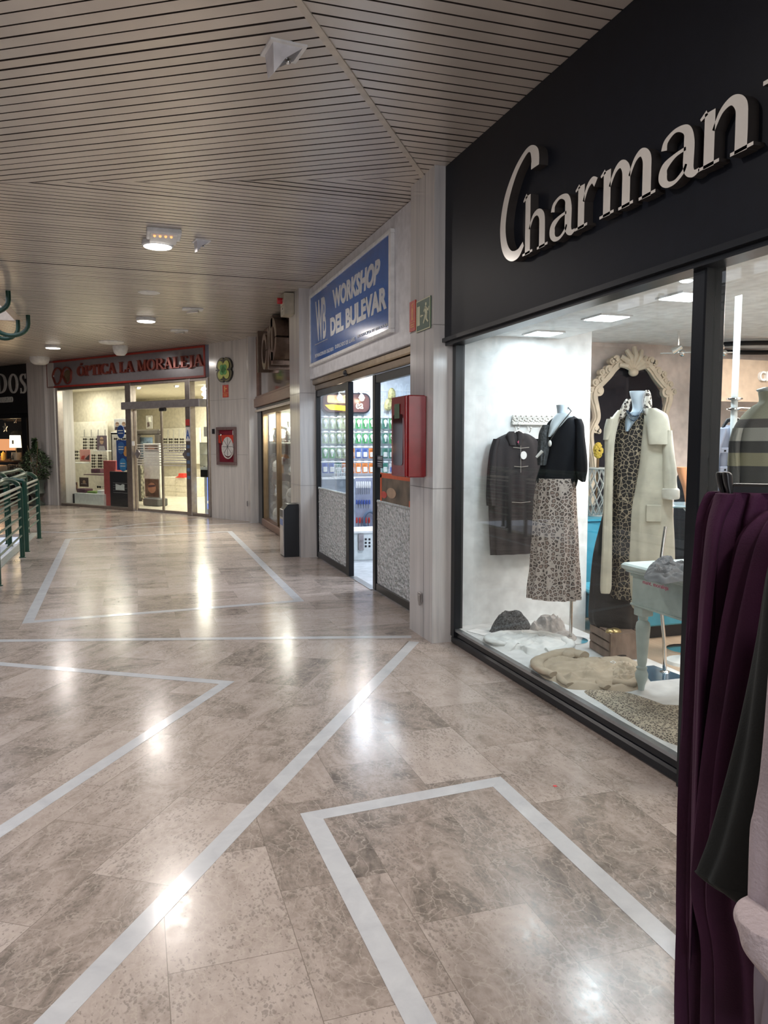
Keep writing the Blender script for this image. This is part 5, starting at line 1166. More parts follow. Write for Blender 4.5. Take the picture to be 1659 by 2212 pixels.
for y, rn, cs_ in rows:
    for k, ci in enumerate(cs_):
        x = 702+k*14.4; s, z = FW.px(x, y, .09)
        bulb = (rn in ('top', 'second')) or (rn == 'third' and k < 4)
        kind = {0: 'green', 1: 'pale green', 2: 'blue', 3: 'orange', 4: 'white', 5: 'dark teal'}[ci]
        place(ci, bulb, FW.W(s, .09, z), '%s %s, %s from the left in the %s hanging row' % (kind, 'light bulb pack' if bulb else 'blister pack', ORD[k], rn), 'packs hanging in the workshop')
    s, z = FW.px(700, y-24, .1); b = B(); b.tube([FW.W(2.6, .088, z), FW.W(5.0, .088, z)], .007, 6); tag(b.build('display_rail', M('grey_aluminium'), None), 'thin metal rail carrying the %s row of hanging packs' % rn, 'rail', 'rails behind the packs')
# yellow bags upper right
for k, (x, y) in enumerate(((838, 885), (851, 880), (863, 886), (846, 862))):
    s, z = FW.px(x, y, .06); b = B(); b.pile([(s-.05, 0), (s+.05, 0), (s+.055, .12), (s, .17), (s-.05, .12)], 0, .04, k, na=20, nr=6)
    b.v = [FW.W(v.x, .06+v.z, z+v.y) for v in b.v]
    tag(b.build('accessory_bag', M('yellow_olive_bag', (.50, .46, .22), .4, var=.3, scale=30), None, True), 'small yellowish bag of fittings right of the rounded sign, %s' % ('lower left', 'lower middle', 'lower right', 'upper one')[k], 'bag', 'yellow fitting bags')
# shelf with tools, cans
b = B(); b.box(WD, 2.6, 5.0, 11.04, 11.34, .98, 1.0); tag(b.build('shelf', RIM, None), 'white shelf under the hanging packs in the workshop', 'shelf')
t = thing('wire_basket', (3.0, 11.2, 1.0), 'white wire basket on the workshop shelf, left of the doorway gap', 'basket')
s0, z1 = FW.px(722, 1032, .25); s1, z0 = FW.px(752, 1064, .25)
b = B()
for k in range(9): b.tube([FW.W(s0+(s1-s0)*k/8, .25, 1.0), FW.W(s0+(s1-s0)*k/8, .25, 1.2)], .005, 5)
for k in range(4): b.tube([FW.W(s0, .25, 1.01+.06*k), FW.W(s1, .25, 1.01+.06*k)], .005, 5)
b.build('front_grid', RIM, t)
b = B(); b.box(FW, s0, s1, .05, .25, 1.0, 1.01); b.build('tray', RIM, t)
# tool rack in the gap
FT = Fr((0, 10.6), (1, 0))
t = thing('tool_rack', FT.W(FT.px(785, 1100)[0], 0, .6), 'dark freestanding rack hung with tools seen through the open doorway', 'tool rack')
s0, z1 = FT.px(768, 1032); s1, z0 = FT.px(806, 1150)
b = B(); b.box(FT, s0, s1+.2, -.02, 0, z0, z1); b.build('back_panel', M('grey_blue_panel', (.30, .32, .42), .5), t)
b = B(); b.box(FT, s0, s1+.2, -.3, .12, z0-.02, z0); b.build('shelf', RIM, t)
for (s_, d_) in ((s0+.02, -.28), (s1+.18, -.28), (s0+.02, .10), (s1+.18, .10)): b = B(); b.box(FT, s_-.015, s_+.015, d_-.015, d_+.015, 0, z0-.02); b.build('leg', RIM, t)
rr = random.Random(5); n_ = 0
TM_ = [M('steel_tool', (.5, .5, .55), .3, .8), M('red_tool_grip', (.55, .05, .04), .4), M('blue_tool_grip', (.06, .10, .35), .4), M('white_card')]
for row, (ya, yb, mm, nn) in enumerate(((1040, 1068, 3, 7), (1080, 1098, 2, 6), (1118, 1142, 1, 5))):
    for k in range(nn):
        x = 771+k*(33/nn); s, za = FT.px(x, ya, .04); _, zb = FT.px(x, yb, .04)
        o = thing('hand_tool', FT.W(s, .03, zb), '%s hand tool, %s from the left in the %s row of the tool rack' % (('white-handled', 'blue-gripped', 'red-gripped')[row], ORD[k], ('top', 'middle', 'bottom')[row]), 'tool', 'tools hanging on the rack')
        b = B(); b.tube([FT.W(s, .02, zb), FT.W(s, .03, (za+zb)/2)], .007, 6); b.build('blade', TM_[0], o, True)
        b = B(); b.tube([FT.W(s, .03, (za+zb)/2), FT.W(s, .035, (za*2+zb)/3), FT.W(s, .03, za)], [.012, .016, .011], 8); b.build('handle', TM_[mm], o, True)
b = B(); c = FT.px(800, 1125, .1); b.tube([FT.W(c[0]+.09*math.cos(a*PI/8), .08, c[1]+.13*math.sin(a*PI/8)) for a in range(16)], .022, 8, closed=True); tag(b.build('hose_coil', M('slate_blue_rubber', (.07, .10, .16), .5), None, True), 'slate blue coil at the right of the tool rack', 'coil')
# white perforated box
FC2 = Fr((0, 9.55), (1, 0)); s0, z1 = FC2.px(764, 1152); s1, _ = FC2.px(815, 1152)
t = thing('white_counter', FC2.W(s0, 0, 0), 'low white counter with square holes seen through the open doorway', 'counter')
b = B(); b.bev(FC2, s0, s0+1.1, -.5, 0, 0, z1, .006); b.build('body', M('white_lacquer'), t)
b = B(); b.box(FC2, s0-.01, s0+1.12, -.51, .02, z1, z1+.025); b.build('top', RIM, t)
for i in range(2):
    for j in range(3):
        s, z = FC2.px(790+i*8, 1165+j*7.5); b = B(); b.box(FC2, s-.013, s+.013, -.002, .004, z-.013, z+.013); b.build('square_hole', M('black_plastic'), t)
s, z = FC2.px(779, 1172, .02); b = B(); b.bev(FC2, s-.03, s+.04, .0, .03, z-.1, z+.11, .004); tag(b.build('hanging_pack', M('brown_grey_pack', (.3, .27, .28), .4, var=.2), None), 'brown-grey pack hanging on the front of the low white counter', 'pack')
# ------------------------------------------------------------------ on the near pillar
RED = M('red_enamel', (.24, .005, .009), .25, var=.05, coat=.4)
t = thing('fire_extinguisher_cabinet', (2.02, 5.65, 1.245), 'red metal fire cabinet with a glazed door on the near marble pillar', 'fire cabinet')
x0, x1, y0, y1, z0, z1 = 1.95, 2.098, 5.49, 5.82, 1.245, 1.86
b = B(); b.bev(WD, x0, x1, y0, y1, z0, z1, .008); b.build('body', RED, t)
b = B(); b.bev(WD, x0-.022, x0-.002, y0+.003, y1-.003, z0+.004, z1-.004, .006); dr = b.build('door', RED, t)
b = B(); b.prism(FR, rrect(-y1+.05, -y0-.05, z0+.09, z1-.14, .03), -(x0-.022), -(x0-.026)); b.build('window', M('dark_plexi', (.06, .02, .02), .06, spec=.9), dr)
b = B(); b.box(FR, -y1+.09, -y0-.12, -(x0-.026), -(x0-.027), z1-.17, z1-.06); b.build('instruction_label', M('green_black_label', (.04, .10, .05), .4), dr)
b = B(); b.ball((x0-.03, y0+.29, 1.55), .009); b.build('lock', CHROME, dr, True)
FPL = Fr((2.098, 0), (0, -1), (-1, 0))
def pictogram(name, s0, s1, z0, z1, m, lb, cat, parts_):
    t = thing(name, FPL.W((s0+s1)/2, 0, z0), lb, cat)
    b = B(); b.box(FPL, s0, s1, .0, .008, z0, z1); bd = b.build('plate', m, t)
    for pn, pm, fn in parts_:
        b = B(); fn(b, lambda u, v: (s0+u*(s1-s0), z0+v*(z1-z0))); b.build(pn, pm, bd)
    return t
REDS = M('red_sign_plate', (.55, .05, .03), .4); GRS = M('green_sign_plate', (.015, .07, .035), .4); LUM = M('pale_luminous_print', (.62, .62, .42), .5)
def poly(b, T, pts, d0=.008, d1=.0095): b.prism(FPL, [T(*p) for p in pts], d0, d1)
def ext(b, T):
    poly(b, T, [(.38, .36), (.62, .36), (.62, .72), (.56, .78), (.44, .78), (.38, .72)]); poly(b, T, [(.45, .79), (.55, .79), (.55, .86), (.45, .86)]); poly(b, T, [(.30, .84), (.70, .90), (.70, .93), (.30, .87)])
    poly(b, T, [(.05, .28), (.95, .28), (.95, .30), (.05, .30)]); poly(b, T, [(.2, .12), (.8, .12), (.8, .16), (.2, .16)]); poly(b, T, [(.2, .2), (.8, .2), (.8, .235), (.2, .235)])
pictogram('fire_extinguisher_sign', -5.855, -5.725, 2.37, 2.60, REDS, 'small red fire extinguisher sign at the left edge of the near pillar', 'safety sign', [('pictogram', M('orange_print', (.75, .35, .12), .5), ext)])
def man(b, T):
    poly(b, T, [(0, 0), (1, 0), (1, .03), (0, .03)]); poly(b, T, [(0, .97), (1, .97), (1, 1), (0, 1)]); poly(b, T, [(0, .03), (.03, .03), (.03, .97), (0, .97)]); poly(b, T, [(.97, .03), (1, .03), (1, .97), (.97, .97)])
    poly(b, T, [(.07, .2), (.27, .2), (.27, .82), (.07, .82)])
    poly(b, T, [(.30, .48), (.38, .42), (.38, .46), (.52, .46), (.52, .50), (.38, .50), (.38, .54)])
    poly(b, T, [(.70+.05*math.cos(a*PI/4), .80+.06*math.sin(a*PI/4)) for a in range(8)])
    poly(b, T, [(.62, .74), (.74, .72), (.80, .50), (.70, .44), (.64, .52)]); poly(b, T, [(.62, .73), (.54, .60), (.57, .56), (.68, .68)])
    poly(b, T, [(.74, .71), (.86, .62), (.90, .70), (.93, .68), (.87, .55), (.74, .62)])
    poly(b, T, [(.70, .46), (.78, .48), (.76, .34), (.88, .24), (.84, .20), (.68, .32)]); poly(b, T, [(.64, .50), (.70, .44), (.62, .30), (.54, .20), (.50, .24), (.58, .36)])
pictogram('exit_sign', -5.70, -5.405, 2.345, 2.575, GRS, 'green emergency exit sign with running figure on the near pillar', 'safety sign', [('pictogram', LUM, man)])
b = B(); b.bev(FPL, -5.64, -5.56, 0, .012, .27, .345, .003); b.bev(FPL, -5.60, -5.565, .012, .02, .25, .33, .003); tag(b.build('metal_flap', M('dull_steel', (.42, .40, .40), .35, .8), None), 'small dull metal flap low on the near marble pillar', 'flap')
# ------------------------------------------------------------------ waste bin
t = thing('waste_bin', (1.955, 10.24, 0), 'tall black waste bin with slanted hood standing before the second pillar', 'waste bin')
x0, x1, y0, y1 = 1.85, 2.06, 10.11, 10.36
BK2 = M('black_powder_coat', (.012, .014, .018), .4)
b = B(); b.prism(Fr((0, y0), (1, 0), (0, 1)), [(x0+.012, 0), (x1, 0), (x1, .70), (x0+.07, .70), (x0+.012, .63)], 0, y1-y0); b.build('body', BK2, t)
b = B(); b.box(WD, x0, x0+.012, y0+.01, y1-.01, .02, .63); b.build('front_panel', M('brushed_steel_panel', (.50, .47, .46), .35, .6), t)
b = B(); b.box(WD, x0-.002, x0, y0+.03, y1-.03, .42, .50); b.build('label', M('blue_label', (.16, .24, .50), .5), t)
b = B(); b.box(WD, x0-.001, x0+.0, y0+.02, y1-.02, .53, .62); b.build('dark_band', M('dark_grey_metal', (.08, .08, .08), .4), t)
# alarm box
t = thing('alarm_box', (2.0, 10.43, 3.19), 'beige alarm box with red lamp at the top of the second pillar', 'alarm')
BG = M('beige_box_metal', (.42, .38, .30), .45)
b = B(); b.bev(WD, 1.93, 2.063, 10.28, 10.56, 3.19, CZ-.01, .005); b.build('housing', BG, t)
b = B(); 
for z in (3.33, 3.24): b.box(WD, 1.926, 1.93, 10.34, 10.50, z, z+.06)
b.build('display', M('pale_grey_window', (.62, .60, .52), .3), t)
b = B()
for z in (3.35, 3.26): b.box(WD, 1.924, 1.926, 10.37, 10.41, z, z+.03)
b.build('display_mark', M('black_plastic'), t)
b = B(); b.tube([(1.93, 10.42, 3.38), (1.86, 10.42, 3.38)], .04, 14); b.build('red_lamp', M('red_lens', (.5, .01, .02), .2), t, True)
# ------------------------------------------------------------------ JEWELLERY SHOWCASE
BRW = wood_mat('reddish_brown_wood', (.16, .085, .06), (.22, .125, .09), .35, (3, .6, 8))
BRM = M('brown_tinted_mirror', (.16, .11, .09), .08, .75, var=.03)
t = thing('shop_fascia', (2.28, 12.7, 2.35), 'brown mirrored fascia with chunky raised letters above the jewellery showcase', 'shop sign')
b = B(); b.box(FR, -14.74, -10.66, -2.34, -2.26, 2.35, CZ-.02); b.build('panel', BRM, t)
b = B(); b.bev(FR, -14.74, -10.66, -2.34, -2.20, 2.33, 2.37, .006); b.bev(FR, -14.74, -10.66, -2.34, -2.22, CZ-.06, CZ-.01, .006); b.bev(FR, -14.74, -14.62, -2.34, -2.22, 2.37, CZ-.06, .006); b.build('frame', BRW, t)
LM = M('brown_glossy_letter', (.20, .145, .115), .18, .5)
def blk(pts, d0=-2.26, d1=-2.08): b = B(); stroke(b, FR, pts, d0, d1, lambda x, y: (x, y), 6); return b
sx_ = lambda x: FR.px(x, 760, -2.10)[0]
L_ = lambda s, z, w_: (s, z, w_)
blk([(sx_(559), 3.42, .10), (sx_(559), 2.72, .10)]).build('letter', LM, t)
blk([(sx_(573)+.22*math.cos(a*PI/6), 3.0+.24*math.sin(a*PI/6), .10) for a in range(13)]).build('letter', LM, t)
blk([(sx_(582), 3.32, .12), (sx_(582), 2.68, .12)]).build('letter', LM, t)
blk([(sx_(591)+.30*math.cos(a*PI/6), 3.10+.26*math.sin(a*PI/6), .13) for a in range(13)]).build('letter', LM, t)
blk([(sx_(590)+.0, 3.46, .16), (sx_(590)+.0, 2.72, .16)]).build('letter', LM, t)
t = thing('shutter_lintel', (2.26, 12.7, 2.16), 'reddish brown wooden lintel with a pale roller strip above the jewellery showcase', 'lintel')
b = B(); b.bev(FR, -14.74, -10.66, -2.34, -2.17, 2.17, 2.33, .01); b.build('box', BRW, t)
b = B(); b.tube([FR.W(-14.70, -2.2, 2.10), FR.W(-10.7, -2.2, 2.10)], .022, 8); b.build('roller_strip', M('pale_strip', (.60, .54, .48), .4), t, True)
b = B(); b.box(FR, -14.74, -10.66, -2.34, -2.22, 2.13, 2.17); b.build('gap', BLK, t)
t = thing('showcase', (2.6, 12.6, 0), 'brightly lit glazed jewellery showcase with brass frame behind the waste bin', 'showcase')
GOLD = M('brass_frame', (.26, .18, .10), .35, .7)
b = B(); b.bev(FR, -14.72, -14.28, -2.38, -2.23, 0, 2.12, .005); b.build('jamb', BLK, t)
b = B(); b.bev(FR, -14.28, -14.2, -2.34, -2.25, .12, 2.10, .005); b.build('post', GOLD, t)
b = B(); b.bev(FR, -14.28, -10.66, -2.34, -2.22, 0, .13, .01); b.build('sill', BRW, t)
b = B(); b.box(FR, -14.2, -10.7, -2.36, -2.25, 2.02, 2.12); b.build('head_rail', GOLD, t)
b = B(); b.box(FR, -12.86, -12.80, -2.33, -2.25, .13, 2.02); b.build('mullion', M('dark_bronze_metal'), t)
for a, c in ((-14.16, -12.86), (-12.80, -11.5)): b = B(); b.box(FR, a, c, -2.30, -2.292, .13, 2.02); b.build('glass_pane', GLASS, t)
SHG = M('bright_display_board', (.72, .74, .66), .35)
b = B(); b.box(WD, 2.36, 3.2, 14.70, 14.74, 0.1, 2.12); b.build('end_panel', SHG, t)
b = B(); b.box(WD, 3.16, 3.2, 11.5, 14.70, 0.1, 2.12); b.build('back_panel', M('mirror_back', (.75, .78, .74), .1, .5), t)
b = B(); b.box(WD, 2.38, 3.16, 11.5, 14.7, .10, .14); b.build('floor_board', M('white_lacquer'), t)
b = B(); b.box(WD, 2.38, 3.2, 11.5, 14.70, 2.12, 2.16); b.build('top_board', M('white_lacquer'), t)
for z in (.552, .982, 1.522): b = B(); b.box(WD, 2.40, 3.14, 11.52, 14.68, z, z+.018); b.build('shelf', M('pale_glass'), t)
b = B(); b.box(WD, 2.40, 2.46, 13.2, 14.1, .86, .98); b.box(WD, 2.40, 2.46, 11.55, 12.3, .84, .93); b.build('shelf_front', BRW, t)
SIL = M('silverware', (.74, .74, .70), .15, .9); AMB = M('amber_wood', (.55, .28, .08), .3); POR = M('white_porcelain', (.80, .80, .76), .2); YEL = M('yellow_velvet', (.62, .50, .10), .6)
mk = {}
def mkvase():
    t = thing('silver_vase', (0, 0, 0), 'x', 'vase'); b = B(); b.lathe((0, 0, 0), [(.03, 0), (.045, .02), (.05, .08), (.03, .13), (.02, .17), (.035, .2)], 16); b.build('body', SIL, t, True); return t
def mkframe():
    t = thing('photo_frame', (0, 0, 0), 'x', 'photo frame'); fr_ = Fr((0, 0), (1, 0)); b = B()
    for a in ((-.08, .08, 0, .02), (-.08, .08, .20, .22), (-.08, -.06, .02, .2), (.06, .08, .02, .2)): b.bev(fr_, a[0], a[1], 0, .015, a[2], a[3], .003)
    b.build('frame', SIL, t); b = B(); b.box(fr_, -.06, .06, .004, .008, .02, .2); b.build('picture', POR, t); return t
def mkclock():
    t = thing('mantel_clock', (0, 0, 0), 'x', 'clock'); fr_ = Fr((0, 0), (1, 0)); b = B(); b.prism(fr_, [(-.09, 0), (.09, 0), (.09, .2)]+[(.09*math.cos(a*PI/8), .2+.09*math.sin(a*PI/8)) for a in range(1, 8)]+[(-.09, .2)], -.08, 0); b.build('case', AMB, t)
    b = B(); b.disc(fr_, 0, .19, 0, .006, .06, .06, 20); b.build('dial', POR, t); return t
def mkdome():
    t = thing('display_bust', (0, 0, 0), 'x', 'jewellery bust'); b = B(); b.lathe((0, 0, 0), [(.06, 0), (.075, .04), (.07, .14), (.04, .2), (.01, .22)], 16); b.build('form', POR, t, True); b = B(); b.tube([(.06*math.cos(a*PI/8), -.07+.03*math.sin(a*PI/8)-.0, .12+.04*math.sin(a*PI/8)) for a in range(16)], .004, 5, closed=True); b.build('necklace', GOLD, t, True); return t
def mkcandle():
    t = thing('candlestick', (0, 0, 0), 'x', 'candlestick'); b = B(); b.lathe((0, 0, 0), [(.045, 0), (.04, .015), (.012, .04), (.018, .12), (.012, .2), (.02, .27), (.028, .3)], 14); b.build('stem', SIL, t, True); return t
def mktray():
    t = thing('silver_plate', (0, 0, 0), 'x', 'plate'); b = B(); b.disc(Fr((0, 0), (1, 0)), 0, .14, 0, .012, .14, .14, 28); b.build('plate', SIL, t); b = B(); b.disc(Fr((0, 0), (1, 0)), 0, .14, .012, .018, .09, .09, 28); b.build('centre', POR, t); return t
MK = [mkvase, mkframe, mkclock, mkdome, mkcandle, mktray]; LB = ['silver vase', 'silver photo frame', 'amber mantel clock', 'white necklace bust', 'tall silver candlestick', 'round silver plate on edge']
rr = random.Random(11); prot = {}
SPOTS = [(2.40, 14.45), (2.53, 14.5), (2.66, 14.45), (2.79, 14.5), (2.40, 13.72), (2.54, 13.7), (2.38, 13.0), (2.48, 12.95), (2.38, 12.3), (2.62, 13.75)]
for sh, (z, nm) in enumerate(((.14, 'floor board'), (.57, 'lower glass shelf'), (1.0, 'middle glass shelf'), (1.54, 'top glass shelf'))):
    for k, (x, y) in enumerate(SPOTS):
        ki = (k*5+sh*3+(k//3)) % 6
        lb = '%s, %s from the far end on the showcase %s' % (LB[ki], ORD[k], nm)
        sc_ = rr.uniform(.85, 1.15)
        if ki not in prot: o = MK[ki](); prot[ki] = o; o.location = (x, y, z); o['label'] = lb; o['group'] = 'silverware in the jewellery showcase'; o.scale = (sc_,)*3; o.rotation_euler = (0, 0, -.15)
        else: clone(prot[ki], (x, y, z), lb, 'silverware in the jewellery showcase', rz=rr.uniform(-.3, .0), scale=sc_)
# ================================================================== OPTICIAN AT THE END
GREYF = M('blue_grey_fascia', (.27, .255, .28), .3, .3, var=.03)
REDT = M('dark_red_trim', (.36, .04, .03), .35)
t = thing('shop_fascia', FO.W(2.55, .05, 2.84), 'blue-grey fascia with dark red border and roman lettering at the passage end', 'shop sign')
b = B(); b.box(FO, -.24, 5.36, -.2, .08, 2.84, CZ-.002); b.build('panel', GREYF, t)
b = B()
for a in ((-.24, 5.36, 2.83, 2.87), (-.24, 5.36, CZ-.055, CZ-.015), (-.24, -.20, 2.87, CZ-.055), (5.32, 5.36, 2.87, CZ-.055)): b.box(FO, a[0], a[1], .08, .10, a[2], a[3])
b.build('border', REDT, t)
RL = M('dark_red_letter', (.26, .06, .045), .28, .35)
a0 = FO.px(166, 800, .12)[0]; a1 = FO.px(438, 780, .12)[0]
roman('ÓPTICA LA MORALEJA', FO, a0, a1, 3.055, 3.285, .08, .13, 'letter', RL, t, 1.15)
b = B()
for cx_ in (.22, .62):
    sg = -1 if cx_ < .4 else 1
    pts = [(cx_+.19*math.cos(a*PI/8)*(1.0 if math.sin(a*PI/8) > 0 else .8)-sg*.02*math.sin(a*PI/8), 3.10+.19*math.sin(a*PI/8), .03) for a in range(17)]
    stroke(b, FO, pts, .08, .12, lambda x, y: (x, y), 3)
stroke(b, FO, [(.38, 3.18, .03), (.42, 3.2, .03), (.46, 3.18, .03)], .08, .12, lambda x, y: (x, y), 3)
b.build('spectacles_logo', RL, t)
b = B(); b.disc(FO, .62, 3.09, .08, .086, .16, .14, 24); b.build('logo_lens', M('bronze_lens', (.35, .28, .18), .2, .8), t)
ALU = M('champagne_aluminium', (.36, .32, .30), .3, .8)
t = thing('storefront_glazing', FO.W(2.7, 0, 0), 'champagne aluminium shop front with tall glass pane and glass doors', 'shop front')
for s0, s1, nm in ((.03, .11, 'post'), (2.71, 2.90, 'post'), (4.69, 4.84, 'post'), (5.33, 5.38, 'post')):
    b = B(); b.bev(FO, s0, s1, -.09, .06, 0, 2.84, .006); b.build(nm, ALU, t)
b = B(); b.bev(FO, .11, 5.33, -.09, .05, 2.77, 2.84, .006); b.build('head_rail', ALU, t)
b = B(); b.bev(FO, .11, 2.71, -.09, .05, 0, .06, .006); b.bev(FO, 4.84, 5.33, -.09, .05, 0, .06, .006); b.build('bottom_rail', ALU, t)
b = B(); b.bev(FO, 2.60, 5.15, -.14, .09, 2.25, 2.41, .008); hd = b.build('door_operator', M('grey_anodised', (.33, .31, .32), .35, .6), t)
b = B(); a = FO.px(351, 884, .1); b.bev(FO, a[0]-.09, a[0]+.09, .06, .13, 2.18, 2.25, .01); b.build('sensor', M('black_plastic'), hd)
b = B(); b.box(FO, .11, 2.71, -.02, -.008, .06, 2.77); b.build('glass_pane', GLASS, t)
b = B(); b.box(FO, 4.84, 5.33, -.02, -.008, .06, 2.77); b.build('glass_pane', GLASS, t)
b = B(); b.box(FO, 2.90, 4.69, -.02, -.008, 2.41, 2.77); b.build('glass_pane', GLASS, t)
for s0, s1 in ((2.93, 3.80), (3.82, 4.68)):
    b = B(); b.box(FO, s0, s1, -.05, -.038, .02, 2.25); g = b.build('door_leaf', GLASS, t)
    b = B(); b.bev(FO, s0, s1, -.06, -.03, .0, .06, .003); b.box(FO, s0, s0+.018, -.06, -.03, .06, 2.25); b.box(FO, s1-.018, s1, -.06, -.03, .06, 2.25); b.build('leaf_edge', ALU, g)
    b = B()
    for k in range(9): z = 1.02+k*.055; b.box(FO, s0+.03, s1-.02, -.037, -.034, z, z+.024)
    b.build('frosted_stripes', M('frosted_film', (.72, .70, .64), .6), g)
    hs = s0+.08 if s0 < 3.5 else s1-.08
    b = B(); b.disc(FO, hs, 1.27, -.03, -.005, .06, .10, 12); b.disc(FO, hs, 1.27, -.03, -.008, .10, .05, 12); b.build('handle', M('grey_anodised'), g)
b = B(); a = FO.px(287, 958, .08); b.bev(FO, a[0]-.04, a[0]+.04, .06, .08, a[1]-.05, a[1]+.05, .003); b.build('door_button', M('white_plastic'), t)
# stickers on the right post and pane
t = thing('post_stickers', FO.W(4.76, .062, 1.0), 'small red and blue stickers with a white A on the right aluminium post', 'sticker')
a = FO.px(415, 935, .06)
b = B(); b.box(FO, 4.70, 4.83, .061, .064, 1.87, 2.0); b.build('red_sticker', M('red_vinyl', (.5, .05, .05), .4), t)
b = B(); b.box(FO, 4.70, 4.83, .061, .064, 1.55, 1.84); s_ = b.build('white_sticker', M('white_card'), t)
text('A', FO, 4.71, 4.82, 1.60, 1.78, .064, .066, fat=.03, name='letter', mat=M('blue_vinyl', (.05, .14, .45), .4), parent=s_)
for k in range(5): b = B(); b.box(FO, 4.72, 4.81, .061, .064, 1.40-.16*k, 1.47-.16*k); b.build('blue_sticker', M('blue_grey_vinyl', (.12, .18, .30), .4), t)
# shell
CRW = M('cream_shop_wall', (.66, .62, .52), .7)
SJ = FO.px(289, 950, -1.4)[0]; SK_ = FO.px(286, 950, -4.6)[0]
PT = [(-.62, -.42), (-1.1, -.42), (-2.75, -1.5), (-2.55, -1.52)]
def slabp(pts, z0, z1, nm, m): b = B(); b.slab([FO.W(s, d, 0)[:2] for s, d in pts], z0, z1); return struct(b.build(nm, m))
slabp([(-.26, -.38), (-.8, -.38), (-2.70, -1.46), (-2.55, -1.46), (-.45, -.24)], 0, 2.95, 'wall_optician_left', CRW)
slabp([(-2.70, -1.40), (SJ, -1.40), (SJ, -1.46), (-2.70, -1.46)], 0, 2.95, 'wall_optician_window_back', CRW)
slabp([(SJ, -1.46), (SJ+.05, -1.46), (SK_+.05, -4.6), (SK_, -4.6)], 0, 2.95, 'wall_optician_inner', CRW)
slabp([(SK_, -4.6), (8, -4.6), (8, -4.7), (SK_, -4.7)], 0, 2.95, 'wall_optician_back', CRW)
slabp([(8.0, -4.6), (8.1, -4.6), (8.1, -.3), (8.0, -.3)], 0, 2.95, 'wall_optician_right', CRW)
slabp([(5.40, -.4), (8.0, -.4), (8.0, -.3), (5.40, -.3)], 0, 2.95, 'wall_optician_front', CRW)
slabp([(-.2, -.31), (8, -.31), (8, -4.6), (SK_, -4.6), (SJ, -1.45), (-2.7, -1.45)], 2.86, 2.95, 'ceiling_optician', CRW)
slabp([(-9, -.30), (-9, -.21), (5.6, -.21), (5.6, -.30)], 3.40, CZ+.3, 'wall_header', DARK)
slabp([(0, -.31), (0, -.02), (5.4, -.02), (5.4, -.31)], 2.842, 2.86, 'ceiling_optician_front', CRW)
slabp([(0.0, -.02), (8, -.09), (8, -4.6), (SK_, -4.6), (SJ, -1.45), (-2.7, -1.45), (-.3, -.2)], -.04, .012, 'floor_optician', M('cream_tile_floor', (.62, .58, .48), .2))
for s, d, p in ((-.3, -.65, 26), (1.4, -.65, 40), (3.4, -1.6, 110), (1.2, -3.4, 130), (5.8, -2.0, 100)):
    q = FO.W(s, d, 2.84); light('optician_lamp', 'AREA', q, p, (1, .93, .78), .7)
for k, (x, y) in enumerate(((296, 836), (378, 832), (442, 845), (443, 856), (445, 868))):
    q = FO.px(x, y, -1.2-.2*k); c = FO.W(q[0], -1.2-.2*k, q[1])
    t = thing('ceiling_spotlight', (c.x, c.y, 2.86), 'small white ceiling spotlight inside the optician shop, %s from the left' % ORD[k], 'spotlight', 'optician ceiling spotlights')
    b = B(); b.tube([(c.x, c.y, 2.86), (c.x, c.y, c.z+.05)], .012, 6); b.build('stem', RIM, t); b = B(); b.tube([(c.x-.05, c.y+.02, c.z+.06), (c.x+.04, c.y-.03, c.z)], [.05, .07], 12); b.build('head', RIM, t, True)
    b = B(); b.ball((c.x+.04, c.y-.03, c.z), .05); b.build('lamp', emis('spot_glow', (1, .95, .85), 8), t, True)
# glasses
t = thing('sunglasses', (0, 0, 0), 'x', 'glasses'); f0 = Fr((0, 0), (1, 0)); BLG = M('black_acetate', (.015, .013, .013), .2)
for sg in (-1, 1): b = B(); b.prism(f0, [(sg*.036+.030*math.cos(a*PI/6), .025*math.sin(a*PI/6)) for a in range(12)], 0, .006); b.build('lens', BLG, t)
b = B(); b.tube([f0.W(-.014, .004, .008), f0.W(.014, .004, .008)], .003, 5); b.build('bridge', BLG, t)
for sg in (-1, 1): b = B(); b.tube([f0.W(sg*.064, 0, .01), f0.W(sg*.066, -.10, .0), f0.W(sg*.066, -.13, -.02)], .003, 5); b.build('temple', BLG, t)
GP = t; used_g = [False]; ANG = math.atan2(FO.e.y, FO.e.x)
def specs(x, y, d, label, group, sc=1.2):
    s, z = FO.px(x, y, d); loc = FO.W(s, d, z)
    if not used_g[0]:
        GP.location = loc; GP['label'] = label; GP['group'] = group; GP.rotation_euler = (0, 0, ANG); GP.scale = (sc,)*3; used_g[0] = True
    else: clone(GP, loc, label, group, rz=ANG, scale=sc)
WLQ = M('white_lacquer')
def boardpx(name, x0, y0, x1, y1, d, mat, label, cat, thick=.03, parts_=None, stand=False):
    s0, z1 = FO.px(x0, y0, d); s1, z0 = FO.px(x1, y1, d)
    if stand: z0 = .012
    t = thing(name, FO.W((s0+s1)/2, d, z0), label, cat)
    b = B(); b.bev(FO, s0, s1, d-thick, d, z0, z1, min(.006, thick/4)); bd = b.build('board', mat, t)
    return t, bd, s0, s1, z0, z1
t, bd, s0, s1, z0, z1 = boardpx('eyewear_stand', 157, 912, 233, 1041, -1.25, M('cream_board', (.72, .70, .62), .5), 'cream display panel with eyewear racks behind the big window', 'display panel', .05, stand=True)
b = B()
for x in (182, 197, 212, 227): a = FO.px(x, 928, -1.2); c = FO.px(x, 944, -1.2); b.tube([FO.W(a[0], -1.2, a[1]), FO.W(c[0], -1.2, c[1])], .012, 6)
a = FO.px(174, 944, -1.2); c = FO.px(232, 944, -1.2); b.tube([FO.W(a[0], -1.19, a[1]), FO.W(c[0], -1.19, c[1])], .006, 6); b.build('support', M('grey_aluminium'), t, True)
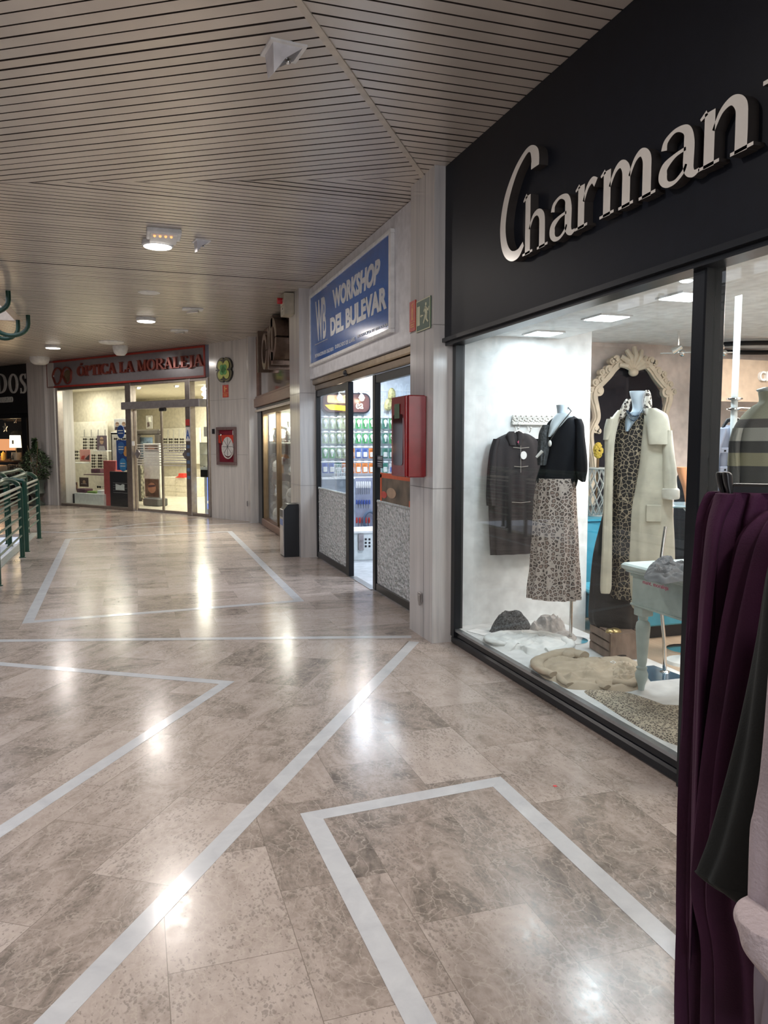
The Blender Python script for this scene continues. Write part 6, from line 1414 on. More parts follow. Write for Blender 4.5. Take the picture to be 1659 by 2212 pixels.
for r_, y in enumerate((949, 955.5, 962, 968)):
    for k, x in enumerate((183.5, 198, 211)): specs(x, y, -1.1, 'dark sunglasses, %s from the left in row %s of the upper window rack' % (ORD[k], ('one', 'two', 'three', 'four')[r_]), 'sunglasses on the upper window rack')
for r_, y in enumerate((984, 990, 996, 1002, 1008)):
    for k, x in enumerate((202, 216)): specs(x, y, -1.0, 'dark sunglasses, %s from the left in row %s of the lower window rack' % (ORD[k], ('one', 'two', 'three', 'four', 'five')[r_]), 'sunglasses on the lower window rack')
for r_, y in enumerate((976, 983, 990)): specs(165, y, -.9, 'dark glasses left of the pink picture card, row %s' % ('one', 'two', 'three')[r_], 'glasses beside the pink card')
for r_, y in enumerate((949, 955, 961, 967, 973)):
    for k, x in enumerate((357, 369, 381, 393)):
        if r_ == 4 and k < 1: continue
        specs(x, y, -3.9, 'dark glasses, %s from the left in row %s of the rack on the back wall' % (ORD[k], ('one', 'two', 'three', 'four', 'five')[r_]), 'glasses on the back wall rack', 1.25)
t = thing('glasses_rack', FO.W(FO.px(375, 960, -4.0)[0], -4.0, 1.3), 'pale wall rack with rods behind the glass doors', 'rack')
b = B()
for x in (363, 375, 387, 398): a = FO.px(x, 928, -4.05); c = FO.px(x, 980, -4.05); b.tube([FO.W(a[0], -4.05, a[1]), FO.W(c[0], -4.05, c[1])], .012, 6)
b.build('rods', M('grey_aluminium'), t, True)
a = FO.px(348, 925, -4.5); c = FO.px(408, 1000, -4.5); b = B(); b.bev(FO, a[0], c[0]+.5, -4.56, -4.5, .9, a[1], .01); b.build('back_board', M('cream_board'), t)
# shelves in the window
for (x0, x1, y, d, lb) in ((206, 234, 973, -1.0, 'thin white shelf below the dark fashion card'), (155, 178, 999, -.8, 'thin white shelf below the pink card'), (184, 222, 1024, -.8, 'dark shelf edge carrying sunglasses cases')):
    s0, z = FO.px(x0, y, d); s1, _ = FO.px(x1, y, d); b = B(); b.bev(FO, s0, s1, d-.2, d+.05, z-.02, z, .004); tag(b.build('shelf', M('dark_plum_case', (.08, .03, .05), .4) if 'dark shelf' in lb else WLQ, None), lb, 'shelf')
def card(x0, y0, x1, y1, d, mat, label, cat='picture', fig=None, name='picture_card', th_=.012):
    t, bd, s0, s1, z0, z1 = boardpx(name, x0, y0, x1, y1, d, mat, label, cat, th_)
    w_, h_ = s1-s0, z1-z0
    for nm, m, pts in (fig or []):
        b = B(); b.prism(FO, [(s0+u*w_, z0+v*h_) for u, v in pts], d+.001, d+.004); b.build(nm, m, bd)
    return t
DK = M('print_dark', (.05, .03, .04), .4); SK = M('print_skin'); PKC = M('print_pink', (.62, .30, .28), .4); GRY = M('print_grey', (.35, .35, .36), .4)
head = lambda cx_, cy, r_, q=1.3: [(cx_+r_*math.cos(a*PI/6), cy+r_*q*math.sin(a*PI/6)) for a in range(12)]
body = lambda cx_, w_, h_: [(cx_-w_, 0.02), (cx_+w_, .02), (cx_+w_*.7, h_), (cx_-w_*.7, h_)]
card(209, 941, 231, 973, -.95, M('print_purple_grey', (.10, .07, .10), .35), 'dark fashion picture card with a face in sunglasses on the upper shelf', fig=[('print_face', SK, head(.5, .66, .2)), ('print_glasses', DK, [(.3, .66), (.7, .66), (.7, .74), (.3, .74)]), ('print_coat', GRY, body(.5, .35, .3))])
card(172, 971, 195, 997, -.75, PKC, 'pink picture card in front of the display panel', fig=[('print_leaves', DK, [(.5, .2), (.9, .1), (.95, .6), (.7, .4)]), ('print_leaves', M('print_red'), [(.1, .2), (.4, .15), (.5, .5), (.2, .45)])])
card(246, 905, 275, 929, -.8, M('print_light_grey', (.52, .52, .52), .4), 'grey picture of two people in sunglasses at the top of the window', fig=[('print_face', SK, head(.25, .55, .14)), ('print_face', SK, head(.75, .55, .14)), ('print_coat', DK, body(.25, .2, .3)), ('print_coat', DK, body(.75, .2, .3)), ('print_glasses', DK, [(.13, .58), (.37, .58), (.37, .66), (.13, .66)]), ('print_glasses', DK, [(.63, .58), (.87, .58), (.87, .66), (.63, .66)])])
card(171, 1031, 191, 1052, -.6, M('print_dark_brown', (.07, .045, .045), .4), 'dark square picture card low in the window', fig=[('print_face', SK, head(.55, .5, .16)), ('print_mark', GRY, [(.2, .3), (.8, .3), (.8, .36), (.2, .36)])])
card(156, 1041, 168, 1060, -.5, SK, 'small picture card of a bearded face at the lower left of the window', fig=[('print_hair', DK, [(.1, .7), (.9, .7), (.8, .98), (.2, .98)]), ('print_beard', DK, head(.5, .25, .3, .5))])
card(315, 898, 329, 926, -2.5, GRY, 'black and white poster hanging above the tall dark frame behind the doors', fig=[('print_shape', DK, [(.2, .1), (.6, .2), (.5, .5), (.2, .5)]), ('print_shape', WLQ, [(.5, .55), (.9, .5), (.8, .9), (.4, .85)])])
# cases, box, red column, black card
b = B(); s, z = FO.px(195, 1020, -.7); 
for k in range(2):
    s, z = FO.px(201+12*k, 1023, -.75); b = B(); b.bev(FO, s-.09, s+.06, -.9, -.75, z+.01, z+.12, .01); tag(b.build('glasses_case', M('dark_plum_case'), None), 'dark plum glasses case on the dark shelf edge, %s one' % ('left', 'right')[k], 'case', 'dark glasses cases')
t, bd, s0, s1, z0, z1 = boardpx('plinth_box', 160.5, 1064, 224, 1091, -.28, WLQ, 'long low white plinth box on the window floor', 'plinth', .5, stand=True)
b = B(); zt_ = z1
for k in range(3): o = FO.W(s0+.25+.3*k, -.5, zt_)
for k, (mm, lb) in enumerate(((M('dark_plum_case'), 'dark plum tray on the left of the white plinth box'), (M('moss_green', (.12, .20, .05), .8), 'mossy green strip on the white plinth box'), (WLQ, 'small white block on the right of the white plinth box'))):
    a = s0+.02+k*.42; b = B(); b.bev(FO, a, a+.36-.2*(k == 2), -.55, -.33, zt_+.001, zt_+(.10, .05, .09)[k], .01); tag(b.build(('display_tray', 'moss_strip', 'display_block')[k], mm, None), lb, ('tray', 'moss', 'block')[k])
specs(178, 1060, -.35, 'dark glasses resting low at the front of the white plinth box', 'glasses low in the window')
specs(214, 1052, -.5, 'dark glasses above the white block on the plinth box', 'glasses low in the window')
t, *_ = boardpx('black_box', 146.5, 1066, 160, 1090, -.3, M('black_plastic'), 'small black box on the window floor left of the white plinth', 'box', .2, stand=True)
t, *_ = boardpx('red_column', 223, 995, 249, 1093, -.35, M('dusty_red_lacquer', (.42, .09, .09), .4), 'tall dusty red display column in the window', 'column', .25, stand=True)
t, bd, s0, s1, z0, z1 = boardpx('black_display_card', 236.5, 1018, 281, 1096, -.16, M('black_print_board', (.02, .022, .03), .35), 'large black standing card with small white print, in front of the red column', 'display card', .03, stand=True)
b = B()
for k in range(5): b.box(FO, s0+.12, s1-.08-(.08*(k % 2)), -.158, -.156, z1-.27-k*.055, z1-.262-k*.055)
b.build('print_lines', GRY, bd)
b = B(); b.prism(FO, [(s0+.22, z0+.42), (s1-.18, z0+.42), (s1-.18, z0+.55), (s1-.25, z0+.56), (s0+.4, z0+.53), (s0+.22, z0+.56)], -.158, -.155); b.build('white_label', WLQ, bd)
t, bd, s0, s1, z0, z1 = boardpx('black_frame_stand', 239, 934, 279, 1015, -.75, BLG, 'black open frame stand with small items behind the blue poster', 'display stand', .04)
b = B(); b.box(FO, s0+.05, s1-.05, -.748, -.745, z0+.05, z1-.05); b.build('cream_infill', M('cream_board'), bd)
for k in range(3): specs(250+9*k, 948+3*(k % 2), -.7, 'glasses standing in the black open frame, %s from the left' % ORD[k], 'glasses in the black open frame', 1.0)
BLP = M('blue_print', (.03, .08, .30), .35); BLL = M('light_blue_print', (.06, .28, .62), .35)
t = thing('hanging_banner', FO.W(FO.px(264, 960, -.4)[0], -.4, 1.1), 'dark blue poster with orange patch and round blue stickers above and below', 'poster')
s0, z1 = FO.px(251, 951, -.4); s1, z0 = FO.px(280, 1016, -.4)
b = B(); b.box(FO, s0, s1, -.42, -.40, z0, z1); b.build('poster', BLP, t)
for x, y, rw, rh, m in ((260, 933, 9, 13, BLP), (265, 1004, 9, 13, BLL), (261, 968, 9, 12, M('mid_blue_print', (.05, .16, .45), .35)), (271, 975, 6, 10, M('orange_print'))):
    s, z = FO.px(x, y, -.38); k_ = 1/84.*1.25; b = B(); b.disc(FO, s, z, -.398, -.385, rw*k_*1.0, rh*k_*.8, 20); q = b.build('round_sticker', m, t)
    if m != M('orange_print'):
        b = B()
        for j in (-1, 1): b.box(FO, s-.09, s+.09, -.385, -.382, z+j*.03-.01, z+j*.03+.01)
        b.build('print_lines', M('white_card'), q)
# behind the doors
t, bd, s0, s1, z0, z1 = boardpx('poster_stand', 309, 958, 347, 1085, -1.1, M('cream_board'), 'white standing display frame with two face posters behind the doors', 'display stand', .08, stand=True)
for (x0, y0, x1, y1, nm) in ((313, 961, 341, 974, 'upper_poster'), (313.5, 1034, 344, 1074, 'lower_poster')):
    a = FO.px(x0, y0, -1.1); c = FO.px(x1, y1, -1.1); b = B(); b.box(FO, a[0], c[0], -1.1, -1.092, c[1], a[1]); p_ = b.build(nm, M('poster_brown_photo'), t)
    b = B(); b.prism(FO, [(a[0]+(c[0]-a[0])*u, c[1]+(a[1]-c[1])*v) for u, v in head(.5, .5, .3, 1.0)], -1.092, -1.089); b.build('print_face', M('print_warm_skin', (.42, .22, .14), .4), p_)
    b = B(); b.prism(FO, [(a[0]+(c[0]-a[0])*u, c[1]+(a[1]-c[1])*v) for u, v in ((.25, .52), (.75, .58), (.75, .68), (.25, .64))], -1.089, -1.086); b.build('print_glasses', DK, p_)
b = B(); b.bev(FO, FO.px(312, 1090, -1.0)[0], FO.px(345, 1090, -1.0)[0], -1.25, -.95, .012, .2, .02); tag(b.build('grey_base', M('slate_grey', (.09, .09, .09), .5), None), 'slate grey block at the foot of the white poster frame', 'base')
t = thing('dark_frame_stand', FO.W(3.5, -1.9, .012), 'tall rounded dark display frame behind the white poster stand', 'display stand')
a = FO.px(295, 928, -1.9); c = FO.px(349, 1088, -1.9)
b = B()
for q in ((a[0], a[0]+.14), (c[0]-.16, c[0])): b.bev(FO, q[0], q[1], -1.95, -1.85, .012, a[1]-.12, .02)
b.bev(FO, a[0], c[0], -1.95, -1.85, a[1]-.14, a[1], .03); b.build('frame', M('dark_brown_grey', (.07, .06, .055), .4), t)
b = B(); b.box(FO, a[0]+.14, a[0]+.6, -1.93, -1.90, a[1]-.75, a[1]-.2); b.build('picture', M('print_blue_grey', (.12, .18, .26), .4, var=.4, scale=6), t)
b = B(); b.box(FO, a[0]+.14, a[0]+.40, -1.93, -1.88, .1, a[1]-.9); b.build('product_column', M('white_brown_packs', (.5, .45, .4), .5, var=.6, scale=14), t)
t, bd, s0, s1, z0, z1 = boardpx('drawer_cabinet', 348, 1030, 412, 1072, -3.6, M('cream_lacquer', (.66, .62, .54), .4), 'cream drawer cabinet at the back of the optician shop', 'cabinet', .5, stand=True)
for k in range(4):
    for j in range(2):
        b = B(); zz = z1-.06-.17*(k+1); ss = s0+.1+j*(s1-s0-.2)/2; b.box(FO, ss+.01, ss+(s1-s0-.2)/2-.01, -3.6, -3.592, zz, zz+.155); d_ = b.build('drawer', M('cream_lacquer'), t); b = B(); b.ball(FO.W(ss+.06, -3.585, zz+.08), .014, 8, 5); b.build('knob', CHROME, d_, True)
b = B(); s, z = FO.px(388, 1024, -3.55); b.prism(FO, [(s-.22, z1+.001), (s+.15, z1+.001), (s+.15, z1+.12), (s-.04, z1+.12), (s-.06, z1+.04)], -3.7, -3.55); tag(b.build('red_box', M('bright_red_card', (.65, .03, .02), .4), None), 'bright red open box on the cream drawer cabinet', 'box')
# right strip
t, bd, s0, s1, z0, z1 = boardpx('blue_light_box', 441, 1031, 462, 1109, -.35, M('white_lacquer'), 'display case with glowing blue screen at the right edge of the optician front', 'display case', .25, stand=True)
b = B(); b.box(FO, s0+.10, s1-.01, -.35, -.342, z0+.1, z1-.0); b.build('screen', emis('blue_screen', (.16, .26, .95), 2.2), t)
b = B(); b.disc(FO, s0+.25, z0+.55, -.342, -.338, .1, .16, 16); b.disc(FO, s0+.22, z0+.25, -.342, -.338, .12, .06, 16); b.build('screen_figure', emis('pale_screen', (.62, .78, 1), 3.0), t)
b = B(); b.bev(FO, s0-.1, s1+.1, -.75, -.33, z1, z1+.16, .01); b.build('black_counter', BLK, t)
b = B(); b.box(FO, s0-.1, s1+.1, -.75, -.33, z1+.16, z1+.22); b.build('white_top', WLQ, t)
specs(446, 1011, -.5, 'dark glasses on the white counter above the blue screen', 'glasses on the right counter', 1.6)
a = FO.px(440, 925, -.8); c = FO.px(452, 940, -.8)
t = thing('wall_notice', FO.W(a[0], -.8, c[1]), 'small red and white fire notice behind the right glass strip', 'notice')
b = B(); b.box(FO, a[0], a[0]+.35, -.82, -.80, c[1]-.03, a[1]+.03); b.build('plate', M('white_card'), t)
b = B(); b.box(FO, a[0]+.10, a[0]+.35, -.80, -.796, c[1], a[1]); b.build('red_field', REDS, t)
t = thing('magnifier_stand', FO.W(FO.px(444, 960, -.6)[0], -.6, 1.4), 'glass display case with pale shelves above the right counter', 'display case')
b = B(); a = FO.px(431, 957, -.6); c = FO.px(450, 1008, -.6)
for z in (c[1], (a[1]+c[1])/2, a[1]): b.box(FO, a[0], a[0]+.45, -.9, -.6, z, z+.012)
for s in (a[0], a[0]+.44): b.box(FO, s, s+.012, -.9, -.6, c[1], a[1])
b.build('glass_shelves', M('pale_glass'), t)
# ------------------------------------------------------------------ marble wall: clover emblem, sign, hose cabinet
t = thing('clover_emblem', FM.W(.49, .01, 2.7), 'large green and olive four-leaf clover emblem on the marble wall', 'emblem')
OLV = M('olive_enamel', (.17, .15, .045), .35); YG = M('yellow_green_enamel', (.50, .55, .10), .35); GRE = M('leaf_green_enamel', (.04, .30, .03), .35); BKE = M('black_line_enamel', (.02, .02, .015), .35)
ccx, ccz = FM.px(485.5, 799, .02)
def clover(k, rx, rz): 
    o = []
    for a in range(64):
        th_ = 2*PI*a/64; r_ = (abs(math.cos(th_))**5+abs(math.sin(th_))**5)**(-1/5)*(1-.10*abs(math.cos(2*th_))**6)
        r_ = (1.0+.13*abs(math.sin(2*th_)))*(1 if abs(math.cos(2*th_)) < .97 else .93)
        o.append((ccx+rx*k*r_*math.cos(th_), ccz+rz*k*r_*math.sin(th_)))
    return o
wR = (FM.px(503, 799, .02)[0]-FM.px(468, 799, .02)[0])/2/1.08; hR = (FM.px(485, 773, .02)[1]-FM.px(485, 826, .02)[1])/2/1.02
b = B(); b.prism(FM, clover(1.0, wR, hR), 0, .04); b.build('black_edge', BKE, t)
for k in range(4): b = B(); b.prism(FM, clover(.94-k*.11, wR, hR), .04+k*.003, .043+k*.003); b.build('olive_band', OLV if k % 2 == 0 else BKE if k != 3 else YG, t)
for sx_2 in (-1, 1):
    for sz_2 in (-1, 1): b = B(); b.disc(FM, ccx+sx_2*wR*.42, ccz+sz_2*hR*.40, .052, .057, wR*.33, hR*.36, 20); b.build('yellow_leaf', YG, t)
b = B()
for sx_2 in (-1, 1):
    for sz_2 in (-1, 1): b.disc(FM, ccx+sx_2*wR*.20, ccz+sz_2*hR*.19, .057, .062, wR*.25, hR*.24, 14)
b.disc(FM, ccx, ccz, .057, .062, wR*.3, hR*.3, 14); b.build('green_heart', GRE, t)
b = B(); b.box(FM, ccx-wR, ccx-wR*.5, .055, .06, ccz-.012, ccz+.012); b.box(FM, ccx+wR*.5, ccx+wR, .055, .06, ccz-.012, ccz+.012); b.box(FM, ccx-.008, ccx+.008, .055, .06, ccz+hR*.55, ccz+hR); b.box(FM, ccx-.008, ccx+.008, .055, .06, ccz-hR, ccz-hR*.55); b.build('notch_line', BKE, t)
s0, z1 = FM.px(480.5, 832, .01); s1, z0 = FM.px(493, 858, .01)
t = thing('fire_hose_sign', FM.W((s0+s1)/2, 0, z0), 'small red fire hose sign under the clover emblem', 'safety sign')
b = B(); b.box(FM, s0, s1, 0, .01, z0, z1); bd = b.build('plate', REDS, t)
b = B(); w_, h_ = s1-s0, z1-z0
for q in ([(.3, .45), (.5, .45), (.5, .65), (.8, .65), (.8, .75), (.5, .75), (.5, .9), (.3, .9)], [(0, .33), (1, .33), (1, .36), (0, .36)], [(.2, .1), (.8, .1), (.8, .14), (.2, .14)], [(.2, .2), (.8, .2), (.8, .24), (.2, .24)]):
    b.prism(FM, [(s0+u*w_, z0+v*h_) for u, v in q], .01, .013)
b.build('pictogram', M('orange_print'), bd)
s0, z1 = FM.px(468.5, 923, .02); s1, z0 = FM.px(511, 1005, .02)
t = thing('fire_hose_cabinet', FM.W((s0+s1)/2, 0, z0), 'recessed fire hose cabinet with mauve frame, red inside and white reel, in the marble wall', 'fire cabinet')
FRM = M('mauve_brown_metal', (.22, .15, .15), .35, .3); INR = M('dark_red_metal', (.20, .012, .03), .4)
b = B(); f_ = .055
for q in ((s0, s1, z0, z0+f_), (s0, s1, z1-f_, z1), (s0, s0+f_, z0+f_, z1-f_), (s1-f_, s1, z0+f_, z1-f_)): b.bev(FM, q[0], q[1], .002, .05, q[2], q[3], .004)
b.build('frame', FRM, t)
b = B(); b.box(FM, s0+f_, s1-f_, .002, .006, z0+f_, z1-f_); b.build('back', INR, t)
b = B(); b.box(FM, s0+f_, s1-f_, .006, .03, z1-f_-.26, z1-f_-.1); b.build('red_shelf', REDS, t)
rc, rz_ = (s0+s1)/2+.05, z0+.36
b = B(); b.disc(FM, rc, rz_, .006, .035, .17, .19, 28); rl = b.build('hose_reel', M('white_grey_reel', (.62, .60, .60), .4), t)
b = B()
for k in range(4): a = k*PI/4; b.tube([FM.W(rc-.16*math.cos(a), .037, rz_-.18*math.sin(a)), FM.W(rc+.16*math.cos(a), .037, rz_+.18*math.sin(a))], .004, 5)
b.build('spokes', M('slate_grey'), rl, True)
b = B(); b.tube([FM.W(rc+(.18-.0*a)*math.cos(PI*.9+a*PI/10), .03, rz_-.03+.20*math.sin(PI*.9+a*PI/10)) for a in range(12)], .014, 7); b.build('hose', M('pale_hose', (.6, .58, .55), .5), t, True)
b = B(); b.tube([FM.W(s0+.14, .02, z1-.16), FM.W(s0+.14, .03, z1-.26), FM.W(s0+.18, .03, z1-.33)], .014, 7); b.ball(FM.W(s0+.14, .03, z1-.15), .025); b.build('valve', CHROME, t, True)
b = B(); b.box(FM, s1-f_-.07, s1-f_-.01, .006, .01, z1-.2, z1-.07); b.build('label', WLQ, t)
b = B(); a = FM.px(461, 932, .01); b.bev(FM, a[0]-.025, a[0]+.035, 0, .03, a[1]-.05, a[1]+.05, .004); tag(b.build('key_switch', M('black_plastic'), None), 'small black key switch on the marble wall left of the hose cabinet', 'switch')
b = B(); a = FM.px(534, 1088, .01); b.bev(FM, a[0]-.01, a[0]+.01, 0, .02, a[1]-.05, a[1]+.05, .003); tag(b.build('metal_flap', M('dull_steel'), None), 'tiny metal flap low on the far marble wall', 'flap')
# ================================================================== LEFT SHOP
BK3 = M('black_shop_panel', (.010, .010, .012), .35)
t = thing('shop_fascia', FO.W(-3, .1, 2.25), 'black fascia with pale thin roman lettering at the far left', 'shop sign')
b = B(); b.box(FO, -9, -1.0, -.2, .10, 2.26, CZ-.002); b.build('panel', BK3, t)
WLT = M('pale_silver_letter', (.60, .60, .58), .35)
def rl_(body, x0, x1, y0, y1, w_=1.): 
    a = FO.px(x0, y0, .12); c = FO.px(x1, y1, .12); roman(body, FO, a[0], c[0], c[1], a[1], .10, .125, 'letter', WLT, t, w_)
rl_('D', -10, 15, 808, 849); rl_('O', 17, 39.5, 808, 849); rl_('S', 41, 58, 808, 849)
rl_('ORISMO', -1.5, 27, 858.5, 868.5, 1.3)
t = thing('storefront_glazing', FO.W(-2.5, 0, 0), 'black framed glass front of the dim home decor shop at the far left', 'shop front')
for x0, x1 in ((51, 62), ): a = FO.px(x0, 1000, .02)[0]; c = FO.px(x1, 1000, .02)[0]; b = B(); b.bev(FO, a, c, -.08, .04, 0, 2.26, .004); b.build('post', BK3, t); pa, pc = a, c
b = B(); b.bev(FO, -1.08, -1.0, -.08, .04, 0, 2.26, .004); b.build('post', BK3, t)
b = B(); b.bev(FO, -9, pa, -.08, .04, 0, .12, .004); b.bev(FO, -9, -1.08, -.08, .04, 2.14, 2.26, .004); b.build('rail', BK3, t)
b = B(); b.box(FO, -9, pa, -.03, -.02, .12, 2.14); b.build('glass_pane', GLASS, t)
b = B(); b.box(FO, pc, -1.08, -.03, -.02, .0, 2.14); b.build('glass_pane', GLASS, t)
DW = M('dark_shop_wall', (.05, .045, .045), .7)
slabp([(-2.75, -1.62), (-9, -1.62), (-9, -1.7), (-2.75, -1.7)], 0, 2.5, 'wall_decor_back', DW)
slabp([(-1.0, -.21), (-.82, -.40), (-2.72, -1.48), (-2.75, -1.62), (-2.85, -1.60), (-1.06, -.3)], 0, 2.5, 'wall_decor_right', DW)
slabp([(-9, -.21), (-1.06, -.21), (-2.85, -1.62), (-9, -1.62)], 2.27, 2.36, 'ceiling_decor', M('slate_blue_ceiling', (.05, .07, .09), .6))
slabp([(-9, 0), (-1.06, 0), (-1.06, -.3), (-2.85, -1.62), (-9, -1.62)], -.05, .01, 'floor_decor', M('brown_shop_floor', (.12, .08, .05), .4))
DOAK = wood_mat('dark_shelf_wood', (.09, .05, .03), (.16, .09, .05))
dd = -.55
def at(x, y, d=None): s, z = FO.px(x, y, dd if d is None else d); return s, z
t = thing('display_shelves', FO.W(-2, -.6, .01), 'dark wooden display shelves in the window of the decor shop', 'shelves')
zs_ = [at(25, 995)[1], at(25, 1012)[1], .45]
for z in zs_: b = B(); b.bev(FO, -4.6, at(50, 990)[0], -1.0, -.45, z-.04, z, .005); b.build('shelf', DOAK, t)
for s in (-4.5, at(47, 990)[0]): b = B(); b.box(FO, s-.03, s, -.98, -.94, .012, zs_[0]); b.build('leg', DOAK, t)
SHD = emis('glowing_cream_shade', (1, .82, .55), 3.2); SHO = emis('glowing_orange_shade', (.85, .36, .16), 1.1)
s, z = at(13, 975); t = thing('table_lamp', FO.W(s, dd, zs_[0]), 'wide lit orange-brown drum lampshade at the far left', 'lamp')
b = B(); c = FO.W(s, dd, at(13, 973)[1]); b.lathe(c, [(.24, 0), (.24, .31), (.22, .31)], 28); b.build('lamp_shade', SHO, t, True)
b = B(); b.lathe(FO.W(s, dd, zs_[0]+.002), [(.06, 0), (.06, .02), (.02, .04), (.015, c.z-zs_[0])], 16); b.build('base', DOAK, t, True)
s, z = at(37.5, 967); t = thing('table_lamp', FO.W(s, dd, zs_[0]), 'bright cream lampshade with grey patch left of the black post', 'lamp')
b = B(); c = FO.W(s, dd+.05, at(37, 967)[1]); b.lathe(c, [(.15, 0), (.135, .33), (.12, .33)], 28); b.build('lamp_shade', SHD, t, True)
b = B(); b.lathe(FO.W(s+.03, dd+.05, zs_[0]+.002), [(.05, 0), (.04, .03), (.012, .06), (.012, c.z-zs_[0]+.02)], 16); b.build('base', M('brass_frame'), t, True)
b = B(); a0 = at(43, 955); b.box(FO, a0[0]-.03, a0[0]+.05, dd+.2, dd+.205, a0[1]-.05, a0[1]+.05); b.build('grey_patch', GRY, t)
light('decor_lamp', 'POINT', FO.W(s, dd+.1, 1.75), 10, (1, .72, .42), .1); light('decor_lamp', 'POINT', FO.W(at(10, 960)[0], dd+.25, 1.35), 14, (1, .6, .32), .1); light('decor_lamp', 'POINT', FO.W(FO.px(70, 925, -.5)[0], -.5, 1.9), 5, (1, .5, .25), .1)
def small(name, x, yb, prof, mat, label, cat, zb=None, seg=20):
    s, z = at(x, yb); z = z if zb is None else zb; b = B(); b.lathe(FO.W(s, dd+.05, z+.002), prof, seg); return tag(b.build(name, mat, None, True), label, cat)
small('candle', 11.5, 990, [(.06, 0), (.06, .20), (.03, .21), (.01, .25)], M('yellow_wax', (.80, .55, .12), .5), 'yellow pillar candle jar below the orange-brown shade', 'candle', zs_[0])
o = small('patterned_pot', 40, 995, [(.10, 0), (.125, .02), (.125, .22), (.11, .22)], M('cream_ceramic', (.75, .70, .60), .3), 'white pot with dark arch stripes below the cream lampshade', 'pot', zs_[0])
b = B(); c0 = FO.W(at(40, 995)[0], dd+.05, zs_[0]+.04); e = FO.n
for r_ in (.03, .055, .08):
    b.tube([Vector((c0.x, c0.y, c0.z))+Vector((FO.n.x, FO.n.y, 0))*.128+Vector((FO.e.x, FO.e.y, 0))*r_*math.cos(a*PI/8)*.95+Vector((0, 0, 1))*r_*1.5*math.sin(a*PI/8) for a in range(9)], .005, 5)
b.build('arch_stripe', M('black_plastic'), o)
small('pink_mug', 2, 992, [(.05, 0), (.055, .12), (.045, .12)], M('pink_ceramic', (.6, .35, .35), .3), 'small pink mug at the very left edge of the shelf', 'mug', zs_[0])
small('small_bowl', 27, 995, [(.03, 0), (.07, .04), (.06, .045)], M('brown_ceramic', (.25, .14, .08), .3), 'small brown bowl between the candle and the striped pot', 'bowl', zs_[0])
small('white_jar', 46, 1012, [(.05, 0), (.06, .05), (.05, .12), (.02, .13), (.025, .16)], M('cream_ceramic'), 'white jar on the lower shelf beside the black post', 'jar', zs_[1]+.0)
for k, (x0, x1, y0, y1, m, lb) in enumerate(((-8, 27, 1006, 1020, M('cream_cushion', (.62, .52, .42), .9), 'cream cushion low in the decor shop window'), (29, 50, 1005, 1020, leopard('zebra_cloth', (.62, .56, .48), (.03, .025, .02), (.03, .025, .02), 16, True), 'zebra patterned cushion low beside the black post'))):
    a = at(x0, y0); c = at(x1, y1); b = B(); b.cloth(FO, [(c[1]-.1, a[0]+.05, c[0]-.05, .03), (c[1]-.05, a[0], c[0], .07), (a[1], a[0]+.0, c[0], .07), (a[1]+.03, a[0]+.05, c[0]-.05, .03)], .07, 4, .01, d=dd+.15, world=True); tag(b.build('cushion', m, None, True), lb, 'cushion')
for k, (x, y, r_) in enumerate(((11, 924, .125), (32.5, 908, .085))):
    s, z = at(x, y, -.3); t = thing('star_ornament', FO.W(s, -.3, z-r_), '%s pale star ornament hanging in the decor shop window' % ('large', 'small')[k], 'ornament', 'hanging stars')
    b = B(); b.prism(FO, [(s+r_*(1 if a % 2 == 0 else .45)*math.cos(PI/2+a*PI/5), z+r_*(1 if a % 2 == 0 else .45)*math.sin(PI/2+a*PI/5)) for a in range(10)], -.31, -.29); b.build('star', M('pale_star', (.62, .60, .56), .5), t)
    b = B(); b.tube([FO.W(s, -.3, z+r_), FO.W(s, -.3, 2.26)], .003, 4); b.build('cord', M('dark_cord'), t)
for k, (x0, x1, y, lb) in enumerate(((59.5, 82, 912, 'orange lit shelf right of the black post, upper one'), (60, 80, 918, 'orange lit shelf right of the black post, lower one'))):
    a = at(x0, y, -.7); c = at(x1, y, -.7); b = B(); b.bev(FO, a[0], c[0], -.9, -.7, a[1]-.03, a[1]+.0, .004); tag(b.build('glowing_shelf', emis('orange_strip', (1, .42, .16), 1.6), None), lb, 'shelf', 'orange lit shelves')
a = at(59.5, 898, -.7); c = at(68, 911, -.7); b = B(); b.bev(FO, a[0], c[0], -.85, -.7, c[1]+.002, a[1], .004); tag(b.build('orange_box', emis('orange_strip', (1, .42, .16), 1.6), None), 'small glowing orange box on the upper lit shelf', 'box')
s, z = at(80, 947, -.6); b = B(); b.cloth(FO, [(z-.22, s+.0, s+.06, .03), (z-.1, s-.08, s+.06, .05), (z+.1, s-.06, s+.08, .05), (z+.22, s+.0, s+.05, .02)], .05, 3, .02, d=-.6, world=True); tag(b.build('glowing_ornament', emis('yellow_glow', (1, .62, .22), 2.2), None, True), 'glowing yellow-orange curved ornament beside the marble column', 'ornament')
for k in range(6):
    s, z = at(4+7.5*k, 903+2*(k % 3), -1.5); b = B(); b.bev(FO, s-.15, s+.2, -1.6, -1.5, z-.04, z+.03, .01); tag(b.build('wall_slat', wood_mat('pale_drift_wood', (.30, .22, .15), (.42, .32, .22)), None), 'pale driftwood piece on the back wall of the decor shop, %s from the left' % ORD[k], 'decoration', 'driftwood pieces')
t = thing('dark_armchair', FO.W(-3.8, -1.25, .012), 'dark rounded high-backed seat behind the lamps in the decor shop', 'armchair')
b = B(); b.cloth(FO, [(.05, -4.6, -2.9, .2), (.6, -4.6, -2.9, .2), (1.2, -4.5, -3.0, .13), (1.75, -4.4, -3.1, .1), (1.85, -4.2, -3.4, .03)], .2, 2, .02, d=-1.3, world=True); b.build('body', M('charcoal_velvet', (.03, .03, .035), .8), t, True)
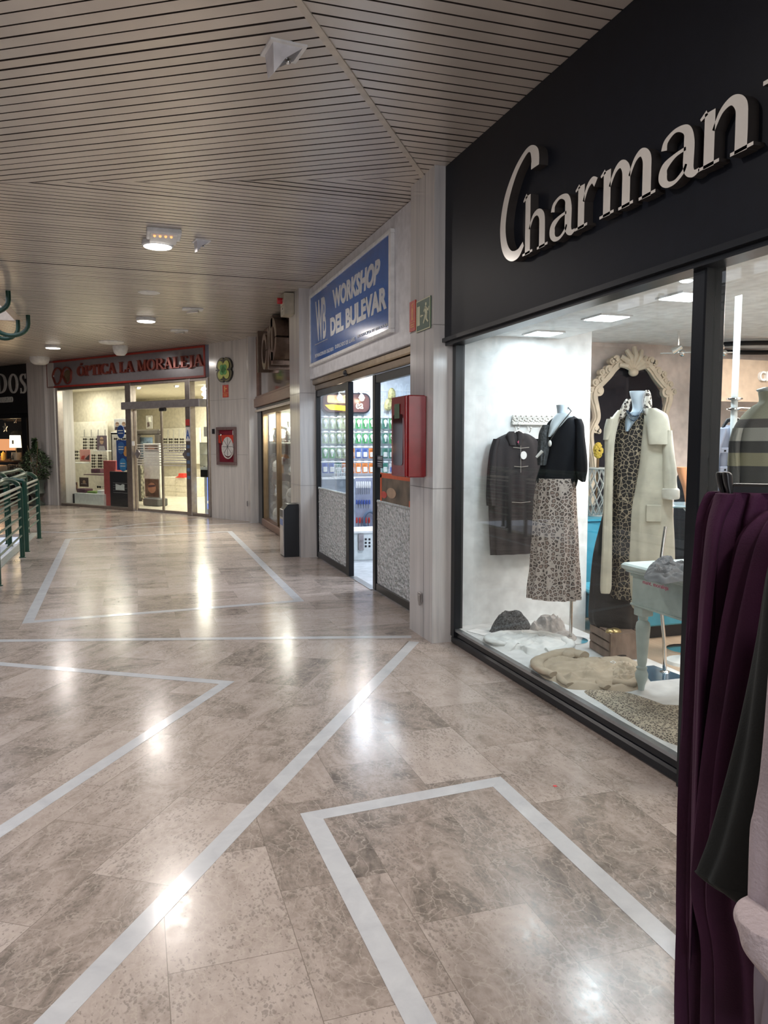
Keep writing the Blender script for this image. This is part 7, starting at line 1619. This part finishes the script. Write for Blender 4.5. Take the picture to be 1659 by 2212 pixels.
# ------------------------------------------------------------------ urn with plant
c = onz(80, 1092); c = Vector((c.x, c.y, 0)) 
t = thing('urn_planter', c, 'leafy dark plant in a dark green classical urn before the marble column', 'plant')
URN = M('dark_green_urn', (.035, .045, .04), .45)
b = B(); b.lathe(c, [(.19, 0), (.19, .05), (.13, .08), (.07, .14), (.07, .19), (.14, .24), (.20, .30), (.19, .34), (.17, .40), (.18, .52), (.23, .60), (.24, .63), (.20, .63)], 28); b.build('urn', URN, t, True)
b = B(); b.lathe(c+Vector((0, 0, .58)), [(.19, 0), (.19, .02)], 20); b.build('soil', M('soil', (.04, .03, .02), .9), t)
rr = random.Random(21); LF = M('dark_leaf', (.035, .060, .028), .4, var=.35, scale=6)
for k in range(5):
    a = k*1.3; b = B(); b.tube([c+Vector((0, 0, .6)), c+Vector((.06*math.cos(a), .06*math.sin(a), .9)), c+Vector((.2*math.cos(a), .2*math.sin(a), 1.15+.1*k))], [.012, .009, .004], 6); b.build('branch', M('brown_stem'), t, True)
b = B()
for i in range(1500):
    u = rr.random(); z = .66+.95*u; R_ = .38*math.sin(min(1, (u*1.15+.12))*PI)**.6*(1-.25*u); a = rr.uniform(0, 6.28); r_ = R_*math.sqrt(rr.uniform(.2, 1))
    p = c+Vector((r_*math.cos(a), r_*math.sin(a), z+rr.uniform(-.03, .03))); l = rr.uniform(.05, .095); d = Vector((math.cos(a)+rr.uniform(-.8, .8), math.sin(a)+rr.uniform(-.8, .8), rr.uniform(-.9, .3))).normalized(); n = d.cross(Vector((rr.uniform(-1, 1), rr.uniform(-1, 1), 1))).normalized()*l*.27
    up = d.cross(n).normalized()*l*.06
    b.add([p, p+d*l*.45+n+up, p+d*l, p+d*l*.45-n+up, p+d*l*.45-up*.6], [(0, 1, 4), (1, 2, 4), (2, 3, 4), (3, 0, 4)])
tag(b.build('foliage', LF, t), kind='stuff')
# ================================================================== GREEN STAIR RAILINGS
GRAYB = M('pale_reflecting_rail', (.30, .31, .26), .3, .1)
def railing(x, y0, y1, label, zt=1.03, x1=None, far_end=True, near_end=False, cream=True):
    """panel between posts at y0 (near) and y1 (far); post tops bend over like a cane"""
    x1 = x if x1 is None else x1
    t = thing('stair_railing', ((x+x1)/2, (y0+y1)/2, 0), label, 'railing', 'green stair railings')
    X = lambda y: x+(x1-x)*(y-y0)/(y1-y0)
    dx = -.17 if cream else -.12
    top = [(0, 0, 0), (0, 0, zt-.20), (-.005, -.005, zt-.12), (dx*.16, -.03, zt-.055), (dx*.42, -.08, zt-.012), (dx*.72, -.16, zt+.008), (dx*.93, -.28, zt+.004), (dx, -.42, zt-.01)]
    pts = [(x1+q[0], y1+q[1], q[2]) for q in top]
    pts += [(x+q[0], y0-q[1], q[2]) for q in reversed(top)] if near_end else [(x+dx, y0+.1, zt-.02), (x+dx*.7, y0+.02, zt-.03), (x, y0, zt-.05)]
    b = B(); b.tube(pts, .031, 14); b.build('handrail', GREENP, t, True)
    if not near_end: b = B(); b.tube([(x, y0, 0), (x, y0, zt-.05)], .031, 14); b.build('post', GREENP, t, True)
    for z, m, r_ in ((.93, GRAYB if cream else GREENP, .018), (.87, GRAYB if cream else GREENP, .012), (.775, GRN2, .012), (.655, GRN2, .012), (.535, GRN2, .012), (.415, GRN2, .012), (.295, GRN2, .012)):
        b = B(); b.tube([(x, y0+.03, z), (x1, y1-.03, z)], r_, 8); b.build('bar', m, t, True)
    for (px_, py_) in ((x, y0), (x1, y1)): b = B(); b.lathe((px_, py_, 0), [(.045, 0), (.045, .008), (.032, .012)], 16); b.build('foot_ring', GREENP, t, True)
    return t
railing(-1.40, 8.99, 11.16, 'green tubular stair railing nearest to the passage, front panel', x1=-1.433)
railing(-1.45, 11.75, 13.34, 'green tubular stair railing nearest to the passage, rear panel', x1=-1.46)
railing(-1.80, 10.1, 12.44, 'green tubular railing of the inner row, its front panel with dark bars', zt=1.06, x1=-1.76, cream=False).location.z = 0
railing(-1.83, 12.75, 14.30, 'green tubular railing of the inner row, rear panel by the urn', zt=1.06, x1=-1.74, cream=False)
railing(-1.38, 6.6, 8.75, 'green tubular stair railing continuing towards the camera, outside the left edge', x1=-1.39, near_end=True)
# three hooked tubes hanging from the ceiling edge
for (x, y, drop, wd, lb) in ((-1.50, 11.34, .27, .46, 'green hooked tube hanging at the ceiling edge, the upper one'), (-1.50, 13.36, .30, .50, 'green hooked tube hanging at the ceiling edge, the lower right one'), (-1.70, 13.80, .30, .40, 'green hooked tube hanging behind the lower right hook')):
    pts = [(x, y, CZ-.0), (x, y, CZ-drop*.45)]; r_ = wd/2
    for k in range(1, 12): a = k*PI/12; pts.append((x-r_+r_*math.cos(a), y, CZ-drop*.45-.62*drop*math.sin(a)))
    pts += [(x-wd, y, CZ-drop*.45), (x-wd, y, CZ+.25)]
    b = B(); b.tube(pts, .032, 12); tag(b.build('hooked_tube', GREENP, None, True), lb, 'tube', 'green hooked tubes')
# ================================================================== CLOTHES RACK IN THE FOREGROUND (RIGHT EDGE)
ang = YAW+math.atan((1600-CX)/F)
dv = Vector((math.sin(ang), math.cos(ang))); ev = Vector((math.cos(ang), -math.sin(ang)))
def gf(d): return Fr(dv*d, ev)
PUR = M('purple_jersey', (.042, .0022, .029), .8, var=.08, bump=.12, bscale=350)
DGN = M('dark_green_jersey', (.010, .0125, .012), .8, var=.08, bump=.12, bscale=350)
PNK = M('pale_pink_knit', (.42, .35, .37), .9, bump=.3, bscale=200)
LAV = M('grey_lavender_cloth', (.20, .165, .19), .85, bump=.1)
G1 = gf(1.32)
t = thing('trousers', G1.W(0.12, 0, .2), 'dark purple draped trousers hanging from a black clip hanger at the right edge', 'trousers', 'clothes on the rack at the right edge')
b = B(); b.cloth(G1, [(1064, 1536, 1800), (1080, 1529, 1802), (1130, 1516, 1806), (1250, 1508, 1815), (1400, 1500, 1826), (1550, 1492, 1832), (1750, 1485, 1838), (1950, 1481, 1842), (2200, 1478, 1846), (2600, 1476, 1850)], .035, 17, .018, M_=60, N=160, seed=2, tw=.25); b.build('back_leg', PUR, t, True)
b = B(); b.cloth(G1, [(1105, 1660, 1800), (1140, 1622, 1800), (1190, 1598, 1800), (1300, 1578, 1798), (1450, 1556, 1796), (1650, 1530, 1790), (1850, 1512, 1786), (1960, 1506, 1784), (2100, 1530, 1790), (2400, 1530, 1790)], .03, 11, .014, d=.06, M_=60, N=140, seed=7, tw=.25); b.build('front_leg', PUR, t, True)
b = B(); b.cloth(G1, [(1066, 1545, 1590), (1085, 1540, 1585), (1140, 1527, 1562), (1260, 1515, 1545), (1400, 1506, 1532), (1600, 1499, 1518), (1900, 1492, 1500), (2080, 1489, 1493)], .02, 3, .006, d=.045, M_=40, seed=5); b.build('fold', PUR, t, True)
HGR = M('black_hanger_plastic', (.008, .008, .009), .35)
t = thing('clip_hanger', G1.W(.2, 0, 1.43), 'black clip hanger holding the purple trousers', 'hanger')
a = G1.px(1578, 1062, .0); c = G1.px(1800, 1042, .0)
b = B(); b.bev(G1, a[0], a[0]+.30, -.012, .018, a[1]-.008, a[1]+.013, .004); b.build('bar', HGR, t)
for x0 in (1548, 1562):
    s, z = G1.px(x0, 1045, .02); b = B(); b.cloth(G1, [(1020, x0, x0+14), (1026, x0-2, x0+20), (1045, x0+1, x0+21), (1065, x0+8, x0+22), (1078, x0+12, x0+20)], .012, d=.01+.02*(x0 > 1550), M_=16, N=24); b.build('clip', HGR, t, True)
b = B(); b.bev(G1, a[0]+.27, a[0]+.30, .01, .03, a[1]-.04, a[1]+.025, .004); b.build('clip', HGR, t)
hc = a[0]+.15; RZ = 1.60
b = B(); b.tube([G1.W(hc, .003, a[1]+.01), G1.W(hc, .003, RZ-.035), G1.W(hc+.02, .003, RZ-.01), G1.W(hc+.018, .003, RZ+.01), G1.W(hc, .003, RZ+.022), G1.W(hc-.018, .003, RZ+.012)], .0035, 8); b.build('hook', CHROME, t, True)
G2 = gf(1.12); o2 = G2.px(1640, 1300)[0]
t = thing('dress', G2.W(.2, 0, .5), 'very dark green flared garment hanging in front of the purple trousers', 'dress', 'clothes on the rack at the right edge')
b = B(); b.cloth(G2, [(1150, 1690, 1960), (1200, 1668, 1965), (1260, 1650, 1970), (1400, 1630, 1975), (1550, 1605, 1980), (1700, 1576, 1985), (1850, 1540, 1990), (1930, 1514, 1992), (1940, 1512, 1992), (1975, 1565, 1990), (2000, 1640, 1980)], .03, 7, .012, M_=60, N=140, seed=3, tw=1.2); b.build('body', DGN, t, True)
G3 = gf(.98)
t = thing('knit_cardigan', G3.W(.2, 0, .5), 'pale pink knitted garment with a rolled cuff at the right edge', 'cardigan', 'clothes on the rack at the right edge')
b = B(); b.cloth(G3, [(1180, 1700, 2000), (1300, 1675, 2010), (1480, 1662, 2016), (1600, 1655, 2020), (1700, 1646, 2020), (1765, 1636, 2020), (1790, 1634, 2020), (1830, 1628, 2020), (1950, 1624, 2015), (2020, 1622, 2010), (2080, 1635, 2000)], .035, 5, .008, M_=50, N=120, seed=4); b.build('body', PNK, t, True)
b = B(); b.cloth(G3, [(1976, 1598, 1700), (1982, 1588, 1720), (2000, 1584, 1730), (2022, 1588, 1735), (2050, 1598, 1740), (2082, 1624, 1745), (2092, 1650, 1740)], .045, 3, .006, d=.03, M_=30, seed=9); b.build('cuff', M('pale_pink_cuff', (.50, .42, .43), .9, bump=.4, bscale=160), t, True)
t = thing('trousers', G3.W(.22, -.06, .3), 'grey lavender cloth hanging below the pink cuff at the right edge', 'trousers', 'clothes on the rack at the right edge')
b = B(); b.cloth(G3, [(1500, 1700, 2000), (2000, 1636, 1990), (2080, 1634, 1990), (2150, 1632, 1990), (2260, 1630, 1990), (2400, 1628, 1990)], .02, 6, .008, d=-.075, M_=40, seed=12); b.build('body', LAV, t, True)
for G_, s_, nm in ((G2, .36, 'dark green garment'), (G3, .37, 'pale pink cardigan')):
    zz = G_.px(1700, 1150)[1] if G_ is G2 else G_.px(1700, 1180)[1]
    h_ = thing('clothes_hanger', G_.W(s_, 0, zz), 'black hanger of the %s, outside the right edge' % nm, 'hanger')
    b = B(); b.tube([G_.W(s_-.17, 0, zz-.04), G_.W(s_, 0, zz+.03), G_.W(s_+.12, 0, zz-.04)], .009, 8); b.build('arms', HGR, h_, True)
    b = B(); b.tube([G_.W(s_, 0, zz+.03), G_.W(s_, 0, RZ-.03), G_.W(s_+.02, 0, RZ-.01), G_.W(s_+.015, 0, RZ+.016), G_.W(s_, 0, RZ+.022)], .0035, 8); b.build('hook', CHROME, h_, True)
q0 = dv*.55+ev*.36; q1 = dv*1.75+ev*.40
t = thing('clothes_rack', (q0.x, q0.y, 0), 'black tubular clothes rack whose rail runs past the right edge', 'clothes rack')
qa, qb = gf(.72).W(.36, 0, RZ), gf(1.6).W(hc+.06, 0, RZ)
b = B(); b.tube([qa, qb], .0125, 10); b.build('rail', HGR, t, True)
for q in (qa, qb):
    b = B(); b.tube([(q.x, q.y, RZ), (q.x, q.y, .04)], .014, 10); b.build('post', HGR, t, True)
    b = B(); b.tube([(q.x-ev.x*.22, q.y-ev.y*.22, .03), (q.x+ev.x*.22, q.y+ev.y*.22, .03)], .016, 10); b.build('foot', HGR, t, True)
